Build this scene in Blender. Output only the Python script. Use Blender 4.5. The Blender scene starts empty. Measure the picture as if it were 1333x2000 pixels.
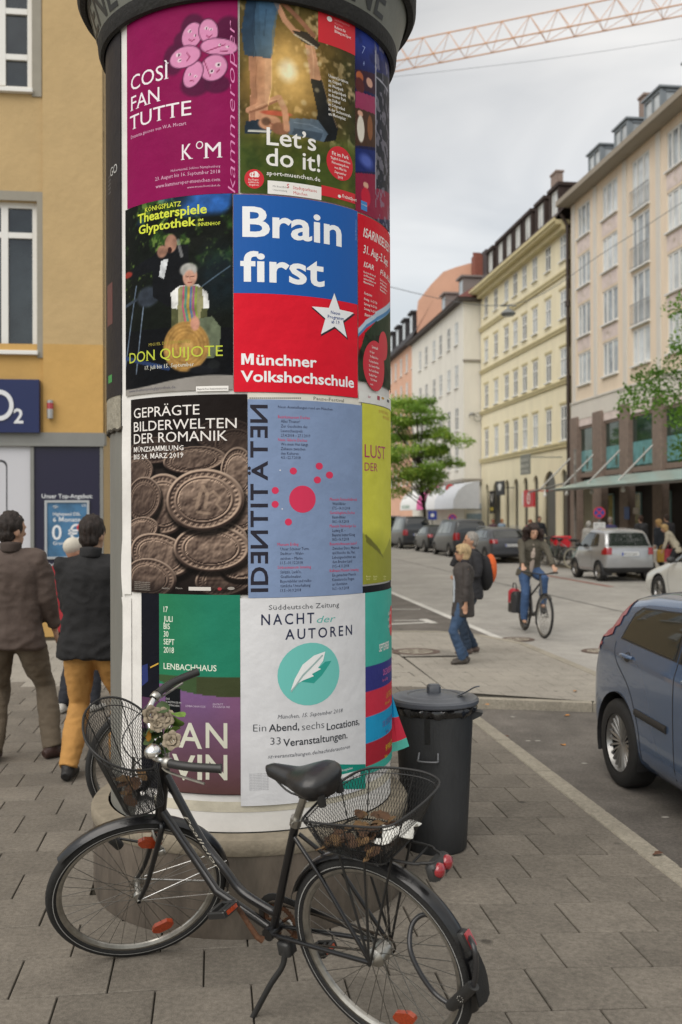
import bpy, bmesh, math, random
import numpy as np
from mathutils import Vector, Matrix, noise as mnoise
from mathutils.bvhtree import BVHTree
random.seed(7); rng = np.random.default_rng(7)
PI = math.pi; rad = math.radians
scn = bpy.context.scene; COL = scn.collection
# ---------------------------------------------------------------- camera
F = 1944.0; CX = 666.5; CY = 1000.0
cam_d = bpy.data.cameras.new('camera'); cam = bpy.data.objects.new('camera', cam_d); COL.objects.link(cam)
CAMLOC = Vector((0, 0, 1.8)); PITCH = math.atan(8/F); ROLL = rad(-0.2)
CR = Matrix.Rotation(rad(90)+PITCH, 3, 'X') @ Matrix.Rotation(ROLL, 3, 'Z')
cam.matrix_world = Matrix.Translation(CAMLOC) @ CR.to_4x4()
cam_d.sensor_fit = 'VERTICAL'; cam_d.sensor_height = 36; cam_d.lens = 36*F/2000
cam_d.clip_start = 0.1; cam_d.clip_end = 3000
cam_d.dof.use_dof = True; cam_d.dof.focus_distance = 4.25; cam_d.dof.aperture_fstop = 3.0
scn.camera = cam
# ---------------------------------------------------------------- world and sun (overcast)
wd = bpy.data.worlds.new("World"); scn.world = wd; wd.use_nodes = True
nt = wd.node_tree; nt.nodes.clear(); N = nt.nodes.new; LK = nt.links.new
SUN_EL, SUN_AZ = rad(46), rad(215)      # azimuth measured clockwise from +Y: veiled sun behind us and to the left
sky = N('ShaderNodeTexSky'); sky.sky_type = 'NISHITA'; sky.sun_disc = False
sky.sun_elevation = SUN_EL; sky.sun_rotation = SUN_AZ
bg1 = N('ShaderNodeBackground'); LK(sky.outputs[0], bg1.inputs[0]); bg1.inputs[1].default_value = 0.05
tc = N('ShaderNodeTexCoord'); mp = N('ShaderNodeMapping'); mp.inputs['Scale'].default_value = (1.1, 1.1, 3.2)
LK(tc.outputs['Generated'], mp.inputs[0])
nz = N('ShaderNodeTexNoise'); nz.inputs['Scale'].default_value = 2.3; nz.inputs['Detail'].default_value = 5; nz.inputs['Roughness'].default_value = .45
nz.inputs['Distortion'].default_value = .5
LK(mp.outputs[0], nz.inputs[0])
rp = N('ShaderNodeValToRGB'); rp.color_ramp.elements[0].position = .36; rp.color_ramp.elements[1].position = .62
rp.color_ramp.elements[0].color = (.165, .152, .125, 1); rp.color_ramp.elements[1].color = (.325, .30, .255, 1)
LK(nz.outputs['Fac'], rp.inputs[0])
sx = N('ShaderNodeSeparateXYZ'); LK(tc.outputs['Generated'], sx.inputs[0])
mr = N('ShaderNodeMapRange'); LK(sx.outputs[2], mr.inputs[0]); mr.inputs[1].default_value = 0; mr.inputs[2].default_value = 1
mr.inputs[3].default_value = 1.0; mr.inputs[4].default_value = 3.0
bg2 = N('ShaderNodeBackground'); LK(rp.outputs[0], bg2.inputs[0]); LK(mr.outputs[0], bg2.inputs[1])
ad = N('ShaderNodeAddShader'); LK(bg1.outputs[0], ad.inputs[0]); LK(bg2.outputs[0], ad.inputs[1])
wo = N('ShaderNodeOutputWorld'); LK(ad.outputs[0], wo.inputs[0])
sd = bpy.data.lights.new('sun', 'SUN'); sd.energy = 1.5; sd.angle = rad(60); sd.color = (1, .95, .88)
so = bpy.data.objects.new('sun', sd); COL.objects.link(so)
sv = Vector((math.sin(SUN_AZ)*math.cos(SUN_EL), math.cos(SUN_AZ)*math.cos(SUN_EL), math.sin(SUN_EL)))
so.rotation_euler = sv.to_track_quat('Z', 'Y').to_euler(); so.location = (0, -5, 30)
scn.view_settings.view_transform = 'Standard'; scn.view_settings.look = 'None'
scn.view_settings.exposure = 0.44; scn.view_settings.gamma = 1; scn.view_settings.use_curve_mapping = False

# ---------------------------------------------------------------- street frame
TH = math.atan2(.1283, .9917)                     # n axis (across the street) turned from +X; s axis runs up the street
def sw(n, s): return (n*math.cos(TH)-s*math.sin(TH), n*math.sin(TH)+s*math.cos(TH))
def ns(x, y): return (x*math.cos(TH)+y*math.sin(TH), -x*math.sin(TH)+y*math.cos(TH))
def Ypx(px, n): return n/(.9917*(px-CX)/F+.1283)   # world depth of the pixel column px on the vertical plane n
def Spx(px, n):
    Y = Ypx(px, n); return ns((px-CX)/F*Y, Y)[1]
def ray(px, py):
    return (CR @ Vector(((px-CX)/F, (CY-py)/F, -1)))
def gp(px, py, z=0.0):
    d = ray(px, py); t = (z-CAMLOC.z)/d.z; return CAMLOC+d*t
def zpx(py, Y): return 1.8+(1008-py)/F*Y

# ---------------------------------------------------------------- materials
MATS = {}
def lin(c): return c/12.92 if c <= .04045 else ((c+.055)/1.055)**2.4
def C(h, k=1.0):
    h = h.lstrip('#'); return tuple(lin(int(h[i:i+2], 16)/255)*k for i in (0, 2, 4))
def mat(name, col=(.5, .5, .5), rough=.6, metal=0, var=0, vs=6, bump=0, bs=60, spec=.5, coat=0, emit=0, attr=False, pos=False, stain=0, stretch=None, dirt=None):
    if name in MATS: return MATS[name]
    m = bpy.data.materials.new(name); m.use_nodes = True; t = m.node_tree; b = t.nodes['Principled BSDF']
    b.inputs['Base Color'].default_value = (*col, 1); b.inputs['Roughness'].default_value = rough
    b.inputs['Metallic'].default_value = metal; b.inputs['Specular IOR Level'].default_value = spec
    b.inputs['Coat Weight'].default_value = coat
    n = t.nodes.new; l = t.links.new
    co = n('ShaderNodeNewGeometry').outputs['Position'] if pos else n('ShaderNodeTexCoord').outputs['Object']
    if stretch:
        mpn = n('ShaderNodeMapping'); mpn.inputs['Scale'].default_value = stretch; l(co, mpn.inputs[0]); co = mpn.outputs[0]
    src = None
    if attr:
        a = n('ShaderNodeAttribute'); a.attribute_name = 'Col'; src = a.outputs['Color']
    if var:
        x = n('ShaderNodeTexNoise'); x.inputs['Scale'].default_value = vs; x.inputs['Detail'].default_value = 6; x.inputs['Roughness'].default_value = .65; l(co, x.inputs[0])
        r = n('ShaderNodeMapRange'); l(x.outputs['Fac'], r.inputs[0]); r.inputs[1].default_value = .3; r.inputs[2].default_value = .7
        r.inputs[3].default_value = 1-var; r.inputs[4].default_value = 1+var
        mx = n('ShaderNodeMix'); mx.data_type = 'RGBA'; mx.blend_type = 'MULTIPLY'; mx.inputs[0].default_value = 1
        if src: l(src, mx.inputs[6])
        else: mx.inputs[6].default_value = (*col, 1)
        l(r.outputs[0], mx.inputs[7]); src = mx.outputs[2]
    if stain:
        x = n('ShaderNodeTexNoise'); x.inputs['Scale'].default_value = 1.1; x.inputs['Detail'].default_value = 8; x.inputs['Roughness'].default_value = .7; l(co, x.inputs[0])
        r = n('ShaderNodeMapRange'); l(x.outputs['Fac'], r.inputs[0]); r.inputs[1].default_value = .52; r.inputs[2].default_value = .72
        r.inputs[3].default_value = 0; r.inputs[4].default_value = stain
        mx = n('ShaderNodeMix'); mx.data_type = 'RGBA'; l(r.outputs[0], mx.inputs[0])
        if src: l(src, mx.inputs[6])
        else: mx.inputs[6].default_value = (*col, 1)
        mx.inputs[7].default_value = (*(dirt or tuple(c*.35 for c in col)), 1); src = mx.outputs[2]
    if src: l(src, b.inputs['Base Color'])
    if bump:
        x = n('ShaderNodeTexNoise'); x.inputs['Scale'].default_value = bs; x.inputs['Detail'].default_value = 4; l(co, x.inputs[0])
        bu = n('ShaderNodeBump'); bu.inputs['Strength'].default_value = bump; bu.inputs['Distance'].default_value = .01; l(x.outputs['Fac'], bu.inputs['Height']); l(bu.outputs[0], b.inputs['Normal'])
    if emit:
        b.inputs['Emission Color'].default_value = (*col, 1); b.inputs['Emission Strength'].default_value = emit
    MATS[name] = m; return m

# ---------------------------------------------------------------- mesh builder
class MB:
    def __init__(s, M=None): s.v = []; s.f = []; s.M = M
    def add(s, vs, fs):
        o = len(s.v)
        if s.M is not None: vs = [tuple(s.M @ Vector(p)) for p in vs]
        s.v += [tuple(p) for p in vs]; s.f += [tuple(i+o for i in f) for f in fs]; return s
    def box(s, x0, x1, y0, y1, z0, z1):
        return s.add([(x, y, z) for z in (z0, z1) for y in (y0, y1) for x in (x0, x1)],
                     [(0, 2, 3, 1), (4, 5, 7, 6), (0, 1, 5, 4), (2, 6, 7, 3), (0, 4, 6, 2), (1, 3, 7, 5)])
    def bbox(s, x0, x1, y0, y1, z0, z1, b=.01):   # box with chamfered upright and top edges
        r = [(x0+b, y0), (x1-b, y0), (x1, y0+b), (x1, y1-b), (x1-b, y1), (x0+b, y1), (x0, y1-b), (x0, y0+b)]
        cx, cy = (x0+x1)/2, (y0+y1)/2
        def sh(p): return (p[0]+(b if p[0] < cx else -b)*.7, p[1]+(b if p[1] < cy else -b)*.7)
        vs = [(*p, z0) for p in r]+[(*p, z1-b) for p in r]+[(*sh(p), z1) for p in r]
        fs = [tuple(reversed(range(8)))]+[(i, (i+1) % 8, 8+(i+1) % 8, 8+i) for i in range(8)]+[(8+i, 8+(i+1) % 8, 16+(i+1) % 8, 16+i) for i in range(8)]+[tuple(range(16, 24))]
        return s.add(vs, fs)
    def tube(s, pts, r, n=8, closed=False, caps=True, side=None, rb=None):
        P = [Vector(p) for p in pts]; m = len(P); rs = r if hasattr(r, '__len__') else [r]*m
        rbs = rb if rb is not None else rs
        if not hasattr(rbs, '__len__'): rbs = [rbs]*m
        vs = []; ref = None
        for i in range(m):
            if closed: t = P[(i+1) % m]-P[i-1]
            else: t = P[min(i+1, m-1)]-P[max(i-1, 0)]
            if t.length < 1e-9: t = Vector((0, 0, 1))
            t.normalize()
            if side is not None: a = Vector(side)-t*t.dot(Vector(side))
            elif ref is None:
                a = t.orthogonal()
            else: a = ref-t*t.dot(ref)
            if a.length < 1e-6: a = t.orthogonal()
            a.normalize(); ref = a; b = t.cross(a)
            for k in range(n):
                q = 2*PI*k/n; vs.append(P[i]+a*math.cos(q)*rs[i]+b*math.sin(q)*rbs[i])
        fs = []
        for i in range(m if closed else m-1):
            j = (i+1) % m
            for k in range(n): fs.append((i*n+k, i*n+(k+1) % n, j*n+(k+1) % n, j*n+k))
        if caps and not closed: fs += [tuple(reversed(range(n))), tuple(range((m-1)*n, m*n))]
        return s.add(vs, fs)
    def lathe(s, prof, n=24, o=(0, 0, 0), ax=(0, 0, 1), arc=None):
        ax = Vector(ax).normalized(); a = Vector((1, 0, 0)) if abs(ax.x) < .9 else Vector((0, 1, 0))
        a = (a-ax*ax.dot(a)).normalized(); b = ax.cross(a); o = Vector(o); vs = []
        full = arc is None; a0, a1 = arc or (0, 2*PI); m = n if full else n+1
        for r, z in prof:
            for k in range(m):
                q = a0+(a1-a0)*k/n; vs.append(o+ax*z+a*math.cos(q)*r+b*math.sin(q)*r)
        fs = []
        for i in range(len(prof)-1):
            for k in range(n):
                k2 = (k+1) % m; fs.append((i*m+k, i*m+k2, (i+1)*m+k2, (i+1)*m+k))
        return s.add(vs, fs)
    def ell(s, c, r, n=12, M=None):
        vs = []; fs = []; h = n//2
        for i in range(h+1):
            p = PI*i/h
            for k in range(n):
                q = 2*PI*k/n; d = Vector((r[0]*math.sin(p)*math.cos(q), r[1]*math.sin(p)*math.sin(q), r[2]*math.cos(p)))
                if M is not None: d = M @ d
                vs.append(Vector(c)+d)
        for i in range(h):
            for k in range(n): fs.append((i*n+k, (i+1)*n+k, (i+1)*n+(k+1) % n, i*n+(k+1) % n))
        return s.add(vs, fs)
    def prism(s, pts, z0, z1):
        n = len(pts)
        return s.add([(*p, z0) for p in pts]+[(*p, z1) for p in pts], [tuple(reversed(range(n))), tuple(range(n, 2*n))]+[(i, (i+1) % n, n+(i+1) % n, n+i) for i in range(n)])
    def quad(s, *p): return s.add(p, [tuple(range(len(p)))])
    def mesh(s, name, m=None, smooth=None):
        me = bpy.data.meshes.new(name); me.from_pydata(s.v, [], s.f); me.validate(); me.update()
        if m: me.materials.append(m)
        if smooth:
            me.polygons.foreach_set('use_smooth', [True]*len(me.polygons))
            if smooth < 180: me.set_sharp_from_angle(angle=rad(smooth))
        return me
    def build(s, name, m=None, parent=None, smooth=None, loc=None):
        return obj(name, s.mesh(name, m, smooth), parent, loc)
def obj(name, me, parent=None, loc=None, label=None):
    o = bpy.data.objects.new(name, me); COL.objects.link(o)
    if parent: o.parent = parent
    if loc: o.location = loc
    if label: o['label'] = label
    return o
def tag(o, label, cat, group=None):
    o['label'] = label; o['category'] = cat
    if group: o['group'] = group
    return o
def thing(name, label, cat, loc=(0, 0, 0), rz=0, group=None):
    o = bpy.data.objects.new(name, None); COL.objects.link(o); o.location = loc; o.rotation_euler = (0, 0, rz)
    o.empty_display_size = .2
    return tag(o, label, cat, group)
def struct(o): o['kind'] = 'structure'; return o
def stuff(o): o['kind'] = 'stuff'; return o
def kids(o): return [c for c in bpy.data.objects if c.parent == o]
def dup(o, parent=None, cmap=None):
    if cmap is None:
        cmap = {}
        for c in bpy.data.objects:
            if c.parent: cmap.setdefault(c.parent, []).append(c)
    c = o.copy(); COL.objects.link(c)
    if parent: c.parent = parent
    for k in cmap.get(o, []): dup(k, c, cmap)
    return c
def fuse(mb, vox, name, m, parent=None, smooth=3, disp=None):
    me = mb.mesh(name+'_raw'); o = bpy.data.objects.new('tmp', me); COL.objects.link(o)
    r = o.modifiers.new('r', 'REMESH'); r.mode = 'VOXEL'; r.voxel_size = vox; r.use_smooth_shade = True
    if smooth: q = o.modifiers.new('s', 'SMOOTH'); q.iterations = smooth; q.factor = .5
    dg = bpy.context.evaluated_depsgraph_get(); out = bpy.data.meshes.new_from_object(o.evaluated_get(dg))
    bpy.data.objects.remove(o); bpy.data.meshes.remove(me)
    out.name = name; out.materials.clear(); out.materials.append(m)
    if disp:
        k = len(out.vertices); nn = [v.normal.copy() for v in out.vertices]
        for v, q in zip(out.vertices, nn): v.co += q*disp(v.co)
    out.polygons.foreach_set('use_smooth', [True]*len(out.polygons)); out.update()
    return obj(name, out, parent)
def lp(a, b, t): return a+(b-a)*t
def interp(x, xs, ys): return float(np.interp(x, xs, ys))
def crv(pts, n=6):                                   # Catmull-Rom through points
    P = [Vector(p) for p in pts]; out = []
    for i in range(len(P)-1):
        a, b, c, d = P[max(i-1, 0)], P[i], P[i+1], P[min(i+2, len(P)-1)]
        for k in range(n):
            t = k/n; out.append(.5*((2*b)+(c-a)*t+(2*a-5*b+4*c-d)*t*t+(3*b-a-3*c+d)*t**3))
    return out+[P[-1]]

# ---------------------------------------------------------------- text as flat mesh
TXC = {}
def glyphs(s, st='r'):
    """verts (in cap heights), faces, width"""
    key = (s, st)
    if key in TXC: return TXC[key]
    cu = bpy.data.curves.new('t', 'FONT'); cu.body = s; cu.size = 1; cu.resolution_u = 3 if 'q' not in st else 1
    cu.offset = .010 if 'b' in st else (.021 if 'x' in st else (-.012 if 'l' in st else 0))
    if 'w' in st: cu.space_character = 1.35
    if 'i' in st: cu.shear = .25
    o = bpy.data.objects.new('t', cu); me = bpy.data.meshes.new_from_object(o)
    v = np.array([tuple(p.co)[:2] for p in me.vertices]) if len(me.vertices) else np.zeros((0, 2))
    f = [tuple(p.vertices) for p in me.polygons]
    cap = .729
    if 's' in st:                                     # serifs on every stem end
        cnt = {}
        for p in f:
            for a, b in zip(p, p[1:]+p[:1]): cnt[(min(a, b), max(a, b))] = cnt.get((min(a, b), max(a, b)), 0)+1
        vs = list(map(tuple, v)); nf = []
        for (a, b), c in cnt.items():
            if c > 1: continue
            (xa, ya), (xb, yb) = v[a], v[b]; w = abs(xb-xa)
            if abs(ya-yb) < 1e-4 and .04 < w < .22 and (abs(ya) < .03 or abs(ya-cap) < .03 or abs(ya-.56) < .02):
                x0, x1 = min(xa, xb)-.055, max(xa, xb)+.055; y0, y1 = (ya, ya+.03) if ya < .3 else (ya-.03, ya)
                o2 = len(vs); vs += [(x0, y0), (x1, y0), (x1, y1), (x0, y1)]; nf.append((o2, o2+1, o2+2, o2+3))
        v = np.array(vs); f = f+nf
    bpy.data.objects.remove(o); bpy.data.curves.remove(cu); bpy.data.meshes.remove(me)
    if len(v):
        x0 = v[:, 0].min(); v = (v-[x0, 0])/cap; w = v[:, 0].max()
    else: w = 1
    TXC[key] = (v, f, w); return TXC[key]
_gl = glyphs
def glyphs(s, st='r'):
    """as above; a bold capital M is drawn by hand, its outline is too tight to be fattened"""
    if 'M' not in s or not ('b' in st or 'x' in st): return _gl(s, st)
    if (s, st, 'm') in TXC: return TXC[(s, st, 'm')]
    st0 = st.replace('b', '').replace('x', '') or 'r'; V, Fc = [], []; k = .25 if 'x' in st else .19; parts = []; cur = ''
    for c in s:
        if c == 'M':
            if cur: parts.append(cur)
            parts.append('M'); cur = ''
        else: cur += c
    if cur: parts.append(cur)
    pre = ''
    for q in parts:
        pre += q
        if not q.strip(): continue
        x1 = _gl(pre.rstrip(), st0)[2]; w = _gl(q.strip(), st0)[2]; x0 = x1-w; o = len(V)
        if q == 'M':
            m = [(0, 0), (0, 1), (k*1.25, 1), (.5, .42), (1-k*1.25, 1), (1, 1), (1, 0), (1-k, 0), (1-k, .64), (.56, .10), (.44, .10), (k, .64), (k, 0)]
            V += [(x0+x*w, y) for x, y in m]; Fc.append(tuple(reversed([o+i for i in range(13)])))
        else:
            v, f, ww = _gl(q.strip(), st); V += [(x0+x*w/ww, y) for x, y in v]; Fc += [tuple(o+i for i in t) for t in f]
    V = np.array(V); TXC[(s, st, 'm')] = (V, Fc, V[:, 0].max()); return TXC[(s, st, 'm')]
def slice_x(v, f, step):
    bm = bmesh.new(); vs = [bm.verts.new((x, y, 0)) for x, y in v]
    for q in f:
        try: bm.faces.new([vs[i] for i in q])
        except ValueError: pass
    x0, x1 = v[:, 0].min(), v[:, 0].max(); x = x0+step
    while x < x1:
        bmesh.ops.bisect_plane(bm, geom=bm.verts[:]+bm.edges[:]+bm.faces[:], plane_co=(x, 0, 0), plane_no=(1, 0, 0)); x += step
    bm.verts.index_update(); V = np.array([tuple(q.co)[:2] for q in bm.verts]); Fc = [tuple(q.index for q in p.verts) for p in bm.faces]
    bm.free(); return V, Fc
def flat_text(mb, s, o, ux, uz, w=None, h=.1, st='r'):
    """write s on a plane: o = lower left corner, ux/uz unit vectors"""
    v, f, ww = glyphs(s, st); kx = (w/ww) if w else h
    o, ux, uz = Vector(o), Vector(ux), Vector(uz)
    mb.add([o+ux*(x*kx)+uz*(y*h) for x, y in v], f)
# ================================================================= ADVERTISING COLUMN
CXY = Vector((-.454, 5.0, 0)); R = .70
col = thing('advertising_column', 'tall round advertising column covered in event posters on a concrete plinth', 'advertising column', CXY)
def hit(px, py, r=R):
    d = ray(px, py); ox, oy = -CXY.x, -CXY.y
    a = d.x**2+d.y**2; b = 2*(ox*d.x+oy*d.y); c = ox*ox+oy*oy-r*r; D = b*b-4*a*c
    t = -b/(2*a) if D < 0 else (-b-math.sqrt(D))/(2*a)
    x, y = ox+d.x*t, oy+d.y*t
    return math.atan2(x, -y), 1.8+d.z*t, t
BASE = {}
def cyl(th, z, r): return (r*math.sin(th), -r*math.cos(th), z)
def ring_sheet(name, th0, th1, z0, z1, r, m, parent, zf=None, label=None):
    """curved sheet; zf(theta) may move its lower edge"""
    k = max(2, int(abs(th1-th0)/.03)); mb = MB(); vs = []
    for i in range(k+1):
        t = lp(th0, th1, i/k); vs += [cyl(t, zf(t) if zf else z0, r), cyl(t, z1, r)]
    mb.add(vs, [(2*i, 2*i+2, 2*i+3, 2*i+1) for i in range(k)])
    # thin turned edge so that the paper has a thickness
    vs = []; 
    for i in range(k+1):
        t = lp(th0, th1, i/k); vs += [cyl(t, zf(t) if zf else z0, r), cyl(t, zf(t) if zf else z0, r-.004)]
    mb.add(vs, [(2*i, 2*i+1, 2*i+3, 2*i+2) for i in range(k)])
    for t in (th0, th1): mb.add([cyl(t, z0, r), cyl(t, z1, r), cyl(t, z1, r-.004), cyl(t, z0, r-.004)], [(0, 1, 2, 3)])
    o = mb.build(name, m, parent, smooth=40); BASE[o] = r-R
    if label: o['label'] = label
    return o
def PM(name, h, rough=.5): return mat('print_'+name, C(h, .94), rough, var=.06, vs=7, bump=.55, bs=11, spec=.08)
class Canvas:
    """printed picture: a curved grid whose vertices carry the printed colour"""
    def __init__(s, th0, th1, z0, z1, res=.005, base='000000'):
        s.b = (th0, th1, z0, z1); s.w = int((th1-th0)*R/res); s.h = int((z1-z0)/res)
        s.T, s.Z = np.meshgrid(np.linspace(th0, th1, s.w), np.linspace(z0, z1, s.h)); s.U = s.T*R
        s.c = np.zeros((s.h, s.w, 3)); s.c[:] = s.col(base)
    def col(s, h): return np.array([int(h[i:i+2], 16)/255 for i in (0, 2, 4)])
    def P(s, px, py): t, z, _ = hit(px, py); return t*R, z
    def mixm(s, m, c):
        c = s.col(c) if isinstance(c, str) else c; s.c = s.c*(1-m[..., None])+c*m[..., None]
    def ell(s, px, py, rx, ry, c, soft=.15, rot=0, a=1):
        u, z = s.P(px, py); u2, _ = s.P(px+2, py); _, z2 = s.P(px, py-2); kx = (u2-u)/2; kz = (z2-z)/2
        dx, dz = (s.U-u)/kx, (s.Z-z)/kz; cr, sr = math.cos(rad(rot)), math.sin(rad(rot))
        d = np.sqrt(((dx*cr+dz*sr)/rx)**2+((-dx*sr+dz*cr)/ry)**2)
        s.mixm(np.clip((1-d)/soft+.5, 0, 1)*a if soft > 0 else (d < 1)*a, c); return d
    def poly(s, pts, c, a=1):
        q = [s.P(*p) for p in pts]; ins = np.zeros(s.U.shape, bool); j = len(q)-1
        for i in range(len(q)):
            (xi, zi), (xj, zj) = q[i], q[j]
            if zi != zj: ins ^= ((zi > s.Z) != (zj > s.Z)) & (s.U < (xj-xi)*(s.Z-zi)/(zj-zi)+xi)
            j = i
        s.mixm(ins.astype(float)*a, c)
    def line(s, pts, w, c, a=1):
        for p, q in zip(pts, pts[1:]):
            (x0, z0), (x1, z1) = s.P(*p), s.P(*q); w2 = w*s.P(p[0]+1, p[1])[0]-w*s.P(*p)[0]
            dx, dz = x1-x0, z1-z0; L = dx*dx+dz*dz+1e-12
            t = np.clip(((s.U-x0)*dx+(s.Z-z0)*dz)/L, 0, 1); d = np.hypot(s.U-x0-t*dx, s.Z-z0-t*dz)
            s.mixm(np.clip((max(w*.0022, abs(w2))*.5-d)/.003+.5, 0, 1)*a, c)
    def noise(s, sc, seed=0, oct=4):
        g = np.random.default_rng(seed); out = np.zeros(s.U.shape); amp = 1; tot = 0
        for o in range(oct):
            k = sc*2**o; gw, gh = int((s.b[1]-s.b[0])*R*k)+3, int((s.b[3]-s.b[2])*k)+3; G = g.random((gh, gw))
            x = (s.U-s.U.min())*k; y = (s.Z-s.Z.min())*k; xi, yi = x.astype(int), y.astype(int); fx, fy = x-xi, y-yi
            fx, fy = fx*fx*(3-2*fx), fy*fy*(3-2*fy)
            out += amp*((G[yi, xi]*(1-fx)+G[yi, xi+1]*fx)*(1-fy)+(G[yi+1, xi]*(1-fx)+G[yi+1, xi+1]*fx)*fy); tot += amp; amp *= .55
        return out/tot
    def build(s, name, parent, off, label=None, rough=.5, gain=.92):
        r = R+off; vs = np.stack([r*np.sin(s.T), -r*np.cos(s.T), s.Z], -1).reshape(-1, 3)
        i = np.arange(s.h*s.w).reshape(s.h, s.w); f = np.stack([i[:-1, :-1], i[:-1, 1:], i[1:, 1:], i[1:, :-1]], -1).reshape(-1, 4)
        me = bpy.data.meshes.new(name); me.vertices.add(len(vs)); me.vertices.foreach_set('co', vs.ravel())
        me.loops.add(f.size); me.loops.foreach_set('vertex_index', f.ravel().astype(np.int32))
        me.polygons.add(len(f)); me.polygons.foreach_set('loop_start', np.arange(0, f.size, 4, dtype=np.int32))
        me.update(calc_edges=True); me.validate()
        c = np.clip(s.c, 0, 1).reshape(-1, 3); c = np.where(c <= .04045, c/12.92, ((c+.055)/1.055)**2.4)*gain
        at = me.color_attributes.new('Col', 'FLOAT_COLOR', 'POINT'); at.data.foreach_set('color', np.c_[np.clip(c, 0, .85), np.ones(len(c))].ravel())
        me.polygons.foreach_set('use_smooth', [True]*len(me.polygons))
        me.materials.append(mat('printed_picture', (.5, .5, .5), rough, var=.05, vs=7, bump=.55, bs=11, attr=True, spec=.08))
        o = obj(name, me, parent); BASE[o] = off
        if label: o['label'] = label
        return o
class Sheet:
    """lettering collected per ink colour, then wrapped round the column"""
    def __init__(s, poster, off): b = BASE[poster]; s.p = poster; s.off = b+(off-b)*.36; s.d = {}
    def mb(s, ink): return s.d.setdefault(ink, MB())
    def wrap(s, ink, v, f, th, z, kx, kz, big, rot=False):
        if rot: v = np.stack([-v[:, 1]*kz, v[:, 0]*kx], 1)
        else: v = v*[kx, kz]
        if big and len(v): v, f = slice_x(v, f, .035)
        r = R+s.off; s.mb(ink).add([cyl(th+x/R, z+y, r) for x, y in v], f)
    def t(s, txt, x0, y0, x1, y1, cap, ink='ffffff', st='r'):
        a, za, ta = hit(x0, y0); b, zb, tb = hit(x1, y1); v, f, w = glyphs(txt, st if cap > 11 else st+'q')
        s.wrap(ink, v, f, a, (za+zb)/2, (b-a)*R/w, cap*ta*1.0/F, cap > 14)
    def w(s, txt, x0, y0, cap, ink='ffffff', st='r', asp=.9):      # natural width
        a, za, ta = hit(x0, y0); v, f, w = glyphs(txt, st if cap > 11 else st+'q'); k = cap*ta/F
        s.wrap(ink, v, f, a, za, k*asp, k, cap > 14)
    def vert(s, txt, x0, y0, y1, cap, ink, st='r'):                 # reads upwards, foot at (x0,y0)
        a, za, ta = hit(x0, y0); _, zb, _ = hit(x0, y1); v, f, w = glyphs(txt, st); s.wrap(ink, v, f, a, za, (zb-za)/w, cap*ta/F, cap > 14, True)
    def rect(s, x0, y0, x1, y1, ink, lift=0):
        a, za, _ = hit(x0, y0); b, _, _ = hit(x1, y0); _, zb, _ = hit(x0, y1)
        v = np.array([(0, 0), ((b-a)*R, 0), ((b-a)*R, zb-za), (0, zb-za)]); v, f = slice_x(v, [(0, 1, 2, 3)], .03)
        r = R+s.off+lift; s.mb(ink).add([cyl(a+x/R, za+y, r) for x, y in v], f)
    def disc(s, px, py, rx, ink, ry=None, star=0, lift=0):
        a, z, t = hit(px, py); a2 = hit(px+rx, py)[0]; ru = (a2-a)*R; rz = (ry or rx)*t/F; n = 10 if star else 32
        p = [(ru*math.cos(PI/2+2*PI*i/n)*(1 if not star or i % 2 == 0 else .42), rz*math.sin(PI/2+2*PI*i/n)*(1 if not star or i % 2 == 0 else .42)) for i in range(n)]
        v, f = slice_x(np.array(p+[(0, 0)]), [(i, (i+1) % n, n) for i in range(n)], .03)
        r = R+s.off+lift; s.mb(ink).add([cyl(a+x/R, z+y, r) for x, y in v], f)
    def poly(s, pts, ink, lift=0):
        q = [hit(*p) for p in pts]; v = np.array([(p[0]*R, p[1]) for p in q]); v, f = slice_x(v, [tuple(range(len(q)))], .03)
        r = R+s.off+lift; s.mb(ink).add([cyl(x/R, y, r) for x, y in v], f)
    def done(s):
        for k, mb in s.d.items(): mb.build('lettering', mat('ink_'+k, C(k), .5, spec=.3), s.p)
def th(px, py=1000): return hit(px, py)[0]
def zz(px, py): return hit(px, py)[1]

# ---- plinth, shaft, cap
conc = mat('concrete', C('6f655a', .72), .9, var=.4, vs=7, bump=.5, bs=40, stain=.55, stretch=(1, 1, .35), dirt=(.07, .065, .05))
MB().lathe([(.0, 0), (.762, 0), (.77, .03), (.772, .355)], 72).build('plinth', conc, col, smooth=40)
MB().lathe([(.775, .355), (.780, .362), (.782, .405), (.772, .422), (.70, .432)], 72).build('plinth_rim', mat('concrete_light', C('978d7b', .75), .9, var=.2, vs=14, bump=.4, bs=50, stain=.4, dirt=(.12, .11, .09)), col, smooth=40)
shaft_m = mat('shaft_grey_paint', C('9c9c95', .5), .6, var=.10, vs=5, bump=.15, bs=30, stain=.3, stretch=(1, 1, .3))
MB().lathe([(R-.012, .43), (R-.012, 4.06)], 96).build('shaft', shaft_m, col, smooth=60)
pw = mat('bare_white_paper', C('dcdad6'), .75, var=.07, vs=7, bump=.5, bs=9, stain=.25, dirt=(.35, .33, .28))
ring_sheet('backing_paper', th(262), th(767)+.6, .437, zz(490, 1500), R-.003, pw, col)
ring_sheet('backing_paper', th(238), th(767)+.6, zz(490, 1500)+.002, 4.05, R-.0032, pw, col)
cream = mat('old_paste_band', C('c6c0ae'), .8, var=.15, vs=8, bump=.4, bs=30)
ring_sheet('paste_band', th(300), th(767)+.6, zz(490, 1600)+.03, zz(490, 1566)+.0, R-.001, cream, col)
black_m = mat('cap_black_metal', C('181715', .7), .75, var=.3, vs=9, bump=.6, bs=45, stain=.5, dirt=(.05, .055, .03))
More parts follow.
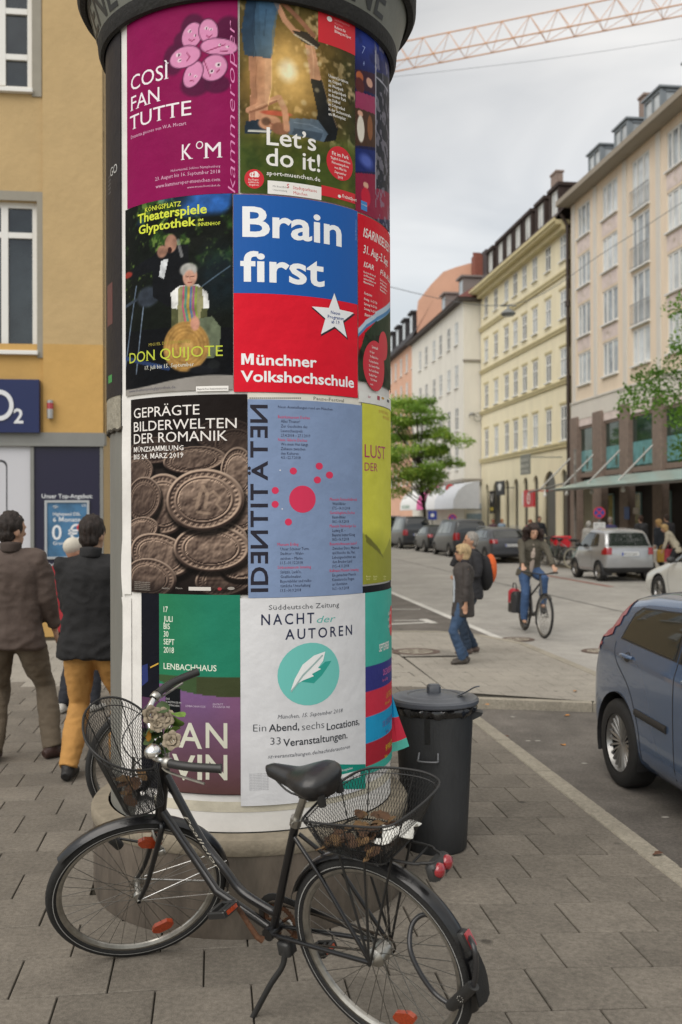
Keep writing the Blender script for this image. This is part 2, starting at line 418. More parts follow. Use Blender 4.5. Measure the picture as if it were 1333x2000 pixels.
MB().lathe([(.70, 4.055), (.712, 4.03), (.728, 4.035), (.738, 4.06), (.742, 4.10), (.735, 4.105)], 96).build('cap_lower_ring', black_m, col, smooth=50)
band_m = mat('cap_letter_band', C('85877d', .6), .55, var=.12, vs=8, bump=.2, bs=30, stain=.35, dirt=(.10, .11, .07))
def bandr(z): return .738+(z-4.104)*.30
MB().lathe([(bandr(4.104), 4.104), (bandr(4.285), 4.285)], 96).build('cap_letter_band', band_m, col, smooth=50)
MB().lathe([(bandr(4.285)-.002, 4.283), (.80, 4.27), (.825, 4.275), (.838, 4.30), (.84, 4.37), (.80, 4.40), (.60, 4.52), (.30, 4.60), (0, 4.63)], 96).build('cap_roof', black_m, col, smooth=30)
MB().lathe([(.0, 4.63), (.06, 4.63), (.05, 4.72), (.0, 4.76)], 24).build('cap_knob', black_m, col, smooth=50)
bl = MB()
for a1 in (hit(757, 55, .77)[0], hit(221, 40, .77)[0], hit(757, 55, .77)[0]+2.3, hit(221, 40, .77)[0]-2.0):
    v, f, w = glyphs('SZENE', 'b'); v = v*[.150, .150]; v, f = slice_x(v, f, .03); w *= .150
    bl.add([cyl(a1+(x-w)/bandr(4.2), 4.118+y, bandr(4.118+y)+.002) for x, y in v], f)
bl.build('cap_lettering', mat('ink_black_cap', C('1c1d1c'), .5), col)

# ---- row 1
# narrow dark poster far left, with the end of a word
a0 = -1.62
o = ring_sheet('poster', a0, th(238, 600), zz(222, 775), 4.03, R+.004, PM('near_black', '302e30'), col, label='almost black poster on the left flank of the column, white letters GO')
s = Sheet(o, .006); s.w('TANGO', 183, 337, 19, 'b8b8b6', 'r', .9); s.d.clear()
a, za, ta = hit(231, 335); v, f, w = glyphs('GO', 'r'); k = 18*ta/F
s.wrap('b8b8b6', v, f, a-w*k*1.1/R, za, k*1.1, k, True)
s.rect(212, 560, 222, 640, '5e3a3a'); s.rect(214, 735, 221, 750, '3e8a4a')
for i in range(5): s.w('Programm', 214, 350+i*8, 4, '8b8b8b')
s.done()
# magenta opera poster
cv = Canvas(th(250, 200), th(465.5, 200), zz(465, 378), 4.035, .005, '8a0d50')
cv.c += (cv.noise(3, 1)-.5)[..., None]*.05
dk = '4d1238'; pk = 'd88fb8'; ln = '3b1230'
for q in ((378, 55, 24, 27), (362, 80, 22, 20), (383, 165, 30, 24), (424, 165, 26, 18), (340, 118, 20, 30), (448, 62, 28, 30)): cv.ell(*q, dk, .25, a=.85)
for q in ((376, 70, 19, 25, -20), (408, 62, 18, 24, 8), (428, 92, 36, 16, -6), (418, 133, 27, 24, 35), (378, 146, 17, 26, -25), (362, 112, 30, 20, 10)):
    cv.ell(q[0], q[1], q[2]+1.6, q[3]+1.6, ln, .1, q[4]); cv.ell(*q[:4], pk, .12, q[4])
for ex, ey, r in ((372, 62, 4), (382, 70, 3), (404, 56, 4), (413, 58, 3), (430, 88, 3), (445, 92, 3), (427, 127, 6), (414, 140, 5), (372, 146, 3), (383, 150, 3), (350, 108, 5), (352, 119, 4)):
    cv.ell(ex, ey, r, r*.8, 'e9d3de', .2); cv.ell(ex+1, ey, r*.4, r*.5, ln, .2)
for p in (((370, 78), (376, 81), (382, 77)), ((404, 70), (409, 74), (415, 69)), ((430, 100), (445, 101)), ((424, 142), (430, 136)), ((372, 158), (380, 159)), ((366, 104), (372, 112), (366, 120)), ((396, 105), (440, 88)), ((395, 108), (412, 150))): cv.line(p, 1.6, '7a1440')
o = cv.build('poster', col, .004, 'magenta opera poster with a flower made of pink faces')
s = Sheet(o, .0055); W = 'e6dfe4'
s.t('COSÌ', 258, 175, 331, 158, 30, W, 's'); s.t('FAN', 257, 215, 315, 201, 29, W, 's'); s.t('TUTTE', 256, 253, 375, 228, 29, W, 's')
s.t('Dramma giocoso von W.A. Mozart', 258, 271, 365, 246, 7, 'd9a9c6', 's')
s.t('K', 355, 313, 378, 311, 32, W, 's'); s.t('O', 384, 292, 398, 291, 16, W, 's'); s.t('M', 399, 310, 435, 308, 32, W, 's')
for q in (('Hubertussaal, Schloss Nymphenburg', 335, 334, 431, 330, 5), ('23. August bis 16. September 2018', 305, 352, 431, 341, 7.5), ('www.kammeroper-muenchen.com', 306, 367, 431, 356, 7.5), ('www.muenchenticket.de', 367, 370, 431, 363, 4.5)): s.t(*q, 'd9a9c6', 's')
s.vert('kammeroper', 460, 378, 40, 15, 'd17fb0', 'il'); s.done()
# sport poster
cv = Canvas(th(469, 200), th(692.5, 200), zz(560, 382), 4.035, .0045, '3a3a22')
n1 = cv.noise(16, 2, 4); n2 = cv.noise(5, 3, 3); n3 = cv.noise(40, 5, 2)
cv.mixm(np.clip((n1-.45)*6, 0, 1)*.8, '1d2414'); cv.mixm(np.clip((n1*.6+n3*.4-.56)*9, 0, 1)*.85, 'c7b894')
cv.mixm(np.clip((n2-.55)*6, 0, 1)*.6, '24301a')
zg = zz(560, 262); m = (1/(1+np.exp((cv.Z-zg-(n2-.5)*.1)/.02))); cv.mixm(m, '5b6b2e'); cv.mixm(m*np.clip((n1-.5)*5, 0, 1)*.8, '3c5423'); cv.mixm(m*np.clip((n2-.5)*5, 0, 1)*.6, '9a8b3a')
cv.ell(562, 141, 95, 110, 'd08c3c', 1.6, a=.55); cv.ell(562, 141, 48, 55, 'f2c877', 1.4, a=.8); cv.ell(562, 139, 17, 20, 'fff8dc', .9)
sk = 'c08d70'; skd = '8a5d48'
cv.poly([(485, 100), (530, 100), (532, 150), (524, 200), (523, 240), (500, 246), (486, 236), (490, 180)], sk); cv.poly([(485, 100), (500, 100), (500, 240), (488, 236), (490, 180)], skd, .6)
cv.poly([(482, 0), (545, 0), (532, 60), (530, 116), (478, 108), (472, 60)], '33506b'); cv.poly([(482, 0), (500, 0), (496, 112), (478, 108), (472, 60)], '233a52')
cv.poly([(480, 238), (520, 232), (532, 250), (530, 262), (478, 262)], '22303e'); cv.line([(486, 256), (528, 258)], 3, 'd8d8d0')
cv.line([(540, 5), (556, 40), (575, 62), (600, 72)], 11, sk); cv.line([(548, 2), (580, 34), (612, 70)], 9, skd)
cv.poly([(570, 60), (600, 64), (625, 88), (618, 98), (590, 82)], '2a2624'); cv.line([(575, 68), (618, 95)], 3, 'b8b0a0')
cv.poly([(596, 88), (614, 92), (626, 150), (626, 158), (606, 158)], sk); cv.poly([(606, 155), (630, 158), (640, 200), (660, 250), (655, 275), (632, 278), (612, 262), (620, 220)], '1a1d20')
cv.poly([(566, 232), (620, 234), (640, 262), (632, 278), (560, 262)], '56687a'); cv.poly([(575, 250), (630, 262), (625, 276), (570, 262)], '3d4c5c')
cv.ell(527, 240, 22, 14, sk, .2, 10); cv.ell(548, 252, 18, 12, skd, .2); cv.ell(540, 222, 30, 5, 'b8523f', .3)
cv.line([(486, 216), (510, 206), (545, 192), (556, 215), (560, 252)], 12, sk); cv.line([(488, 220), (512, 212), (540, 198)], 4, skd)
cv.poly([(518, 116), (531, 116), (531, 170), (524, 205), (518, 200)], 'd8a888', .5); cv.ell(507, 150, 10, 30, 'a87458', .9, a=.5); cv.line([(503, 118), (500, 160), (503, 200)], 2, '7a4f3c', .5)
cv.poly([(505, 0), (548, 0), (540, 40), (532, 112), (512, 110)], '3c5f80', .6); cv.line([(500, 5), (492, 60), (500, 110)], 2, '1c3048', .7); cv.line([(520, 20), (516, 70)], 1.5, '1c3048', .5)
cv.ell(520, 238, 9, 8, '3a2a22', .5, a=.7); cv.line([(527, 240), (533, 244)], 1.5, '7a3a2c'); cv.line([(608, 92), (612, 120), (612, 152)], 2, 'e0b090', .7); cv.line([(575, 240), (605, 244), (630, 256)], 2, '7d8fa2', .7); cv.line([(500, 210), (530, 198), (545, 194)], 2, 'e0b090', .6)
cv.line([(531, 118), (531, 170), (524, 205)], 2, 'f0c890', .8); cv.line([(628, 155), (642, 205), (658, 250)], 1.5, 'c9a070', .6)
for bx_, by_, br in [(random.uniform(475, 690), random.uniform(20, 225), random.uniform(2, 6)) for _ in range(46)]:
    if bx_ > 545 or by_ < 0: cv.ell(bx_, by_, br, br, random.choice(('e8d9b0', 'f1e2b8', 'c9a860', 'd9cfa8')), .8, a=random.uniform(.15, .55))
cv.c *= (1+(cv.noise(30, 77, 3)-.5)*.35)[..., None]; g_ = np.exp(-(((cv.U-cv.P(562, 141)[0])/.16)**2+((cv.Z-cv.P(562, 141)[1])/.2)**2)); cv.mixm(g_*.30, 'f6cf86'); cv.mixm(np.clip((zz(560, 262)-cv.Z)/.1, 0, .35), '1f2a12')
o = cv.build('poster', col, .0042, 'sports poster with two people exercising on a sunlit lawn', gain=.92)
s = Sheet(o, .0058); Wh = 'e8e6e2'; RD = 'c8202c'
a, z_, _ = hit(621, 96); ring_a = [(621, 20), (692.5, 42), (692.5, 100), (621, 80)]
s.rect(621, 82, 692.5, 2, RD); s.disc(643, 38, 5, Wh); s.w('Landeshauptstadt', 653, 41, 4.5, 'd98c8c'); s.w('München', 653, 48, 4.5, 'd98c8c'); s.w('Referat für', 653, 56, 6, Wh, 'b', .8); s.w('Bildung und Sport', 653, 64, 6, Wh, 'b', .72)
s.t("Let’s", 521, 285, 617, 294, 36, Wh, 'b'); s.t('do it!', 520, 325, 625, 335, 36, Wh, 'b'); s.t('sport-muenchen.de', 521, 344, 625, 354, 9, Wh, 'b')
for i, q in enumerate(['Unsere Locations:', 'im Ostpark', 'im Westpark', 'im Luitpoldpark', 'im Riemer Park', 'im Südbad', 'im Schyrenbad', 'in der Sachsenstraße', 'am Marienplatz']): s.w(q, 641, 151+i*9.3, 6.5, Wh, 'b', .78)
s.disc(664, 320, 24, RD, 33)
for i, (q, c) in enumerate((('Fit im Park', 7.5), ('Täglich kostenlose', 5.2), ('Fitnessangebote', 5.2), ('von Mai bis', 5.2), ('September', 5.2), ('2018', 5.2))):
    w = glyphs(q, 'bq')[2]*c*.36; s.t(q, 664-w, 307+i*8.5-w*.1, 664+w, 307+i*8.5+w*.15, c, Wh, 'b')
s.disc(497, 350, 19, RD); s.disc(493, 342, 5, Wh); s.disc(499, 341, 6, Wh); s.disc(503, 343, 4, Wh); s.w('Bei Regen', 486, 353, 4, Wh); s.w('entfallen die', 485, 358, 4, Wh, 'r', .8); s.w('Angebote', 487, 363, 4, Wh)
s.rect(523, 379, 627, 353, Wh, .0004); s.rect(627, 382, 692.5, 362, RD, .0004); s.done()
s = Sheet(o, .0072); s.w('S', 560, 368, 9, RD, 'x'); s.w('Stadtsparkasse', 572, 370, 7, RD); s.w('München', 573, 380, 6.5, RD); s.w('Mit freundlicher', 533, 366, 4, '888888'); s.w('Unterstützung', 533, 373, 4, '888888')
s.disc(662, 384, 3, Wh); s.w('FreizeitSport', 667, 386, 7, Wh, 'bi', .8); s.done()
# right hand collage of stage pictures
a1 = th(757)+.25
cv = Canvas(th(693, 200), a1, zz(700, 414), 4.035, .005, '1c1f4a')
n1 = cv.noise(12, 8, 4)
cv.ell(715, 60, 60, 60, '2c3f96', 1.2, a=.9); cv.mixm(np.clip((n1-.5)*6, 0, 1)*.5, '15153a')
cv.poly([(693, 135), (760, 170), (760, 215), (693, 172)], '3c2030'); cv.ell(702, 150, 7, 10, 'b0603c'); cv.ell(721, 162, 6, 9, 'cfa08c'); cv.ell(702, 168, 9, 16, '5a2a2a')
cv.poly([(693, 178), (760, 220), (760, 255), (693, 210)], '9a3a5e'); cv.poly([(693, 210), (760, 255), (760, 300), (693, 285)], '4a3426')
cv.ell(703, 222, 5, 6, 'd8a890'); cv.ell(704, 252, 7, 26, 'e2dccf'); cv.ell(722, 250, 5, 24, '8a5a3a'); cv.poly([(693, 290), (760, 310), (760, 345), (693, 335)], '1b2a6a')
cv.ell(715, 315, 12, 12, '5366b8', .8); cv.poly([(693, 338), (760, 352), (760, 430), (693, 430)], '8e2140'); cv.ell(714, 362, 5, 6, 'd8a890'); cv.ell(714, 385, 9, 18, 'c8203a')
cv.poly([(733, 140), (760, 158), (760, 380), (733, 368)], '20242e'); cv.mixm(((cv.T > th(734)) & (cv.noise(30, 4, 2) > .62)).astype(float)*.7, '8b8794')
cv.line([(733, 100), (733, 368)], 1.5, 'a9a9b4'); cv.line([(733, 150), (757, 180)], 1.5, 'a9a9b4')
o = cv.build('poster', col, .0038, 'dark blue and red collage poster of stage scenes')
s = Sheet(o, .0055); s.w('7', 706, 105, 18, '8fa0d8', 'il'); s.w('8', 708, 128, 10, '8fa0d8', 'il'); s.rect(704, 409, 716, 391, '2f7cc0'); s.done()
s = Sheet(o, .0068); s.w('Vorverkauf', 705, 400, 3.4, Wh); s.done()

# ---- row 2
cv = Canvas(th(247, 600), th(455.5, 600), zz(350, 764), zz(455, 378.5), .0042, '0e130e')
n1 = cv.noise(14, 11, 5); n2 = cv.noise(4, 12, 3); n3 = cv.noise(60, 15, 2)
cv.mixm(np.clip((n1-.48)*5, 0, 1)*np.clip((cv.Z-zz(350, 560))/.15, 0, 1), '2c4a1c'); cv.mixm(np.clip((n1*.5+n3*.5-.6)*9, 0, 1)*np.clip((cv.Z-zz(350, 620))/.1, 0, 1)*.7, '7f9a4a')
cv.mixm(np.clip((n2-.6)*9, 0, 1)*np.clip((cv.Z-zz(350, 430))/.03, 0, 1), '2b5fa8'); cv.ell(430, 540, 45, 60, '15242f', .8, a=.6)
cv.poly([(247, 650), (456, 640), (456, 800), (247, 800)], '0a0c10')
cv.line([(247, 720), (268, 560)], 2, '5b6a7c'); cv.line([(268, 730), (285, 570)], 2, '6b7a8c'); cv.line([(247, 600), (300, 570)], 3, '3a4450'); cv.line([(247, 700), (330, 720)], 4, '2a3d66'); cv.line([(395, 560), (450, 520)], 2, '566a7c')
cv.ell(290, 580, 22, 20, '333a44', .3); cv.poly([(248, 536), (300, 500), (318, 480), (370, 478), (368, 560), (330, 600), (300, 580), (300, 530), (256, 548)], '101216')
cv.ell(336, 447, 17, 9, '0b0c0e', .2); cv.poly([(326, 450), (349, 448), (347, 420), (330, 420)], '0b0c0e'); cv.ell(335, 476, 12, 18, '9b7462', .2); cv.ell(333, 489, 4, 6, '2a1512', .3)
cv.ell(318, 492, 10, 12, '9b7462', .3); cv.poly([(316, 510), (330, 505), (322, 545), (312, 540)], 'c8ccd0'); cv.ell(252, 538, 8, 6, 'a03a30', .4); cv.line([(349, 470), (356, 500)], 6, 'c9c9c9', .5)
cv.poly([(335, 572), (352, 558), (388, 556), (406, 572), (410, 600), (398, 622), (345, 622), (336, 600)], 'dedfdd'); cv.poly([(350, 562), (372, 556), (396, 562), (402, 640), (346, 645)], '8d8a66')
for i, cc in enumerate(('c04a7a', '3f8f86', 'c9a23a', '4f6fb0', 'b04a8a', '88a03a')): cv.line([(360+i*5, 560), (358+i*5, 600), (364+i*5, 632)], 2.5, cc)
cv.poly([(336, 602), (350, 604), (348, 640), (336, 640)], '4f5236'); cv.poly([(394, 604), (407, 602), (404, 625), (392, 632)], '4f5236')
cv.poly([(380, 625), (415, 618), (432, 640), (430, 680), (418, 700), (392, 700), (376, 660)], '66705a'); cv.ell(372, 540, 14, 20, 'c99a86', .2); cv.ell(369, 527, 17, 13, 'a9a8a4', .3); cv.ell(371, 543, 11, 15, 'c99a86', .3)
cv.line([(364, 540), (369, 541)], 1.5, '5a3a30'); cv.line([(374, 540), (380, 540)], 1.5, '5a3a30'); cv.line([(368, 552), (376, 552)], 1.5, '8a4038'); cv.line([(372, 541), (373, 547)], 1.4, 'a06a58')
d = cv.ell(363, 677, 45, 49, 'b48c50', .08); r2 = (np.sin(d*42)*.5+.5)*(d < 1); cv.mixm(r2*.35, '7e5c2c'); cv.ell(366, 672, 18, 20, '9a7640', .3); cv.ell(366, 678, 13, 14, 'c09a5c', .5); cv.ell(382, 632, 9, 14, 'c08c78', .3); 
cv.ell(400, 722, 30, 8, '15171c', .3); cv.ell(418, 712, 12, 9, '1d2022', .3)
cv.c *= (1+(cv.noise(34, 78, 3)-.5)*.5)[..., None]
m = np.clip(((zz(350, 738)+.018*np.cos((cv.T-th(420))*5)-.01)-cv.Z)/.004, 0, 1); cv.mixm(m, '98948f'); cv.mixm(m*np.clip((cv.noise(18, 21, 3)-.5)*4, 0, 1)*.5, '8a867f')
o = cv.build('poster', col, .0036, 'open-air theatre poster with a dark-clad man and a seated woman holding a straw hat', gain=.88)
s = Sheet(o, .0052); Yl = 'cdd83a'
s.t('KÖNIGSPLATZ', 285, 416, 355, 402, 9.5, Yl, 'b'); s.t('Theaterspiele', 271, 437, 405, 417, 18, Yl, 'x'); s.t('Glyptothek', 273, 456, 384, 443, 17, Yl, 'x')
s.t('IM', 388, 433, 398, 432, 5, Yl, 'b'); s.t('INNENHOF', 388, 443, 431, 439, 7, Yl, 'b'); s.t('MIGUEL DE CERVANTES', 292, 675, 373, 671, 6, '9b8f35', 's')
s.t('DON QUIJOTE', 255, 707, 436, 699, 21, 'b9c43c', 's'); s.t('17. Juli bis 15. September', 285, 721, 380, 717, 8, 'd5d5c8', 'r'); s.t('www.theaterspieleglyptothek.de', 254, 766, 344, 760, 6, '5d5a66')
s.rect(384, 765, 447, 755, Wh); s.done()
s = Sheet(o, .0066); s.w('Bayerisches Staatsministerium', 387, 762, 4, '555555'); s.done()
# Brain first
zb, zt = zz(457, 765.5), zz(457, 380)
o = ring_sheet('poster', th(457, 600), th(697, 600), zb, zt, R+.0052, PM('red', 'dd1f33'), col, label='blue and red poster reading Brain first')
s = Sheet(o, .0062); s.rect(457, 573, 697, 380.3, '0a56a6'); s.done()
s = Sheet(o, .0074); s.t('Brain', 474, 461, 666, 482, 60, 'eef0f2', 'x'); s.t('first', 470, 549, 633, 560, 60, 'eef0f2', 'x'); s.t('Münchner', 472, 714, 618, 717, 22, 'eef0f2', 'x'); s.t('Volkshochschule', 471, 746, 690, 757, 22, 'eef0f2', 'x')
s.vert('Stadt München', 694.5, 470, 430, 3, '9ab4d8', 'q'); s.done()
st_ = Sheet(o, .0085); st_.disc(653.5, 622, 41, '2a1c28', 48, star=1, lift=-.0008); st_.done()
st_ = Sheet(o, .0092); st_.disc(652, 619, 39, 'e9ebee', 46, star=1); st_.done()
s = Sheet(o, .0105); s.t('Neues', 645, 614, 663, 615.5, 7, '1c3f86', 'b'); s.t('Programm', 639, 623, 670, 625, 7, '1c3f86', 'b'); s.t('ab 1.9.', 646, 632, 663, 633.5, 7, '1c3f86', 'b'); s.done()
# strip of older posters between the rows
o = ring_sheet('torn_paper_strip', th(484, 780), th(705, 780), zz(600, 790), zz(600, 770), R+.0012, PM('strip_white', 'e2dfd4'), col, zf=lambda t: zz(600, 790)+.002*math.sin(t*90), label='torn white strip of an older poster with a dotted border')
s = Sheet(o, .0026)
for i in range(26): s.disc(489+i*3.9, 777.5, 1.3, '26282a')
s.t('Pause-Festival', 612, 783, 672, 784, 7, '55554c', 's'); s.done()
# red river festival poster
cv = Canvas(th(698.5, 600), th(757)+.3, zz(705, 745), zz(700, 417), .0042, 'd3182c')
cv.c += (cv.noise(4, 31)-.5)[..., None]*.05
n1 = cv.noise(16, 33, 4)
cv.poly([(698, 700), (712, 650), (735, 625), (790, 600), (790, 800), (698, 800)], '2c3a26'); cv.mixm((cv.Z < zz(705, 655)+(cv.T-th(705))*.10)*np.clip((n1-.5)*6, 0, 1)*.8, '15180f')
cv.line([(698, 650), (715, 632), (735, 618), (760, 598)], 8, 'b9cfe0'); cv.line([(698, 656), (715, 637), (735, 623), (760, 604)], 3, '4f86b8')
o = cv.build('poster', col, .0047, 'red river festival poster with a round red list of acts')
s = Sheet(o, .0062)
s.w('ISARINSELFEST', 708, 462, 19, Wh, 'bi', .86); s.w('31. Aug.–2. Sept.', 708, 494, 17, Wh, 'bi', .8); s.w('ISAR', 709, 521, 11, Wh, 'bi', 1.3); s.w('FÜR ALLE', 741, 536, 11, Wh, 'bi', 1.3)
for i, q in enumerate(['Rund um die Isar auf', 'der Museumsinsel,', 'mehrere Bühnen und', 'Mitmachaktionen']): s.w(q, 709, 533+i*6.6, 4.4, Wh, 'b'); s.w(q, 741, 548+i*6.6, 4.4, Wh, 'b')
s.w('Festzeiten:', 710, 575, 5.5, Wh, 'bi')
for i, q in enumerate(['Freitag   16–23 Uhr', 'Samstag 10–23 Uhr', 'Sonntag 10–20 Uhr']): s.w(q, 710, 586+i*9.5, 5.2, Wh, 'b')
s.w('Eintritt frei!', 711, 617, 6, Wh, 'bi'); s.disc(732, 715, 17, 'c61a30', 49); s.disc(748, 676, 7, 'c61a30', 28)
s.done(); s = Sheet(o, .0076); s.w('Livemusik', 725, 680, 6, Wh, 'b', .8)
for i, q in enumerate(['Pri Typen', 'The Masked Gunst', 'The Royal Anarchists', 'The Christian Willisohn', 'The Tender Musicians', 'The Black Wagon', 'The Pickleman', 'u.v.m.']): s.w(q, 721-(2 if i > 1 else 0)+(3 if i > 5 else 0), 689+i*9, 4.6, Wh, 'b', .72)
s.done()

# ---- row 3
cv = Canvas(th(258.5, 970), th(484, 970), zz(370, 1161), zz(370, 772), .0036, '241e1c')
def coin(x, y, rx, ry, rot=0, seed=1, tone=1.0):
    u, z = cv.P(x, y); u2 = cv.P(x+2, y)[0]; z2 = cv.P(x, y-2)[1]; kx, kz = (u2-u)/2, (z2-z)/2
    dx, dz = (cv.U-u)/kx, (cv.Z-z)/kz; cr, sr = math.cos(rad(rot)), math.sin(rad(rot)); X, Y = (dx*cr+dz*sr)/rx, (-dx*sr+dz*cr)/ry
    d = np.hypot(X, Y); an = np.arctan2(Y, X); cv.ell(x+3, y+9, rx*1.04, ry*1.06, '0d0a09', .12, rot, a=.85)
    h = .35*np.exp(-((d-.72)/.035)**2)+.5*np.exp(-((d-.93)/.05)**2)+.25*np.exp(-((d-.83)/.04)**2)*(np.sin(an*34)>0)+(cv.noise(26, seed, 3)*.9*(d < .66))+cv.noise(9, seed+1, 3)*.4
    gy, gx = np.gradient(h); sh = np.clip(.46+(-gy*5+gx*3.5)*.6+.12*Y+.1*X, .04, 1.0)*tone
    base = np.array([.78, .68, .60]); dark = np.array([.17, .13, .12]); c = dark+(base-dark)*sh[..., None]
    cv.mixm(np.clip((1-d)/.03+.5, 0, 1), c)
    cv.mixm(np.exp(-((d-.985)/.018)**2)*np.clip(Y*1.2+.2, 0, 1)*.6, 'b9a797')
for q in ((440, 850, 60, 32, 0, 40, .55), (460, 868, 40, 30, 0, 41, .6), (300, 880, 50, 26, 0, 42, .45), (378, 898, 62, 26, 4, 43, .8), (465, 925, 34, 52, 0, 44, 1.0), (268, 920, 30, 30, 0, 45, .6), (320, 985, 50, 60, 0, 46, .8), (470, 1000, 34, 40, 0, 47, .9),
          (280, 975, 33, 44, -10, 48, .55), (440, 1060, 46, 40, 0, 49, .9), (275, 1035, 34, 24, 20, 50, .75), (310, 1085, 62, 42, -15, 51, .85), (290, 1130, 50, 40, 0, 52, .7), (440, 1130, 60, 34, 10, 53, .75), (470, 1110, 40, 22, 0, 54, .9), (412, 1071, 76, 45, 0, 55, .95), (398, 976, 77, 60, 4, 56, .98)): coin(*q)
u, z = cv.P(404, 976)
for p, w in ((((385, 990), (392, 965), (398, 950), (406, 965), (402, 990)), 7), (((392, 968), (380, 975)), 4), (((404, 966), (418, 960), (430, 972), (424, 985)), 5), (((424, 985), (434, 996)), 4), (((386, 1000), (410, 1003)), 5)): cv.line(p, w, 'a8927f', .55)
cv.mixm((cv.Z > zz(370, 905))*np.clip((cv.Z-zz(370, 905))/.16, 0, 1)*.72, '1b1514'); cv.mixm(np.clip((zz(370, 1130)-cv.Z)/.08, 0, .6), '1b1514')
o = cv.build('poster', col, .005, 'dark brown poster of hammered silver coins', gain=.92)
s = Sheet(o, .0066)
for q in (('GEPRÄGTE', 264, 816, 391, 811, 20), ('BILDERWELTEN', 264, 843, 463, 837, 20), ('DER ROMANIK', 264, 866, 445, 862, 20), ('MÜNZSAMMLUNG', 264, 883, 360, 880, 10), ('BIS 24. MÄRZ 2019', 264, 897, 360, 894, 10)): s.t(*q, 'e4e0dc', 'r' if q[5] > 12 else 'b')
s.rect(370, 1153, 413, 1146, 'cfcac4'); s.disc(430, 1150, 4, 'a0343a', 3); s.disc(452, 1149, 7, '9b958e', 3)
for i in range(5): s.w('Staatliche Münzsammlung München', 265, 1137+i*3.6, 2.6, 'a39c94')
s.w('Staatliche', 318, 1150, 4, 'a39c94'); s.w('Museen', 345, 1150, 4, 'a39c94'); s.done()
# Identitäten
o = ring_sheet('poster', th(485, 970), th(706, 970), zz(600, 1165), zz(600, 783), R+.0062, PM('steel_blue', '8498bb'), col, label='grey-blue exhibition poster with red dots and upright dark title')
s = Sheet(o, .0076); NV = '23263f'; RR = 'd23258'
zI0, zI1 = hit(520, 1156)[1], hit(520, 791)[1]; a = hit(522.5, 980)[0]; tI = hit(522, 980)[2]
L = 'IDENTITÄTEN'; ws = [glyphs(c, 'x')[2] for c in L]; gap = .17; tot = sum(ws)+gap*(len(L)-1); kx = (zI1-zI0)/tot; pos = 0
for ch, w in zip(L, ws):
    v, f, _ = glyphs(ch, 'x'); v = v.copy()
    if ch in 'EN': v[:, 0] = w-v[:, 0]
    v2 = np.stack([-v[:, 1]*34*tI/F*(1.0 if ch != 'Ä' else .93), (v[:, 0]+pos)*kx], 1); v2, f2 = slice_x(v2, f, .035)
    s.mb('211f2c').add([cyl(a+x/R, zI0+y, R+s.off) for x, y in v2], f2); pos += w+gap
s.disc(590.6, 975, 25, RR, 26.5)
for x, y in ((572.5, 920), (622.6, 910.5), (619, 937.5), (642.5, 928), (537.6, 958), (537.4, 985), (563, 1019.5)): s.disc(x, y, 6.8, RR)
s.t('Neun Ausstellungen rund um München', 543, 797.5, 648, 802, 5.5, NV)
def col_text(x0, ys, lines, k):
    for y, q in zip(ys, lines):
        red = q[0] == '*'; q = q.lstrip('*'); px = x0 if red else x0+k; s.w(q, px, 760+y/2.222, 6.2, RR if red else NV, 'r', .80)
col_text(543, (127, 146, 167, 187, 207, 226, 245, 265, 285, 303), ['*Bezirksmuseum Dachau', 'Alles Theater!', 'Zur Geschichte des', 'Laienschauspiels', '27.4.2018 – 27.1.2019', '*Neue Galerie Dachau', 'Wo mein Hut hängt.', 'Zuhause zwischen', 'den Kulturen', '4.5.–22.7.2018'], 5.5)
col_text(542, (680, 700, 720, 741, 760, 780, 800, 820, 840, 860, 880), ['*Museum Erding', 'Unser Schöner Turm.', 'Stadttor – Wahr-', 'zeichen – Marke', '11.5.–31.12.2018', '*Schlossmuseum Ismaning', 'Strizzis, Lackl’n,', 'Goaßlschnalzer.', 'Bayernbilder und volks-', 'tümliche Unterhaltung', '13.5.–30.9.2018'], 5.5)
col_text(643, [484+19.4*i for i in range(21)], ['*Museum Fürstenfeldbruck', 'Wald-Bilder', '17.5.–14.10.2018', '*Gemäldegalerie Dachau', 'Baum-Bilder', '18.5.–16.9.2018', '*Museum Starnberger See', 'Ludwig III. –', 'Bayerns letzter König', '18.5.–16.9.2018', '*Bauernhofmuseum Jexhof', 'Zwischen Disco, Minirock', 'und Revolte: die 70er.', 'Lebensgeschichten aus', 'dem Brucker Land', '19.5.–4.11.2018', '*Kallmann-Museum Ismaning', 'Ein gemachter Mensch.', 'Künstlerische Fragen', 'an Identitäten', '16.5.–16.9.2018'], 5)
for x, y in ((547, 918.5), (551, 994)): s.disc(x, y, 1.2, 'e8e8e8')
s.done()
# Lust der
cv = Canvas(th(706.5, 900), th(764)+.3, zz(715, 1141), zz(705, 787), .005, 'd3d24e')
cv.c += (cv.noise(5, 61)-.5)[..., None]*.05
cv.ell(733, 1105, 40, 60, 'a9ac3c', .6, a=.8); cv.poly([(706, 1040), (722, 1050), (745, 1085), (760, 1050), (775, 1070), (770, 1141), (706, 1141)], '989a3c', .8); cv.poly([(712, 1042), (720, 1050), (740, 1072), (748, 1090), (715, 1060)], '66662f', .8)
cv.ell(770, 950, 14, 60, '8c2f72', .5); cv.ell(771, 990, 9, 30, 'd886b0', .5)
o = cv.build('poster', col, .0044, 'yellow poster with magenta words LUST DER')
s = Sheet(o, .006); MG = 'a8305c'; s.t('LUST', 711, 893.5, 751, 897, 27, MG, 'r'); s.t('DER', 711, 919, 736, 921, 17, MG, 'r'); s.w('KUNSTHALLE', 739, 806, 6.5, 'c98a3c', 'w'); s.w('MÜNCHEN', 747, 818, 6.5, 'c98a3c', 'w')
for x in (714, 728, 748): s.w('Museum', x, 1128, 4, 'dedc90', 'b'); s.w('Verein', x, 1133, 4, 'dedc90', 'b')
s.done()
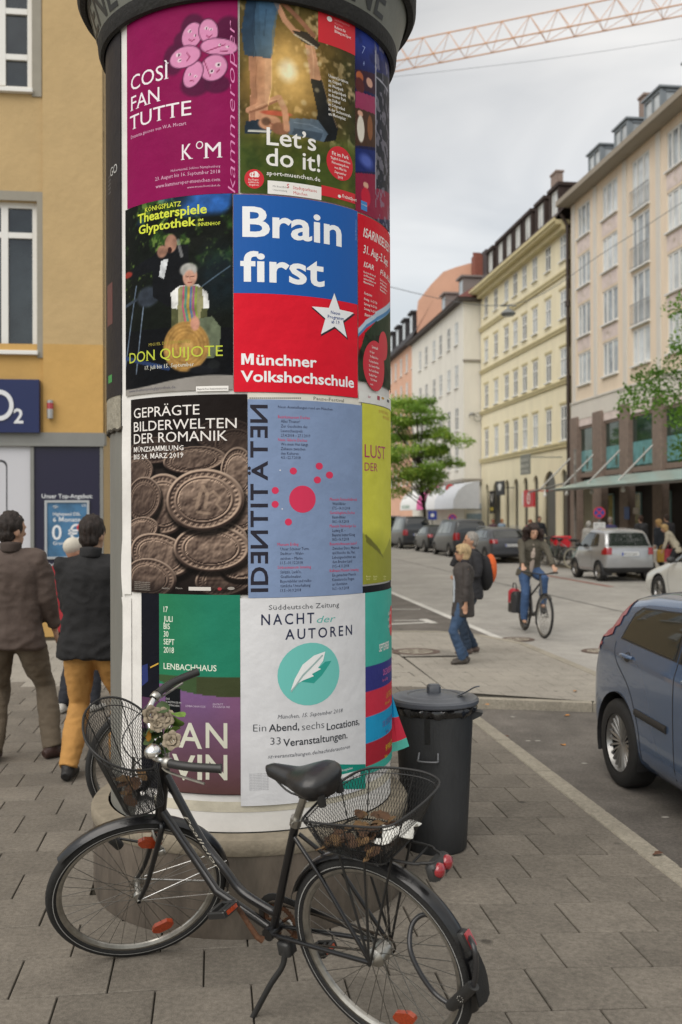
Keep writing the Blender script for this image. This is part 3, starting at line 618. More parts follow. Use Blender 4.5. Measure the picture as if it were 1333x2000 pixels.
o = ring_sheet('poster', th(700, 780), th(764)+.3, zz(705, 786)+.001, zz(702, 764), R+.0056, PM('logo_strip', 'e2e2de'), col, label='white logo strip above the yellow poster')
s = Sheet(o, .007); s.w('Isar', 717, 777, 6, 'b05070', 'i'); s.rect(735, 781, 740, 773, 'a03048'); s.disc(746, 778, 2.5, 'c09040'); s.rect(754, 785, 758, 780, '454850'); s.done()
ring_sheet('poster_edge', th(709, 1150), th(764)+.3, zz(720, 1158)+.001, zz(720, 1144), R+.002, PM('black_strip', '1b1c22'), col)

# ---- row 4
o = ring_sheet('poster', th(278, 1350), th(312.5, 1350), zz(400, 1551), zz(400, 1160), R+.003, PM('blue_black', '15161f'), col, label='narrow blue-black poster strip behind the handlebar')
s = Sheet(o, .0045); s.poly([(279, 1300), (290, 1296), (291, 1330), (279, 1340)], '1e2c66'); s.poly([(295, 1302), (311, 1294), (311, 1297), (295, 1305)], 'c8a040'); s.rect(279, 1420, 312, 1360, '4b2a4a'); s.done()
cv = Canvas(th(313, 1350), th(470, 1350), zz(400, 1551), zz(400, 1161), .005, '2c7a56')
g = (cv.T-cv.T.min())/(cv.T.max()-cv.T.min()); cv.mixm(np.clip(g*1.2-.1, 0, .7), '25806a'); zc = zz(390, 1352)
dd = ((cv.T-th(455))*R/.42)**2+((cv.Z-zz(430, 1300))/.135)**2
low = (cv.Z < zz(400, 1340)); cv.mixm(low.astype(float), '7a5a86'); t2 = np.clip((zz(400, 1360)-cv.Z)/(zz(400, 1360)-zz(400, 1551)), 0, 1); cv.mixm(low*t2*.9, '5b4038'); cv.mixm(low*np.clip((g-.6)*1.6, 0, .5)*(1-t2), '8a5a74')
cv.mixm(((dd < 1) & (cv.Z < zz(400, 1322))).astype(float), '41482f'); cv.mixm(((dd < 1) & (cv.Z < zz(400, 1322)) & (g < .5)).astype(float)*.4, '3f6b43')
cv.poly([(324, 1340), (353, 1344), (353, 1392), (324, 1392)], '14171a'); cv.mixm((cv.Z < zz(400, 1549)).astype(float), '101216')
o = cv.build('poster', col, .0048, 'green and purple museum poster with large letters')
s = Sheet(o, .0062); Cw = 'd9e2d2'
for q, y in zip(['17', 'JULI', 'BIS', '30', 'SEPT', '2018'], (1195, 1213.5, 1228, 1243, 1258, 1274)): s.w(q, 321.5, y, 11.5, Cw, 'b', .78)
s.t('LENBACHHAUS', 321.5, 1308, 424, 1308.5, 12, Cw, 'b')
for q, y in zip(['DAS', 'KUNSTMUSEUM', 'IN MÜNCHEN'], (1366, 1372, 1378)): s.w(q, 326, y, 4, 'b9b9b9')
s.w('LENBACHHAUS.DE', 364, 1380, 4, 'c4b4c8'); s.w('EINTRITT', 417, 1377, 4, 'c4b4c8'); s.w('FÜR KINDER FREI', 417, 1382, 4, 'c4b4c8', 'r', .8)
s.t('D', 313.5, 1460, 343, 1460, 51, 'cfcfbf', 'r'); s.t('A', 351, 1460, 396, 1460, 51, 'cfcfbf', 'b'); s.t('N', 403, 1460, 445, 1460, 51, 'cfcfbf', 'b')
s.t('V', 338, 1522, 383, 1522, 51, 'cfcfbf', 'b'); s.t('I', 387, 1522, 396, 1522, 51, 'cfcfbf', 'b'); s.t('N', 403, 1522, 445, 1522, 51, 'cfcfbf', 'b'); s.done()
# Nacht der Autoren
o = ring_sheet('poster', th(470.5, 1350), th(712, 1350), zz(590, 1566), zz(590, 1166), R+.0064, PM('white', 'dcdde0'), col, label='white literature night poster with a teal circle and a feather')
s = Sheet(o, .0078); NV = '222a48'; TL = '2f9f92'
s.t('Süddeutsche Zeitung', 525, 1189, 661, 1187, 10.5, '4d5056'); s.t('NACHT', 510.5, 1220, 613, 1217, 22, NV, 'bw'); s.t('der', 618, 1216, 654, 1214, 14, '5fb3ab', 'i'); s.t('AUTOREN', 557, 1247, 686, 1241, 21, NV, 'bw')
s.disc(605.5, 1316, 56, '6fc3bb', 61); s.done(); s = Sheet(o, .0088)
s.t('München, 15. September 2018', 542, 1401, 668, 1393, 8.5, '50535c', 'i'); s.t('Ein ', 495, 1429, 520, 1427, 15, '3a3e46', 'l'); s.t('Abend,', 525, 1428, 584, 1425, 15, '2c3038', 'b'); s.t('sechs', 589, 1425, 632, 1422, 15, '3a3e46', 'l'); s.t('Locations,', 637, 1422, 700, 1418, 15, '2c3038', 'b')
s.t('33', 528, 1454, 548, 1453, 15, '3a3e46', 'l'); s.t('Veranstaltungen.', 553, 1453, 677, 1445, 15, '2c3038', 'b'); s.t('sz-veranstaltungen.de/nachtderautoren', 523, 1475, 682, 1466, 8, '50535c', 'i')
s.poly([(567, 1349), (582, 1330), (612, 1334), (628, 1318), (640, 1300), (646, 1290), (634, 1292), (612, 1312), (580, 1330)], TL)
for i in range(11): s.w('Tickets unter sz-tickets.de und an allen', 487, 1512+i*3.1, 2.2, '8a8c92', 'r', .8)
s.poly([(649, 1540), (649, 1496), (653, 1492), (712, 1492), (712, 1540)], '108a7a'); s.done(); s = Sheet(o, .01)
s.poly([(567, 1349), (575, 1326), (590, 1298), (612, 1280), (634, 1272), (630, 1290), (620, 1304), (626, 1306), (608, 1316), (612, 1320), (592, 1328), (578, 1336)], 'eceeee'); s.rect(657, 1528, 702, 1514, 'e4e4e4'); s.w('Seien Sie ausgezeichnet.', 657, 1508, 5, 'e4e4e4', 'b', .62); s.done()
s = Sheet(o, .0114); s.w('Süddeutsche Zeitung', 661, 1523, 5.5, '6a6c74', 'b', .6); s.poly([(567, 1351), (590, 1317), (628, 1278), (630, 1280), (592, 1320), (569, 1351)], '9fb8b6'); s.done()
# striped theatre poster on the right, and its loose corner
stripes = [(1160, 1302, '49b3a4'), (1302, 1351, '3c3f86'), (1351, 1401, 'd33a4e'), (1401, 1453, '2a9fd0'), (1453, 1498, 'b02f3c'), (1498, 1512, '49b3a4')]
cv = Canvas(th(712.5, 1350), th(767)+.12, zz(713, 1514), zz(713, 1158), .005, '49b3a4')
for a_, b_, c_ in stripes: cv.mixm(((cv.Z < zz(713, a_)) & (cv.Z >= zz(713, b_))).astype(float), c_)
o = cv.build('poster', col, .005, 'teal poster with purple, red and blue bands', gain=.92)
s = Sheet(o, .0066); s.disc(762, 1212, 7, 'd6404a', 30); s.w('SEPTEMBER', 739, 1273, 15, Wh, 'x', .62); s.w('DIE ZAUBERFLÖTE', 747, 1319, 12, 'd06aa8', 'b', .6); s.w('Oper von Mozart', 745, 1332, 6.5, 'd06aa8', 'b', .6); s.w('LA STRADA', 753, 1364, 12, 'd8a43c', 'b', .6); s.w('Ballett nach Fellini', 751, 1377, 6.5, 'd8a43c', 'b', .6); s.w('DIE LUSTIGE WITWE', 746, 1420, 12, '6a6aa8', 'b', .6); s.w('Operette', 752, 1432, 6.5, '6a6aa8', 'b', .6); s.w('MY FAIR LADY', 752, 1467, 12, 'e0c030', 'b', .6); s.w('Musical', 750, 1481, 6.5, 'e0c030', 'b', .6)
s.done(); s = Sheet(o, .008)
for q, y in zip(['GÄRTNER', 'PLATZ', 'THEATER'], (1202, 1213, 1227)): s.w(q, 756, y, 6, Wh, 'b', .8)
s.done()
fl = th(766)+.02; mb = MB()
zA, zB, zC, zD = zz(766, 1355), zz(766, 1402), zz(766, 1452), zz(766, 1470)
ex = lambda z: .10*(zA-z)/(zA-zD)
for z1, z0, hh in ((zA, zB, '2a9fd0'), (zB, zC, 'd33a4e'), (zC, zD, '5fc0b0')):
    mb = MB(); p0 = Vector(cyl(fl, 0, R+.004)); tdir = Vector((math.cos(.95), math.sin(.95)*.35, 0)).normalized(); vs = []
    for z in (z1, z0):
        for k in range(4): vs.append(p0+tdir*(ex(z)*k/3)+Vector((0, -.012*math.sin(k/3*PI), z+ (.018*k/3 if z < zC+.01 else 0))))
    mb.add(vs, [(k, k+1, k+5, k+4) for k in range(3)]); q = mb.build('loose_poster_corner', PM('flap'+hh, hh), col); 
# paper dog-ears on the left flank and the ragged end of the thick paper crust
crust = mat('paper_crust', C('8f8a7c'), .85, var=.25, vs=20, bump=.8, bs=40)
ring_sheet('paper_crust', -1.62, th(236, 800), zz(225, 838), zz(225, 772), R+.0015, crust, col, zf=lambda t: zz(225, 838)+.006*math.sin(t*60))
MB().tube([cyl(t, zz(225, 838)-.004+.005*math.sin(t*47), R-.004) for t in np.linspace(-1.62, th(240, 840), 24)], .009, 6).build('crust_edge', mat('crust_dark', C('3a352c'), .9, bump=.6), col)
mb = MB(); te = th(247, 900)
for z0, z1, w in ((zz(247, 1160), zz(247, 820), .035), (.6, zz(260, 1168), .055)):
    k = 18; vs = []
    for i in range(k+1):
        z = lp(z0, z1, i/k); t = te-w*(.7+.3*math.sin(z*9)); vs += [cyl(te+.06, z, R+.001), cyl(t, z, R+.002+.012*abs(math.sin(z*7)))]
    mb.add(vs, [(2*i, 2*i+1, 2*i+3, 2*i+2) for i in range(k)])
mb.build('peeling_paper_edge', pw, col, smooth=60)
MB().tube([cyl(th(243.5, 1000), z, R-.009) for z in np.linspace(.44, zz(243, 845), 6)], .006, 6).build('seam', mat('seam_black', (.02, .02, .02), .8), col)
# ================================================================= BICYCLES
BK = dict(X=.1766, Y=3.4038, yaw=2.5156, lean=.2547, steer=.8768, WB=1.1431, R=.3528)
HT = Vector((.8729, 0, .8964)); HB = Vector((.955, 0, .6765)); BB = Vector((.4709, 0, .3104)); ST = Vector((.2682, 0, .7882))
blackpaint = mat('gloss_black_paint', (.006, .006, .007), .3, coat=.35, bump=.05, bs=80)
rubber = mat('black_rubber', (.014, .014, .014), .75, bump=.3, bs=120, var=.2, vs=30)
plastic = mat('black_plastic', (.02, .02, .02), .45)
chrome = mat('chrome', (.75, .75, .74), .16, 1.0, var=.15, vs=20)
alu = mat('dull_aluminium', (.42, .41, .38), .38, 1.0, var=.25, vs=25)
rusty = mat('rusty_steel', (.10, .045, .022), .8, .2, var=.5, vs=30, bump=.4)
orange = mat('orange_reflector', (.32, .038, .006), .35, var=.35, vs=120, coat=.6)
redl = mat('red_lens', (.26, .006, .014), .12, coat=1)
wirem = mat('black_wire', (.014, .014, .014), .5)
def wheel_parts(root, S, c, Rw, refl=(), rearhub=False, name='wheel', spokes=36, tyrem=rubber):
    """wheel in the x-z plane round c, S = transform of the steered parts"""
    def tr(mb): mb.M = S; return mb
    w = obj(name, None, root) if False else None
    y = (0, 1, 0); b = Rw-.020
    hub = tr(MB()).lathe([(.008, -.065), (.008, -.05), (.022 if rearhub else .013, -.045), (.03 if rearhub else .022, -.032), (.03 if rearhub else .013, -.028), (.034 if rearhub else .013, .028), (.034 if rearhub else .022, .032), (.02, .045), (.008, .05), (.008, .068)], 18, c, y).build('wheel', alu, root, smooth=40)
    t = [(Rw-.041, -.014), (Rw-.034, -.0185), (Rw-.022, -.0205), (Rw-.009, -.0165), (Rw-.002, -.008), (Rw, 0), (Rw-.002, .008), (Rw-.009, .0165), (Rw-.022, .0205), (Rw-.034, .0185), (Rw-.041, .014)]
    tr(MB()).lathe(t, 72, c, y).build('tyre', tyrem, hub, smooth=60)
    tr(MB()).lathe([(Rw-.0295, -.0213), (Rw-.0265, -.0213)], 72, c, y).lathe([(Rw-.0265, .0213), (Rw-.0295, .0213)], 72, c, y).build('reflective_stripe', mat('stripe_grey', (.35, .35, .34), .4), hub)
    tr(MB()).lathe([(Rw-.038, -.0135), (Rw-.050, -.0135), (Rw-.060, -.006), (Rw-.062, 0), (Rw-.060, .006), (Rw-.050, .0135), (Rw-.038, .0135)], 72, c, y).build('rim', alu, hub, smooth=30)
    sp = tr(MB()); cv = Vector(c)
    for k in range(spokes):
        a = 2*PI*k/spokes; sd = 1 if k % 2 else -1; off = 1.25*(1 if (k//2) % 2 else -1)
        p = cv+Vector((.022*math.cos(a+off), sd*.03, .022*math.sin(a+off))); q = cv+Vector(((Rw-.055)*math.cos(a), 0, (Rw-.055)*math.sin(a)))
        sp.tube([p, q], .0013, 4, caps=False)
    sp.build('spokes', mat('spoke_steel', (.22, .215, .2), .4, 1), hub)
    for a in refl:
        a = rad(a); d = Vector((math.cos(a), 0, math.sin(a))); q = Vector((-d.z, 0, d.x)); m0 = cv+d*(Rw-.115)
        r = tr(MB()); P = [m0+d*u*.019+q*v*.042 for u, v in ((-1, -.7), (1, -.45), (1, .45), (-1, .7), (0, 1), )]
        P = [m0+q*.045*x+d*.021*z for x, z in ((-1, -.3), (-.6, -1), (.6, -1), (1, -.3), (1, .3), (.55, 1), (-.55, 1), (-1, .3))]
        r.add([p+Vector((0, .009, 0)) for p in P]+[p-Vector((0, .009, 0)) for p in P], [tuple(range(8)), tuple(reversed(range(8, 16)))]+[(i, i+8, (i+1) % 8+8, (i+1) % 8) for i in range(8)])
        r.build('spoke_reflector', orange, hub)
    return hub
def fender(root, S, c, Rf, a0, a1, m, w=.028, name='mudguard'):
    n = 30; mb = MB(S); vs = []; k = 7
    for th_ in (0, .0015):
        for i in range(n+1):
            a = rad(lp(a0, a1, i/n))
            for j in range(k):
                q = (j/(k-1)-.5)*2; r = Rf-th_-.013*q*q*1.0; vs.append((c[0]+r*math.cos(a), w*q, c[2]+r*math.sin(a)))
    fs = []; o = (n+1)*k
    for i in range(n):
        for j in range(k-1): fs += [(i*k+j, i*k+j+1, (i+1)*k+j+1, (i+1)*k+j), (o+i*k+j, o+(i+1)*k+j, o+(i+1)*k+j+1, o+i*k+j+1)]
        for j in (0, k-1): fs.append((i*k+j, (i+1)*k+j, o+(i+1)*k+j, o+i*k+j))
    mb.add(vs, fs); return mb.build(name, m, root, smooth=60)
def basket(root, S, rim, bot, cell, name='basket'):
    """wire basket: rim and floor outlines (same count, closed), diamond mesh between"""
    n = len(rim); rim = [Vector(p) for p in rim]; bot = [Vector(p) for p in bot]
    def outl(P):
        m = 8; out = []
        for i in range(n):
            a, b, c_, d = P[i-1], P[i], P[(i+1) % n], P[(i+2) % n]
            for k in range(m):
                t = k/m; out.append(.5*((2*b)+(c_-a)*t+(2*a-5*b+4*c_-d)*t*t+(3*b-a-3*c_+d)*t**3))
        return out
    A, B = outl(rim), outl(bot)
    b_ = MB(S).tube(A, .0042, 8, closed=True).build(name, wirem, root, smooth=60)
    f2 = MB(S); q = [lp(x, y, .10) for x, y in zip(A, B)]; f2.tube(q, .002, 5, closed=True).tube(B, .003, 6, closed=True)
    for i in range(0, len(A), len(A)//10): f2.tube([A[i], B[i]], .0022, 5)
    for t in (.3, .5, .7):
        i = int(len(B)*t/2); f2.tube([B[i], B[-i]], .002, 5)
    f2.build('basket_wire', wirem, b_, smooth=60)
    per = sum((A[i]-A[i-1]).length for i in range(len(A))); nu = int(per/cell); ht = (A[0]-B[0]).length; nv = int(ht/cell)
    cum = [0]
    for i in range(len(A)): cum.append(cum[-1]+(A[(i+1) % len(A)]-A[i]).length)
    def at(P, u):
        u = (u % 1)*cum[-1]; i = int(np.searchsorted(cum, u, 'right'))-1; i = min(i, len(A)-1); t = (u-cum[i])/(cum[i+1]-cum[i]+1e-9); return lp(P[i], P[(i+1) % len(A)], t)
    G = [[lp(at(A, (i+.5*(j % 2))/nu), at(B, (i+.5*(j % 2))/nu), j/nv) for i in range(nu)] for j in range(nv+1)]
    ms = MB(S); h = .0010
    def strut(p, q):
        d = (q-p).normalized(); a = d.orthogonal().normalized()*h; b2 = d.cross(a)
        ms.add([p+a, p-a*.5+b2*.87, p-a*.5-b2*.87, q+a, q-a*.5+b2*.87, q-a*.5-b2*.87], [(0, 1, 4, 3), (1, 2, 5, 4), (2, 0, 3, 5)])
    for j in range(nv):
        for i in range(nu):
            k = (i+1) % nu if j % 2 else (i-1) % nu
            strut(G[j][i], G[j+1][i]); strut(G[j][i], G[j+1][k])
    # floor mesh
    cB = sum(B, Vector())/len(B)
    for k in range(1, 9):
        for i in range(0, len(B)): 
            strut(lp(cB, B[i], k/9), lp(cB, B[(i+1) % len(B)], (k+1)/9)); strut(lp(cB, B[i], k/9), lp(cB, B[i-1], (k+1)/9))
    ms.build('wire_mesh', wirem, b_)
    return b_
def steerM(a):
    ax = (HT-HB).normalized(); return Matrix.Translation(HB) @ Matrix.Rotation(a, 4, ax) @ Matrix.Translation(-HB)
def bikeM(X, Y, yaw, lean, pit=0):
    return Matrix.Translation((X, Y, 0)) @ Matrix.Rotation(yaw, 4, 'Z') @ Matrix.Rotation(-lean, 4, 'X') @ Matrix.Rotation(pit, 4, 'Y')
def make_bike(name, label, group, steer, framem, full=False, upright_bar=False, fend=True, tyrem=rubber, wires=36):
    S = steerM(steer); I = Matrix.Identity(4); Rw = BK['R']; WB = BK['WB']
    root = thing(name, label, 'bicycle', group=group)
    rh, fh = Vector((0, 0, Rw)), Vector((WB, 0, Rw)); ax = (HT-HB).normalized()
    # frame
    f = MB(); tt = crv([HT-ax*.03, Vector((.759, 0, .619)), Vector((.665, 0, .515)), Vector((.594, 0, .435)), Vector((.47, 0, .392)), Vector((.43, 0, .39))], 7)
    if not full: tt = [HT-ax*.03, Vector((.34, 0, .62))]
    f.tube(tt, .0165, 12, side=(0, 1, 0)); f.tube([HB+ax*.03, Vector((.727, 0, .405)), BB], .0165, 12)
    f.tube([HT+ax*.012, HB-ax*.012], .021, 14); f.tube([BB, ST], .0155, 12)
    for y in (-.05, .05): f.tube([BB+Vector((0, y*.5, 0)), Vector((.2, y*.9, .335)), rh+Vector((0, y*1.15, 0))], .0085, 8); f.tube([ST+Vector((.01, y*.25, -.06)), Vector((.16, y*.9, .62)), rh+Vector((0, y*1.15, 0))], .0075, 8)
    f.tube([BB+Vector((0, -.036, 0)), BB+Vector((0, .036, 0))], .024, 14)
    fr = f.build('frame', framem, root, smooth=50)
    # fork
    f = MB(S); cr = HB-ax*.03
    f.tube([HB-ax*.005, cr], .022, 12)
    for y in (-1, 1):
        bl = crv([cr+Vector((0, 0, 0)), cr+Vector((0, y*.034, -.01)), lp(cr, fh, .45)+Vector((-.012, y*.045, 0)), lp(cr, fh, .8)+Vector((-.014, y*.052, 0)), fh+Vector((0, y*.056, 0))], 4)
        f.tube(bl, [lp(.0135, .008, i/(len(bl)-1)) for i in range(len(bl))], 10)
    f.build('fork', framem, root, smooth=60)
    wheel_parts(root, S, fh, Rw, (118, 262) if full else (), False, spokes=wires, tyrem=tyrem)
    wheel_parts(root, I, rh, Rw, (255,) if full else (), full, spokes=wires, tyrem=tyrem)
    if fend:
        fender(root, S, fh, Rw+.016, -12 if False else 8, 172, blackpaint) if False else fender(root, S, fh, Rw+.016, 52, 208, blackpaint)
        fender(root, I, rh, Rw+.018, 22, 196, blackpaint)
    # mudguard stays
    f = MB(S)
    for y in (-1, 1):
        for a in ((205, 178) if full else (200,)):
            f.tube([fh+Vector((0, y*.058, 0)), fh+Vector(((Rw+.012)*math.cos(rad(a)), y*.03, (Rw+.012)*math.sin(rad(a))))], .0024, 6)
    if fend: f.build('mudguard_stay', chrome, root, smooth=60)
    # bars
    bars = Vector((.848, 0, .962))+ax*.0
    f = MB(S); f.tube([HT, HT+ax*.10], .0125, 12); hc = HT+ax*.10; f.tube([hc-ax*.02, hc+Vector((.03, 0, .012))], .014, 10)
    hb = hc+Vector((.03, 0, .012)); L = []
    for y in (-1, 1):
        if upright_bar: pts = [hb, hb+Vector((0, y*.1, .01)), hb+Vector((-.02, y*.2, .03)), hb+Vector((-.06, y*.30, .035))]
        else: pts = [hb, hb+Vector((.012, y*.06, .012)), hb+Vector((.012, y*.13, .048)), hb+Vector((-.03, y*.20, .065)), hb+Vector((-.10, y*.255, .062)), hb+Vector((-.195, y*.295, .045))]
        c_ = crv(pts, 5); L.append(c_); f.tube(c_, .0112, 10)
    f.build('handlebar', chrome if full else plastic, root, smooth=60)
    for c_ in L:
        k = len(c_); g = c_[int(k*.62):] if not upright_bar else c_[int(k*.6):]
        e = (g[-1]-g[-2]).normalized(); g = g+[g[-1]+e*.012]
        MB(S).tube(g, [.0165]+[.0155]*(len(g)-2)+[.017], 12).build('grip', plastic, root, smooth=50)
    # saddle
    M2 = Matrix.Translation((.205, 0, .965 if full else .985)) @ Matrix.Rotation(rad(-3), 4, 'Y')
    n = 22; s_ = MB(M2); vs = []; k = 16
    for i in range(n):
        t = i/(n-1); x = lp(-.125, .155, t); w = interp(t, [0, .06, .2, .4, .6, .8, .95, 1], [.035, .082, .098, .075, .042, .03, .022, .008]); hh = interp(t, [0, .08, .25, .6, .9, 1], [.018, .034, .036, .022, .02, .008]); dz = interp(t, [0, .25, .55, 1], [.012, .012, -.006, -.002]); dr = interp(t, [0, .2, .5, 1], [.05, .075, .05, .03])
        for j in range(k):
            q = 2*PI*j/k; cy, cz = math.cos(q), math.sin(q); vs.append((x, w*math.copysign(abs(cy)**.85, cy), dz+(hh*cz if cz > 0 else dr*cz)))
    fs = [(i*k+j, i*k+(j+1) % k, (i+1)*k+(j+1) % k, (i+1)*k+j) for i in range(n-1) for j in range(k)]+[tuple(reversed(range(k))), tuple(range((n-1)*k, n*k))]
    s_.add(vs, fs); sdl = s_.build('saddle', mat('saddle_vinyl', (.016, .016, .017), .36, bump=.1, bs=70, spec=.6), root, smooth=180)
    top = Vector((.198, 0, .915)); MB().tube([ST, top], .0135, 12).build('seat_post', alu, root, smooth=60)
    MB().tube([ST-(ST-BB).normalized()*.02, ST+(ST-BB).normalized()*.012], .021, 14).tube([ST+Vector((.0, -.03, 0)), ST+Vector((0, .03, 0))], .005, 8).build('seat_clamp', alu, root, smooth=50)
    f = MB()
    for y in (-.022, .022): f.tube(crv([(.10, y*1.6, .935), (.13, y, .905), (.25, y, .905), (.32, y*.5, .94)], 4), .0035, 6)
    f.bbox(.175, .225, -.024, .024, .893, .925, .006)
    if full:
        for y in (-.05, .05): f.tube([(.098, y, .90), (.098, y, .94)], .014, 10)
    f.build('saddle_rails', plastic, root, smooth=50)
    # cranks
    d = (Vector((.57, 0, .455))-BB).normalized(); f = MB()
    for y, sg in ((.075, 1), (-.075, -1)):
        e = BB+Vector((0, y, 0)); p = e+d*.17*sg
        MB().tube([e+Vector((0, -.012 if y > 0 else .012, 0)), e+d*.02*sg, p], [.014, .011, .009], 8).build('crank', rusty if full and y > 0 else (alu if full else plastic), root, smooth=50)
        pm = MB(Matrix.Translation(p+Vector((0, .055*(1 if y > 0 else -1), 0)))@Matrix.Rotation(.3, 4, 'Y'))
        pm.bbox(-.045, .045, -.042, -.030, -.012, .012, .004).bbox(-.045, .045, .03, .042, -.012, .012, .004).bbox(-.045, -.030, -.03, .03, -.013, .013, .003).bbox(.030, .045, -.03, .03, -.013, .013, .003).tube([(0, -.045, 0), (0, .04, 0)], .009, 8)
        pd = pm.build('pedal', plastic, root, smooth=30)
        if full:
            MB(pm.M).box(.0455, .048, -.026, .026, -.007, .007).build('pedal_reflector', orange, pd); MB(pm.M).box(-.048, -.0455, -.026, .026, -.007, .007).build('pedal_reflector', orange, pd)
    # chainring with teeth, chain guard
    f = MB(); c0 = BB+Vector((0, -.045, 0)); T = 36; pr = []
    for i in range(T*2): rr = .083 if i % 2 else .077; a = PI*i/T; pr.append((rr*math.cos(a), rr*math.sin(a)))
    f.add([c0+Vector((x, -.0015, z)) for x, z in pr]+[c0+Vector((x*.72, -.0015, z*.72)) for x, z in pr]+[c0+Vector((x, .0015, z)) for x, z in pr]+[c0+Vector((x*.72, .0015, z*.72)) for x, z in pr],
          [(i, (i+1) % 72, 72+(i+1) % 72, 72+i) for i in range(72)]+[(144+i, 216+i, 216+(i+1) % 72, 144+(i+1) % 72) for i in range(72)]+[(i, 144+i, 144+(i+1) % 72, (i+1) % 72) for i in range(72)])
    for i in range(5): a = 2*PI*i/5; f.tube([c0, c0+Vector((.06*math.cos(a), 0, .06*math.sin(a)))], .006, 6)
    f.build('chainring', rusty if full else plastic, root)
    ch = MB(); cr_ = .032; up = [c0+Vector((.08*math.cos(a), 0, .08*math.sin(a))) for a in np.linspace(-1.5, 1.75, 14)]+[rh+Vector((cr_*math.cos(a), -.045, cr_*math.sin(a))) for a in np.linspace(1.7, 4.6, 10)]
    ch.tube(up, .0045, 5, closed=True).build('chain', mat('oily_chain', (.05, .04, .03), .6, .6), root)
    if full:
        gd = MB(); c1 = BB+Vector((0, -.055, 0)); up = [c1+Vector((.098*math.cos(a), 0, .098*math.sin(a))) for a in np.linspace(-.9, 1.6, 12)]+[c1+Vector((-.12, 0, .085)), c1+Vector((-.30, .006, .07)), c1+Vector((-.42, .01, .062))]
        gd.tube(up, .004, 6, rb=[.016]*len(up), side=(0, 1, 0)); gd.build('chain_guard', plastic, root, smooth=60)
        # carrier, stand, lamps, bell, baskets
        f = MB()
        for y in (-.055, .055): f.tube(crv([(.17, y*.6, .775), (.10, y, .762), (-.20, y, .765), (-.25, y*.7, .765)], 4), .005, 7)
        for x in (.08, -.02, -.12, -.22): f.tube([(x, -.055, .763), (x, .055, .763)], .004, 6)
        f.tube(crv([(-.25, -.04, .765), (-.285, -.02, .765), (-.285, .02, .765), (-.25, .04, .765)], 4), .005, 7)
        for y in (-1, 1):
            f.tube([rh+Vector((-.004, y*.066, 0)), (.06, y*.057, .76)], .0045, 6); f.tube([rh+Vector((-.004, y*.066, 0)), (-.15, y*.057, .762)], .0045, 6); f.tube([rh+Vector((.0, y*.066, 0)), (-.045, y*.057, .762)], .004, 6)
        f.build('carrier', wirem, root, smooth=60)
        f = MB(); f.tube(crv([(.40, .03, .285), (.405, .05, .22), (.45, .085, .15), (.50, .125, .06), (.525, .15, .012)], 5), [.011]*21, 10); f.bbox(.375, .43, -.01, .045, .25, .30, .008); f.tube([(.52, .145, .016), (.535, .16, .006)], .015, 8)
        f.build('kickstand', plastic, root, smooth=50)
        b = MB(Matrix.Translation((-.292, 0, .742))@Matrix.Rotation(rad(8), 4, 'Y')); b.bbox(-.012, .03, -.05, .05, -.026, .026, .01)
        lamp = b.build('rear_lamp', plastic, root, smooth=40); b = MB(b.M)
        for y, m2 in ((-.024, 'a'), (.024, 'b')): b.lathe([(.0, -.024), (.012, -.020), (.020, -.016), (.023, -.008), (.023, .0)], 20, (-.004, y, 0), (1, 0, 0))
        b.build('lens', redl, lamp, smooth=60)
        a = rad(157); p = rh+Vector(((Rw+.02)*math.cos(a), 0, (Rw+.02)*math.sin(a))); b = MB(Matrix.Translation(p)@Matrix.Rotation(rad(-68), 4, 'Y')@Matrix.Rotation(rad(90), 4, 'Y'))
        b.bbox(-.016, .03, -.018, .018, -.03, .03, .006); r2 = b.build('mudguard_reflector', plastic, root, smooth=40); MB(b.M).bbox(-.024, -.0165, -.016, .016, -.027, .027, .003).build('lens', redl, r2, smooth=40)
        f = MB(); vs = []; nn = 6
        for i in range(nn):
            a = rad(lp(166, 189, i/(nn-1))); r = Rw+.023+.012*(i/(nn-1))**2; w = interp(i/(nn-1), [0, .5, 1], [.03, .042, .036]); q = rh+Vector((r*math.cos(a), 0, r*math.sin(a))); vs += [q+Vector((0, -w, 0)), q+Vector((-.008, 0, 0)), q+Vector((0, w, 0))]
        f.add(vs, [(3*i+j, 3*i+j+1, 3*i+j+4, 3*i+j+3) for i in range(nn-1) for j in range(2)]); f.add([Vector(v)+Vector((.003, 0, 0)) for v in vs], [(3*i+j, 3*i+j+3, 3*i+j+4, 3*i+j+1) for i in range(nn-1) for j in range(2)]); f.build('mud_flap', rubber, root, smooth=60)
        # bell, brake levers, front lamp and caliper
        bp = L[1][11] if True else None
        q = L[1][int(len(L[1])*.42)]+Vector((0.0, .0, .030)); MB(S).lathe([(.0, .024), (.012, .0225), (.022, .017), (.029, .007), (.031, -.004), (.029, -.008), (.0, -.008)], 24, q, (.1, 0, 1)).tube([q-Vector((0, 0, .04)), q], .006, 8).build('bell', chrome, root, smooth=60)
        for idx, c_ in enumerate(L):
            e = c_[int(len(c_)*.60)]; f = MB(S); f.lathe([(.016, -.014), (.02, -.01), (.02, .01), (.016, .014)], 12, e, (c_[int(len(c_)*.60)+1]-e)); f.tube(crv([e+Vector((.02, 0, -.012)), e+Vector((0, .02*(1 if idx else -1), -.03)), c_[-1]+Vector((.06, .01*(1 if idx else -1), -.035))], 4), .005, 6)
            f.build('brake_lever', alu, root, smooth=50)
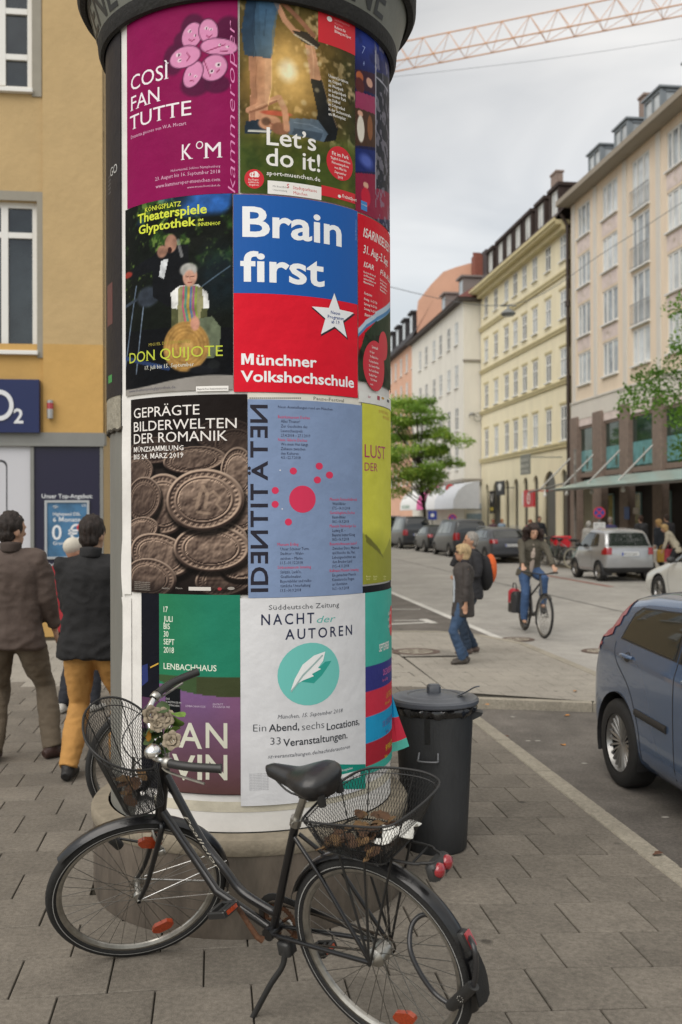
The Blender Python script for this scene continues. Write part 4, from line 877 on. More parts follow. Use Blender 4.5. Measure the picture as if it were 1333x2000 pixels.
        f = MB(S); cp = HB-ax*.05+Vector((.03, 0, -.02)); f.tube([cp+Vector((0, 0, .03)), cp+Vector((0, .032, .0)), cp+Vector((-.01, .034, -.065))], .006, 7).tube([cp+Vector((0, 0, .03)), cp+Vector((0, -.032, .0)), cp+Vector((-.01, -.034, -.065))], .006, 7).bbox(cp.x-.02, cp.x+.01, -.05, -.03, cp.z-.085, cp.z-.06, .004).bbox(cp.x-.02, cp.x+.01, .03, .05, cp.z-.085, cp.z-.06, .004)
        f.build('brake_caliper', alu, root, smooth=50)
        f = MB(S); f.tube(crv([fh+Vector((-.06, -.06, .18)), fh+Vector((.02, -.09, .21)), fh+Vector((.06, -.09, .23))], 3), .006, 6).lathe([(.012, -.03), (.019, -.025), (.021, .03), (.010, .04), (.012, .055), (.0, .056)], 14, fh+Vector((.02, -.075, .20)), (.3, 0, 1)); f.build('dynamo', plastic, root, smooth=50)
        # cables
        f = MB(); pA = S @ L[1][int(len(L[1])*.6)]; pB = S @ L[0][int(len(L[0])*.6)]
        f.tube(crv([pA, pA+Vector((.08, -.05, .03)), S @ Vector((1.0, .02, .93)), HB+Vector((.04, .02, .05)), HB+Vector((0, .02, -.02))], 6), .0025, 6); f.tube(crv([pB, S @ Vector((1.0, -.08, 1.0)), HT+Vector((.05, -.02, -.1)), tt[8]+Vector((0, -.02, 0)), tt[20]+Vector((0, -.02, 0)), BB+Vector((0, -.02, .04))], 6), .0025, 6)
        f.build('cable', plastic, root, smooth=60)
        S2 = S
        rb = basket(root, I, [(.135, .10, .885), (.135, -.10, .90), (.05, -.165, .935), (-.12, -.185, .945), (-.215, -.17, .935), (-.245, -.09, .935), (-.245, .09, .945), (-.205, .15, .94), (-.05, .15, .915), (.09, .14, .895)],
                    [(.105, .075, .775), (.105, -.075, .775), (.05, -.11, .775), (-.08, -.115, .775), (-.14, -.105, .775), (-.155, -.06, .775), (-.155, .06, .775), (-.14, .105, .775), (-.04, .11, .775), (.06, .10, .775)], .0125)
        fbk = basket(root, S, [(.885, .02+.09, 1.015), (.885, -.09, 1.02), (.90, -.155, 1.06), (.96, -.178, 1.125), (1.03, -.165, 1.16), (1.085, -.08, 1.178), (1.09, .06, 1.175), (1.05, .15, 1.145), (.99, .178, 1.09), (.92, .16, 1.035)],
                      [(.915, .075, .80), (.915, -.075, .80), (.935, -.105, .80), (.98, -.115, .805), (1.03, -.10, .81), (1.065, -.05, .815), (1.065, .05, .815), (1.04, .10, .81), (.99, .112, .805), (.945, .10, .80)], .0125)
        MB(S).tube([HT+ax*.04, (.90, 0, .93)], .008, 8).tube([HB-ax*.02+Vector((.02, 0, 0)), (.93, .03, .80)], .004, 6).build('basket_bracket', wirem, root)
        # script lettering on the near side of the upper tube
        lt = MB(); v, fc, w = glyphs('Pealleior', 'i'); P0, P1 = Vector((.800, .0172, .712)), Vector((.672, .0172, .515)); ux = (P1-P0).normalized(); uz = Vector((-ux.z, 0, ux.x))
        if uz.z < 0: uz = -uz
        lt.add([P0+ux*(x/w*(P1-P0).length)-uz*.010+uz*(y*.020) for x, y in v], fc); lt.build('lettering', mat('ink_cream', (.55, .52, .45), .5), fr)
    return root, S
bike, SB = make_bike('bicycle', 'black city bicycle with wire baskets leaning on its kickstand before the poster column', None, BK['steer'], blackpaint, full=True)
BM = bikeM(BK['X'], BK['Y'], BK['yaw'], BK['lean'], -.001); bike.matrix_world = BM
def onbike(o): o.matrix_world = BM
# leaves, flowers and litter in the baskets
leafm = [mat('dry_leaf_brown', (.07, .034, .015), .85, var=.5, vs=40), mat('dry_leaf_ochre', (.12, .068, .026), .85, var=.5, vs=40)]
def leaf_mesh(L, W, curl, M, mb, lobes=True):
    n = 7; vs = []
    for i in range(n):
        t = i/(n-1); w = W*math.sin(PI*min(1, t*.93+.05))**.7*(1 if i % 2 else .72 if lobes else 1); x = (t-.5)*L
        vs += [(x, -w, curl*w*8*w+.006*math.sin(t*6)), (x, 0, .004*math.sin(t*5)), (x, w, curl*w*8*w)]
    vs = [tuple(M @ Vector(v)) for v in vs]; mb.add(vs, [(3*i+j, 3*i+j+1, 3*i+j+4, 3*i+j+3) for i in range(n-1) for j in range(2)])
def leafat(p, par, m, L=.07, where='in the rear bicycle basket', S=None):
    mb = MB(); M = Matrix.Translation(p)@Matrix.Rotation(random.uniform(0, 6.28), 4, 'Z')@Matrix.Rotation(random.uniform(-.5, .5), 4, 'X')@Matrix.Rotation(random.uniform(-.4, .4), 4, 'Y')
    if S is not None: M = S @ M
    leaf_mesh(L*random.uniform(.8, 1.2), L*.32, random.uniform(-.6, 1.5), M, mb); o = mb.build('dry_leaf', m, None, smooth=60); o.matrix_world = par
    return tag(o, 'curled brown leaf lying '+where, 'leaf', 'dry leaves '+where)
for i in range(44):
    leafat((random.uniform(-.14, .09), random.uniform(-.10, .105), .783+random.uniform(0, .035)), BM, random.choice(leafm), .058)
for i in range(13):
    leafat((random.uniform(.93, 1.05), random.uniform(-.07, .09), .83+random.uniform(0, .075)), BM, random.choice(leafm), .058, 'in the front bicycle basket', SB)
pm = MB(); M = Matrix.Translation((-.165, .02, .835))@Matrix.Rotation(.3, 4, 'Z')@Matrix.Rotation(.25, 4, 'Y')
vs = [(x*.065+.004*math.sin(y*9), y*.05, .012*math.sin(x*5+y*3)+.014*random.random()) for y in np.linspace(-1, 1, 6) for x in np.linspace(-1, 1, 6)]
pm.M = M; pm.add(vs, [(6*j+i, 6*j+i+1, 6*j+i+7, 6*j+i+6) for j in range(5) for i in range(5)])
o = pm.build('paper_litter', mat('litter_paper', C('d8d8d2'), .7, var=.1, vs=40), None); o.matrix_world = BM; tag(o, 'crumpled white paper lying at the rear end of the back basket', 'litter')
# flower bunch: cream roses at the handlebar stem
def rose(mb, c, r, d):
    d = Vector(d).normalized(); q = d.to_track_quat('Z', 'Y').to_matrix().to_4x4()
    for ringi, (n, rr, tilt, sz) in enumerate(((3, .12, .3, .6), (4, .4, .75, .95), (6, .8, 1.25, 1.15))):
        for k in range(n):
            a = 2*PI*k/n+ringi*.7; M = Matrix.Translation(c)@q@Matrix.Rotation(a, 4, 'Z')@Matrix.Translation((rr*r*.55, 0, (-.25 if ringi == 3 else 0)*r))@Matrix.Rotation(tilt, 4, 'Y')
            vs = []
            for i in range(5):
                for j in range(5):
                    u, v = i/4, j/4-.5; w = math.sin(PI*(u*.75+.18))*1.15; vs.append(M @ Vector((-.28*r*sz*math.sin(u*2.6)+.10*r*(v*2)**2+random.uniform(-.02, .02)*r, v*r*sz*w*1.05, u*r*sz)))
            mb.add(vs, [(5*i+j, 5*i+j+1, 5*i+j+6, 5*i+j+5) for i in range(4) for j in range(4)])
fl = thing('flower_bunch', 'bunch of cream artificial roses tied to the handlebar stem above the front basket', 'flowers', (0, 0, 0)); fl.matrix_world = BM
petal = mat('cream_petal', C('a89a84', .66), .8, var=.4, vs=60)
leafg = mat('silk_leaf', C('6f8f3c', .8), .6, var=.35, vs=40); leafd = mat('silk_leaf_dark', C('34481f'), .6, var=.3, vs=40)
c0 = SB @ Vector((.86, .0, 1.05))
def onpx(px, py, depth):   # bike-frame position of a point at a given distance in front of the lens axis
    d = ray(px, py); return BM.inverted() @ (CAMLOC+d*(depth/d.y))
dep = (BM @ c0).y
for (px, py, r, dd) in ((296, 1398, .026, 0), (320, 1403, .027, .015), (307, 1414, .022, -.005), (337, 1447, .025, -.03)):
    mb = MB(); c_ = onpx(px, py, dep-.02+dd); rose(mb, c_, r, onpx(px+random.uniform(-60, 60), py-30, dep-.3)-c_); mb.build('blossom', petal, fl, smooth=60)
gl = MB(); gd = MB()
for k, (px, py, s_) in enumerate(((318, 1383, .06), (348, 1396, .07), (345, 1412, .065), (330, 1422, .06), (300, 1428, .07), (322, 1440, .07), (292, 1446, .06), (340, 1428, .06), (308, 1466, .07), (285, 1438, .04), (305, 1435, .06), (315, 1450, .06), (300, 1460, .05), (330, 1432, .05), (325, 1465, .05), (310, 1478, .04))):
    M = Matrix.Translation(onpx(px, py, dep+.005*(k % 3)))@Matrix.Rotation(random.uniform(0, 6), 4, 'Z')@Matrix.Rotation(random.uniform(-1.2, 1.2), 4, 'X'); leaf_mesh(s_, s_*.42, 1.0, M, gl if k in (1, 2, 3, 7, 16) else gd, False)
gl.build('leaves', leafg, fl, smooth=60); gd.build('leaves', leafd, fl, smooth=60)
gd = MB(); leaf_mesh(.05, .015, 1, Matrix.Translation(onpx(291, 1437, dep-.03))@Matrix.Rotation(1.2, 4, 'Y'), gd); gd.build('yellowed_leaf', mat('leaf_yellow', C('c98f35'), .7), fl, smooth=60)
gd = MB()
for (px, py) in ((305, 1400), (318, 1405), (335, 1412), (335, 1450)): gd.tube(crv([onpx(px, py+6, dep), onpx(318, 1450, dep+.01), onpx(316, 1486, dep+.02)], 4), .0022, 5)
gd.build('stem', leafd, fl)
# cable lock looped through the rear wheel
lk = thing('cable_lock', 'thick black cable lock looped through the rear wheel of the black bicycle', 'bicycle lock'); lk.matrix_world = BM
def onplane(px, py, y):
    d = BM.to_3x3().inverted() @ ray(px, py); o_ = BM.inverted() @ CAMLOC; return o_+d*((y-o_.y)/d.y)
pts = [onplane(x, y, yy) for x, y, yy in ((898, 1966, .05), (880, 1962, .05), (848, 1938, .045), (818, 1895, .04), (801, 1850, .02), (806, 1805, -.03), (830, 1786, -.06), (862, 1800, -.05), (905, 1820, -.02), (926, 1850, .03), (930, 1900, .045), (922, 1935, .05))]
MB().tube(crv(pts, 6), .0085, 10).build('cable', mat('lock_cable', (.018, .018, .02), .35, coat=.3), lk, smooth=60)
a_, b_ = onplane(885, 1962, .05), onplane(925, 1925, .05); MB().tube([a_+(a_-b_)*.1, b_], .021, 10, rb=.016).build('lock_body', plastic, lk, smooth=40)
c_ = (a_+b_)/2+Vector((0, .0215, 0)); mb = MB()
for i in range(8): a = 2*PI*i/8; mb.ell(c_+Vector((.010*math.cos(a), -.002, .010*math.sin(a))), (.002, .0015, .002), 6)
mb.build('lock_dots', alu, lk)
# plain bicycles
bk2, _ = make_bike('bicycle', 'second dark bicycle mostly hidden behind the left side of the poster column', None, .1, blackpaint, wires=28)
bk2.matrix_world = bikeM(-.12, 6.35, 3.55, .02)
# ================================================================= GROUND
RZ = -.16                                              # road surface
def zg(n): return 0.0 if n < 1 else (-.06*(n-1)/1.45 if n < 2.45 else -.06-.01*(n-2.45))
def groundmat(name, col, var=.2, spots=0, rnd=0, bump=.4, bs=90, big=.15, rough=.85, bigs=.6):
    m = bpy.data.materials.new(name); m.use_nodes = True; t = m.node_tree; b = t.nodes['Principled BSDF']; n = t.nodes.new; l = t.links.new
    g = n('ShaderNodeNewGeometry').outputs['Position']; b.inputs['Roughness'].default_value = rough; b.inputs['Specular IOR Level'].default_value = .3
    def noise(sc, d=5):
        x = n('ShaderNodeTexNoise'); x.inputs['Scale'].default_value = sc; x.inputs['Detail'].default_value = d; x.inputs['Roughness'].default_value = .6; l(g, x.inputs[0]); return x.outputs['Fac']
    def rng_(x, a, c, lo, hi):
        r = n('ShaderNodeMapRange'); l(x, r.inputs[0]); r.inputs[1].default_value = a; r.inputs[2].default_value = c; r.inputs[3].default_value = lo; r.inputs[4].default_value = hi; return r.outputs[0]
    def mul(a, c):
        x = n('ShaderNodeMath'); x.operation = 'MULTIPLY'; l(a, x.inputs[0]); l(c, x.inputs[1]); return x.outputs[0]
    f = mul(rng_(noise(45), .3, .7, 1-var, 1+var), rng_(noise(bigs, 7), .3, .7, 1-big, 1+big)); f = mul(f, rng_(noise(4.5, 6), .35, .7, 1+var*.4, 1-var*.6)); f = mul(f, rng_(noise(260, 2), .35, .65, 1-var*.8, 1+var*.8))
    if spots:
        v = n('ShaderNodeTexVoronoi'); v.inputs['Scale'].default_value = spots; l(g, v.inputs[0]); f = mul(f, rng_(v.outputs['Distance'], .035, .075, .42, 1))
    if rnd:
        o = n('ShaderNodeObjectInfo'); f = mul(f, rng_(o.outputs['Random'], 0, 1, 1-rnd, 1+rnd))
    mx = n('ShaderNodeMix'); mx.data_type = 'RGBA'; mx.blend_type = 'MULTIPLY'; mx.inputs[0].default_value = 1; mx.inputs[6].default_value = (*col, 1); l(f, mx.inputs[7]); l(mx.outputs[2], b.inputs['Base Color'])
    bu = n('ShaderNodeBump'); bu.inputs['Strength'].default_value = bump; bu.inputs['Distance'].default_value = .004; l(noise(bs, 3), bu.inputs['Height']); l(bu.outputs[0], b.inputs['Normal'])
    MATS[name] = m; return m
asph = groundmat('asphalt', C('a6a39d', .85), .20, 0, bump=.8, bs=160, big=.16)
asph2 = groundmat('asphalt_bay', C('8a847d', .52), .25, 1.2, bump=1, bs=160, big=.3, bigs=1.5)
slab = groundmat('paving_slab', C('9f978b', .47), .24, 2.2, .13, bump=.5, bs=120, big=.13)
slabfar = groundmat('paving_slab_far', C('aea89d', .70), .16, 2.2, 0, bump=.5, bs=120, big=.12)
kerbm = groundmat('kerb_granite', C('aca596', .70), .22, 0, .10, bump=.8, bs=140, big=.12)
jointm = groundmat('joint_sand', C('4a463c', .5), .3, 0, bump=.6)
def flatpoly(pts, z): return [(*sw(n, s), z if not callable(z) else z(n)) for n, s in pts]
g = MB(); K = 40
g.quad((-600, -200, RZ), (600, -200, RZ), (600, 1200, RZ), (-600, 1200, RZ)); struct(g.build('road', asph))
g = MB(); g.quad(*flatpoly([(2.3, -6), (4.46, -6), (4.46, 10.6), (2.3, 10.6)], RZ+.004)); g.quad(*flatpoly([(2.3, 15.2), (4.46, 15.2), (4.46, 46), (2.3, 46)], RZ+.004)); struct(g.build('parking_bay', asph2))
# footway bed: follows the cross fall
g = MB(); cols = [-30, -8, -1.6, .999, 1.6, 2.315]
for a, b in zip(cols, cols[1:]):
    s1 = 60 if b > -1.6 else 16; g.quad(*[(*sw(n, s), zg(n)-.012) for n, s in ((a, -6), (b, -6), (b, s1), (a, s1))])
bed = struct(g.build('pavement', jointm))
def proj(p):
    v = CR.transposed() @ (Vector(p)-CAMLOC); return (CX-v.x/v.z*F*-1*-1 if False else CX+v.x/-v.z*F, CY-v.y/-v.z*F, -v.z) if v.z < 0 else (9e9, 9e9, -1)
TW, TD = .362, .336
tile = MB().bbox(-TW/2+.003, TW/2-.003, -TD/2+.003, TD/2-.003, -.03, 0, .004).mesh('paving_slab', slab)
far = MB(); cnt = 0; cand = []
for r in range(-12, 178):
    s = 1.0+r*TD
    for j in range(0, 90):
        n = 2.315-TW*(j+.5)-(TW/2 if r % 2 else 0)
        if n < -8 and s < 2: continue
        if n < -2 and s > 14.9: continue
        x, y = sw(n, s); px, py, D = proj((x, y, zg(n)))
        if (Vector((x, y, 0))-CXY).length < .62: continue
        cand.append((D, n, s, x, y, -260 < px < 1600 and 1000 < py < 2300))
cand.sort(); ntile = 0
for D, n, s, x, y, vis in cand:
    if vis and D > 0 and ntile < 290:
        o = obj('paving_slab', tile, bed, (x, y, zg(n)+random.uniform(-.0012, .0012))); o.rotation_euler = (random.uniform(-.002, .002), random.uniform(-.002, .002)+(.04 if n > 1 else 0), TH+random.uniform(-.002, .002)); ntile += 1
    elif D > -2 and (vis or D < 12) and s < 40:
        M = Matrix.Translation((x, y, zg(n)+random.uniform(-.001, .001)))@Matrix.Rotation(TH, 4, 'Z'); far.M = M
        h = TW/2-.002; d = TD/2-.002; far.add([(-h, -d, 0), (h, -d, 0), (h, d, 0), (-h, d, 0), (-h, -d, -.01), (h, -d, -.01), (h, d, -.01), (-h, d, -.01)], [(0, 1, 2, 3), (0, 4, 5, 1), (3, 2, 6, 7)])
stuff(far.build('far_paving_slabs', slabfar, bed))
# row-end fillers beside the kerb
hf = MB().bbox(-TW/4+.003, TW/4-.003, -TD/2+.003, TD/2-.003, -.03, 0, .004).mesh('paving_slab', slab)
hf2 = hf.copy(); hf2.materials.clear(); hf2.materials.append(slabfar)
for r in range(-12, 120):
    if r % 2:
        s = 1.0+r*TD; n = 2.315-TW/4; x, y = sw(n, s); o = obj('paving_slab', hf if s < 9 else hf2, bed, (x, y, zg(n))); o.rotation_euler = (0, .04, TH)
# kerb stones
ks = MB().bbox(-.07, .07, -.497, .497, -.2, 0, .012).mesh('kerb_stone', kerbm)
for i in range(-6, 56):
    s = i+.5
    if 9.9 < s < 15.4: continue
    x, y = sw(2.388, s); o = obj('kerb_stone', ks, bed, (x, y, -.058)); o.rotation_euler = (0, .03, TH)
# kerb extension (island) where the couple stand
isl = [ns(*gp(922, 1366, -.07)[:2]), ns(*gp(1158, 1376, -.08)[:2]), (4.40, 9.15), (4.56, 9.5), (4.58, 14.2), (4.2, 15.3), (3.6, 15.85), (2.46, 16.0)]
isl[0] = (2.40, isl[0][1]+.03)
g = MB(); g.add(flatpoly(isl, lambda n: zg(n)-.012), [tuple(range(len(isl)))]); ib = struct(g.build('pavement_extension', jointm))
ft = MB(); ic = Vector((sum(p[0] for p in isl)/len(isl), sum(p[1] for p in isl)/len(isl))); islc = [ic+(Vector(p)-ic)*.945 for p in isl]
def clip(q, P):
    q = [Vector(p) for p in q]
    for a, b in zip(P, P[1:]+P[:1]):
        e = Vector((-(b-a).y, (b-a).x)); out = []
        for i in range(len(q)):
            c, d = q[i-1], q[i]; dc, dd = (c-a).dot(e), (d-a).dot(e)
            if (dc > 0) != (dd > 0): out.append(c+(d-c)*(dc/(dc-dd)))
            if dd > 0: out.append(d)
        q = out
        if not q: break
    return q
def inpoly(p, poly):
    c = False; j = len(poly)-1
    for i in range(len(poly)):
        (xi, yi), (xj, yj) = poly[i], poly[j]
        if (yi > p[1]) != (yj > p[1]) and p[0] < (xj-xi)*(p[1]-yi)/(yj-yi)+xi: c = not c
        j = i
    return c
for r in range(20, 50):
    s = 1.0+r*TD
    for k in range(-2, 8):
        n = 2.46+TW/2+k*TW+(TW/2 if r % 2 else 0); h = TW/2-.002; d = TD/2-.002
        q = [(n-h, s-d), (n+h, s-d), (n+h, s+d), (n-h, s+d)]
        q = clip(q, islc)
        if len(q) < 3: continue
        ft.add([(*sw(*p), zg(p[0])+.0) for p in q], [tuple(range(len(q)))])
stuff(ft.build('far_paving_slabs', slabfar, ib))
kp = MB(); L = isl+[isl[0]]
for a, b in zip(L[:-2], L[1:-1]):
    d = Vector((b[0]-a[0], b[1]-a[1])); nseg = max(1, round(d.length/1.0)); nn = Vector((-d.y, d.x)).normalized()*.13
    for i in range(nseg):
        p, q = Vector(a)+d*(i/nseg), Vector(a)+d*((i+1)/nseg); e = d.normalized()*.003; p += e; q -= e
        r_ = [p, q, q+nn, p+nn]; m_ = MB(); m_.add([(*sw(*v), -.2) for v in r_]+[(*sw(*v), zg(v[0])+.004) for v in r_], [(4, 5, 6, 7), (0, 1, 5, 4), (1, 2, 6, 5), (2, 3, 7, 6), (3, 0, 4, 7)]); m_.build('kerb_stone', kerbm, ib)
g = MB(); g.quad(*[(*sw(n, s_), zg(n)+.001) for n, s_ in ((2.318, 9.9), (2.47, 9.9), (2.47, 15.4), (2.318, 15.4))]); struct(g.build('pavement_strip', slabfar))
# painted lines
pm_ = groundmat('road_paint', C('d2d0ca', .85), .12, 0, bump=.3, big=.15)
g = MB(); g.quad(*flatpoly([(4.46, 15.7), (4.60, 14.8), (4.60, 60), (4.46, 60)], RZ+.008)); struct(g.build('bay_line', pm_))
g = MB()
for a, b in (((767, 1223), (838, 1218)), ((767, 1213), (838, 1213))): pass
def strip(p0, p1, w, z=RZ+.008): 
    a, b = gp(*p0, z), gp(*p1, z); d = (b-a).normalized(); q = Vector((-d.y, d.x, 0))*w/2; return [a-q, b-q, b+q, a+q]
g.quad(*strip((700, 1222), (842, 1215), .16)); g.quad(*strip((826, 1209), (848, 1217), .16, RZ+.009)); g.quad(*strip((770, 1212), (835, 1211), .10)); g.quad(*strip((700, 1190), (822, 1190), .10)); struct(g.build('bay_marking', pm_))
# tram groove, patches, manhole covers
g = MB(); g.quad(*flatpoly([(8.2, 6), (8.24, 6), (8.24, 60), (8.2, 60)], RZ+.005)); struct(g.build('road_seam', mat('tar_seam', (.02, .02, .02), .7)))
g = MB(); g.quad(*flatpoly([(10.7, 26), (10.9, 26), (10.9, 34), (10.7, 34)], RZ+.006)); struct(g.build('red_paint_trace', groundmat('red_paint', C('a5776a', .7), .3)))
def manhole(px, py, z, r, lab):
    p = gp(px, py, z); t = thing('manhole_cover', lab, 'manhole cover', p)
    MB().lathe([(r*.72, .006), (r*.74, .008), (r, .008), (r, .0)], 32).build('ring', mat('cast_iron', C('6d5a50', .8), .7, .3, var=.4, vs=20, bump=.5), t, smooth=30)
    mb = MB().lathe([(0, .007), (r*.70, .007)], 32); mb.build('lid', kerbm, t)
    for i in range(6):
        a = i*PI/3; MB().tube([(.0+r*.2*math.cos(a), r*.2*math.sin(a), .008), (r*.6*math.cos(a), r*.6*math.sin(a), .008)], .006, 4).build('rib', mat('cast_iron'), t)
manhole(813, 1273, zg(2.2), .33, 'round concrete-filled manhole cover in the slabs beside the couple')
manhole(1012, 1249, RZ+.005, .26, 'dark manhole cover in the roadway in front of the cyclist')
manhole(1172, 1272, RZ+.005, .26, 'dark manhole cover in the roadway left of the blue car roof')
p = gp(830, 1278, zg(2.2)); g = MB(); g.quad(*strip((778, 1276), (886, 1274), .62, zg(2.2)+.003)); 
struct(g.build('cobble_patch', groundmat('cobbles', C('98938a', .72), .35, 0, bump=1.2, bs=25)))
# gravel, litter and leaves on the ground
lm = [mat('ground_leaf_ochre', C('a9743a'), .8, var=.3, vs=30), mat('ground_leaf_brown', C('5e4030'), .8, var=.3, vs=30)]
for i, (px, py, k) in enumerate(((1124, 1350, 0), (1108, 1398, 0), (1100, 1455, 0), (1105, 1382, 1), (1120, 1380, 0), (987, 1438, 1), (950, 1377, 0), (1050, 1384, 0), (1285, 1668, 1), (1005, 1640, 1))):
    z = zg(3) if py < 1370 else (RZ+.006 if px > 980 and py < 1600 else zg(2.3)+.002)
    p = gp(px, py, z); mb = MB(); leaf_mesh(.07, .022, 1.2, Matrix.Rotation(random.uniform(0, 6), 4, 'Z'), mb); o = mb.build('fallen_leaf', lm[k], None, smooth=60, loc=p+Vector((0, 0, .004)))
    where = ['on the pavement extension', 'in the empty parking bay', 'in the middle of the parking bay', 'by the crosswise kerb', 'just below the crosswise kerb', 'on the granite kerb', 'left in the bay corner by the dustbin', 'in the bay gutter by the kerb', 'near the car tyre', 'on the slabs right of the dustbin'][i]
    tag(o, ('ochre' if k == 0 else 'dark brown')+' fallen leaf lying '+where, 'leaf')
for i, (px, py) in enumerate(((1002, 1400), (1051, 1447), (1142, 1491), (1300, 1596), (1032, 1447))):
    p = gp(px, py, RZ+.006); mb = MB(); mb.lathe([(0, .003), (.02, .004), (.034, .0)], 9); o = mb.build('paper_scrap', mat('scrap_grey', C('a9a59c', .75), .8), None, loc=p); o.scale = (.8, .45, 1)
    tag(o, ['pale scrap of litter near the top of the parking bay', 'pale scrap of litter in the middle of the parking bay', 'small pale scrap close to the blue car wheel', 'pale scrap of litter under the blue car', 'faint pale scrap left of the middle of the bay'][i], 'litter')

# ================================================================= BUILDINGS
def facade(root, name, m, y0, y1, z0, z1, holes, x=0, depth=.22, mr=None):
    holes = [h for h in holes if h[1] > y0 and h[0] < y1]
    ys = sorted({y0, y1, *[min(max(v, y0), y1) for h in holes for v in h[:2]]}); zs = sorted({z0, z1, *[min(max(v, z0), z1) for h in holes for v in h[2:4]]})
    mb = MB()
    for a, b in zip(ys, ys[1:]):
        for c, d in zip(zs, zs[1:]):
            if b-a < 1e-5 or d-c < 1e-5: continue
            my, mz = (a+b)/2, (c+d)/2
            if any(h[0] < my < h[1] and h[2] < mz < h[3] for h in holes): continue
            mb.quad((x, a, c), (x, a, d), (x, b, d), (x, b, c))
    for a, b, c, d in [h[:4] for h in holes]:
        X = x+depth
        mb.quad((x, a, c), (X, a, c), (X, a, d), (x, a, d)); mb.quad((x, b, d), (X, b, d), (X, b, c), (x, b, c)); mb.quad((x, a, d), (X, a, d), (X, b, d), (x, b, d)); mb.quad((x, b, c), (X, b, c), (X, a, c), (x, a, c))
    return mb.build(name, m, root)
WC = {}
white = mat('white_window_paint', C('dcdcd8'), .45)
panes = [mat('pane_pale', C('ccd2d4', .9), .12, var=.35, vs=.9, spec=.8, pos=True), mat('pane_grey', C('a9b1b5', .8), .1, var=.6, vs=.8, spec=.8, pos=True), mat('pane_dark', C('2b3235', .8), .06, var=.8, vs=1.2, spec=.9, pos=True)]  # sky reflections and curtains are put into the panes' pale, mottled base colours
def window(root, y, z, w, h, x=.12, mull=(.5,), trans=(), fw=.06, fm=None, pm=None, sill=True, sillm=None, label=None):
    """y, z = lower corner; frame part with pane sub-part"""
    key = (round(w, 2), round(h, 2), mull, trans, fw, fm.name if fm else '', )
    if key not in WC:
        w, h = key[0], key[1]; mb = MB(); t = .06
        mb.box(-t, 0, 0, fw, 0, h).box(-t, 0, w-fw, w, 0, h).box(-t, 0, fw, w-fw, 0, fw).box(-t, 0, fw, w-fw, h-fw, h)
        for m_ in mull: mb.box(-t-.01, -.002, w*m_-fw*.6, w*m_+fw*.6, fw, h-fw)
        for m_ in trans: mb.box(-t-.006, -.004, fw, w-fw, h*m_-fw*.5, h*m_+fw*.5)
        pn = MB().quad((-.02, fw, fw), (-.02, fw, h-fw), (-.02, w-fw, h-fw), (-.02, w-fw, fw)).mesh('pane')
        WC[key] = (mb.mesh('window', fm or white), pn, {})
    me, pn, var = WC[key]; pmt = pm or random.choice(panes)
    if pmt.name not in var: q = pn.copy(); q.materials.clear(); q.materials.append(pmt); var[pmt.name] = q
    o = obj('window', me, root, (x, y, z))
    if label: o['label'] = label
    obj('pane', var[pmt.name], o)
    if sill: MB().box(-.14, x-.062, -.06, w+.06, -.07, -.003).build('sill', sillm or white, root, loc=(0, y, z))
    return o
def arch_fill(mb, ya, yb, zs, zt, x, m, depth=.5, n=10):
    """fills the corners above a semicircle between zs (spring) and zt (top)"""
    c = (ya+yb)/2; r = (yb-ya)/2; P = [(c-r*math.cos(PI*i/(2*n)*2/1 if False else PI*i/n), zs+(zt-zs)*math.sin(PI*i/n)) for i in range(n+1)]
    for i in range(n):
        (y0, z0), (y1, z1) = P[i], P[i+1]
        mb.quad((x, y0, z0), (x, y0, zt+.001), (x, y1, zt+.001), (x, y1, z1)); mb.quad((x, y0, z0), (x, y1, z1), (x+depth, y1, z1), (x+depth, y0, z0))
def rb(nm, lab, n, s, cat='building'): x, y = sw(n, s); return thing(nm, lab, cat, (x, y, -.05), TH)
# ---- pink block (nearest on the right)
NF = 20; S0 = 26.0; pk = rb('apartment_building', 'pale pink apartment block with stone shopfront and glass canopy at right', NF, S0)
def U(px, n=NF, s0=None): return Spx(px, n)-(S0 if s0 is None else s0)
def Zz(px, py, n=NF): return zpx(py, Ypx(px, n))+.05
pinkm = mat('pink_render', C('e6d6c0', .95), .85, var=.07, vs=1.2, stain=.12, stretch=(1, 1, .25), bump=.2, bs=30); palem = mat('pale_render_band', C('d9d5cc', .92), .85, var=.05, vs=1); lilac = mat('lilac_panel', C('ddcfc9', .92), .85, var=.16, vs=2.2)
UE = U(1118); ztop = 19.15; zb = 7.55
cols = [(1131, 1155), (1179, 1209), (1237, 1272), (1306, 1341)]; CW = [(U(a), U(b)) for a, b in cols]
pitch = CW[2][0]-CW[3][0]
CW += [(CW[3][0]-pitch*k, CW[3][1]-pitch*k) for k in (1, 2)]
rows = [(17.0, 18.75), (14.3, 16.05), (11.6, 13.35), (8.95, 10.7)]; holes = []
frn = [2]
for ci, (b, a) in enumerate(CW):
    a, b = min(a, b), max(a, b)
    for ri, (z0, z1) in enumerate(rows):
        if ci in frn and ri < 3: z0 -= .75
        holes.append((a, b, z0, z1, ci, ri))
y0f = min(h[0] for h in holes)-1.2
facade(pk, 'wall', pinkm, y0f, UE, 8.1, ztop, [h[:4] for h in holes])
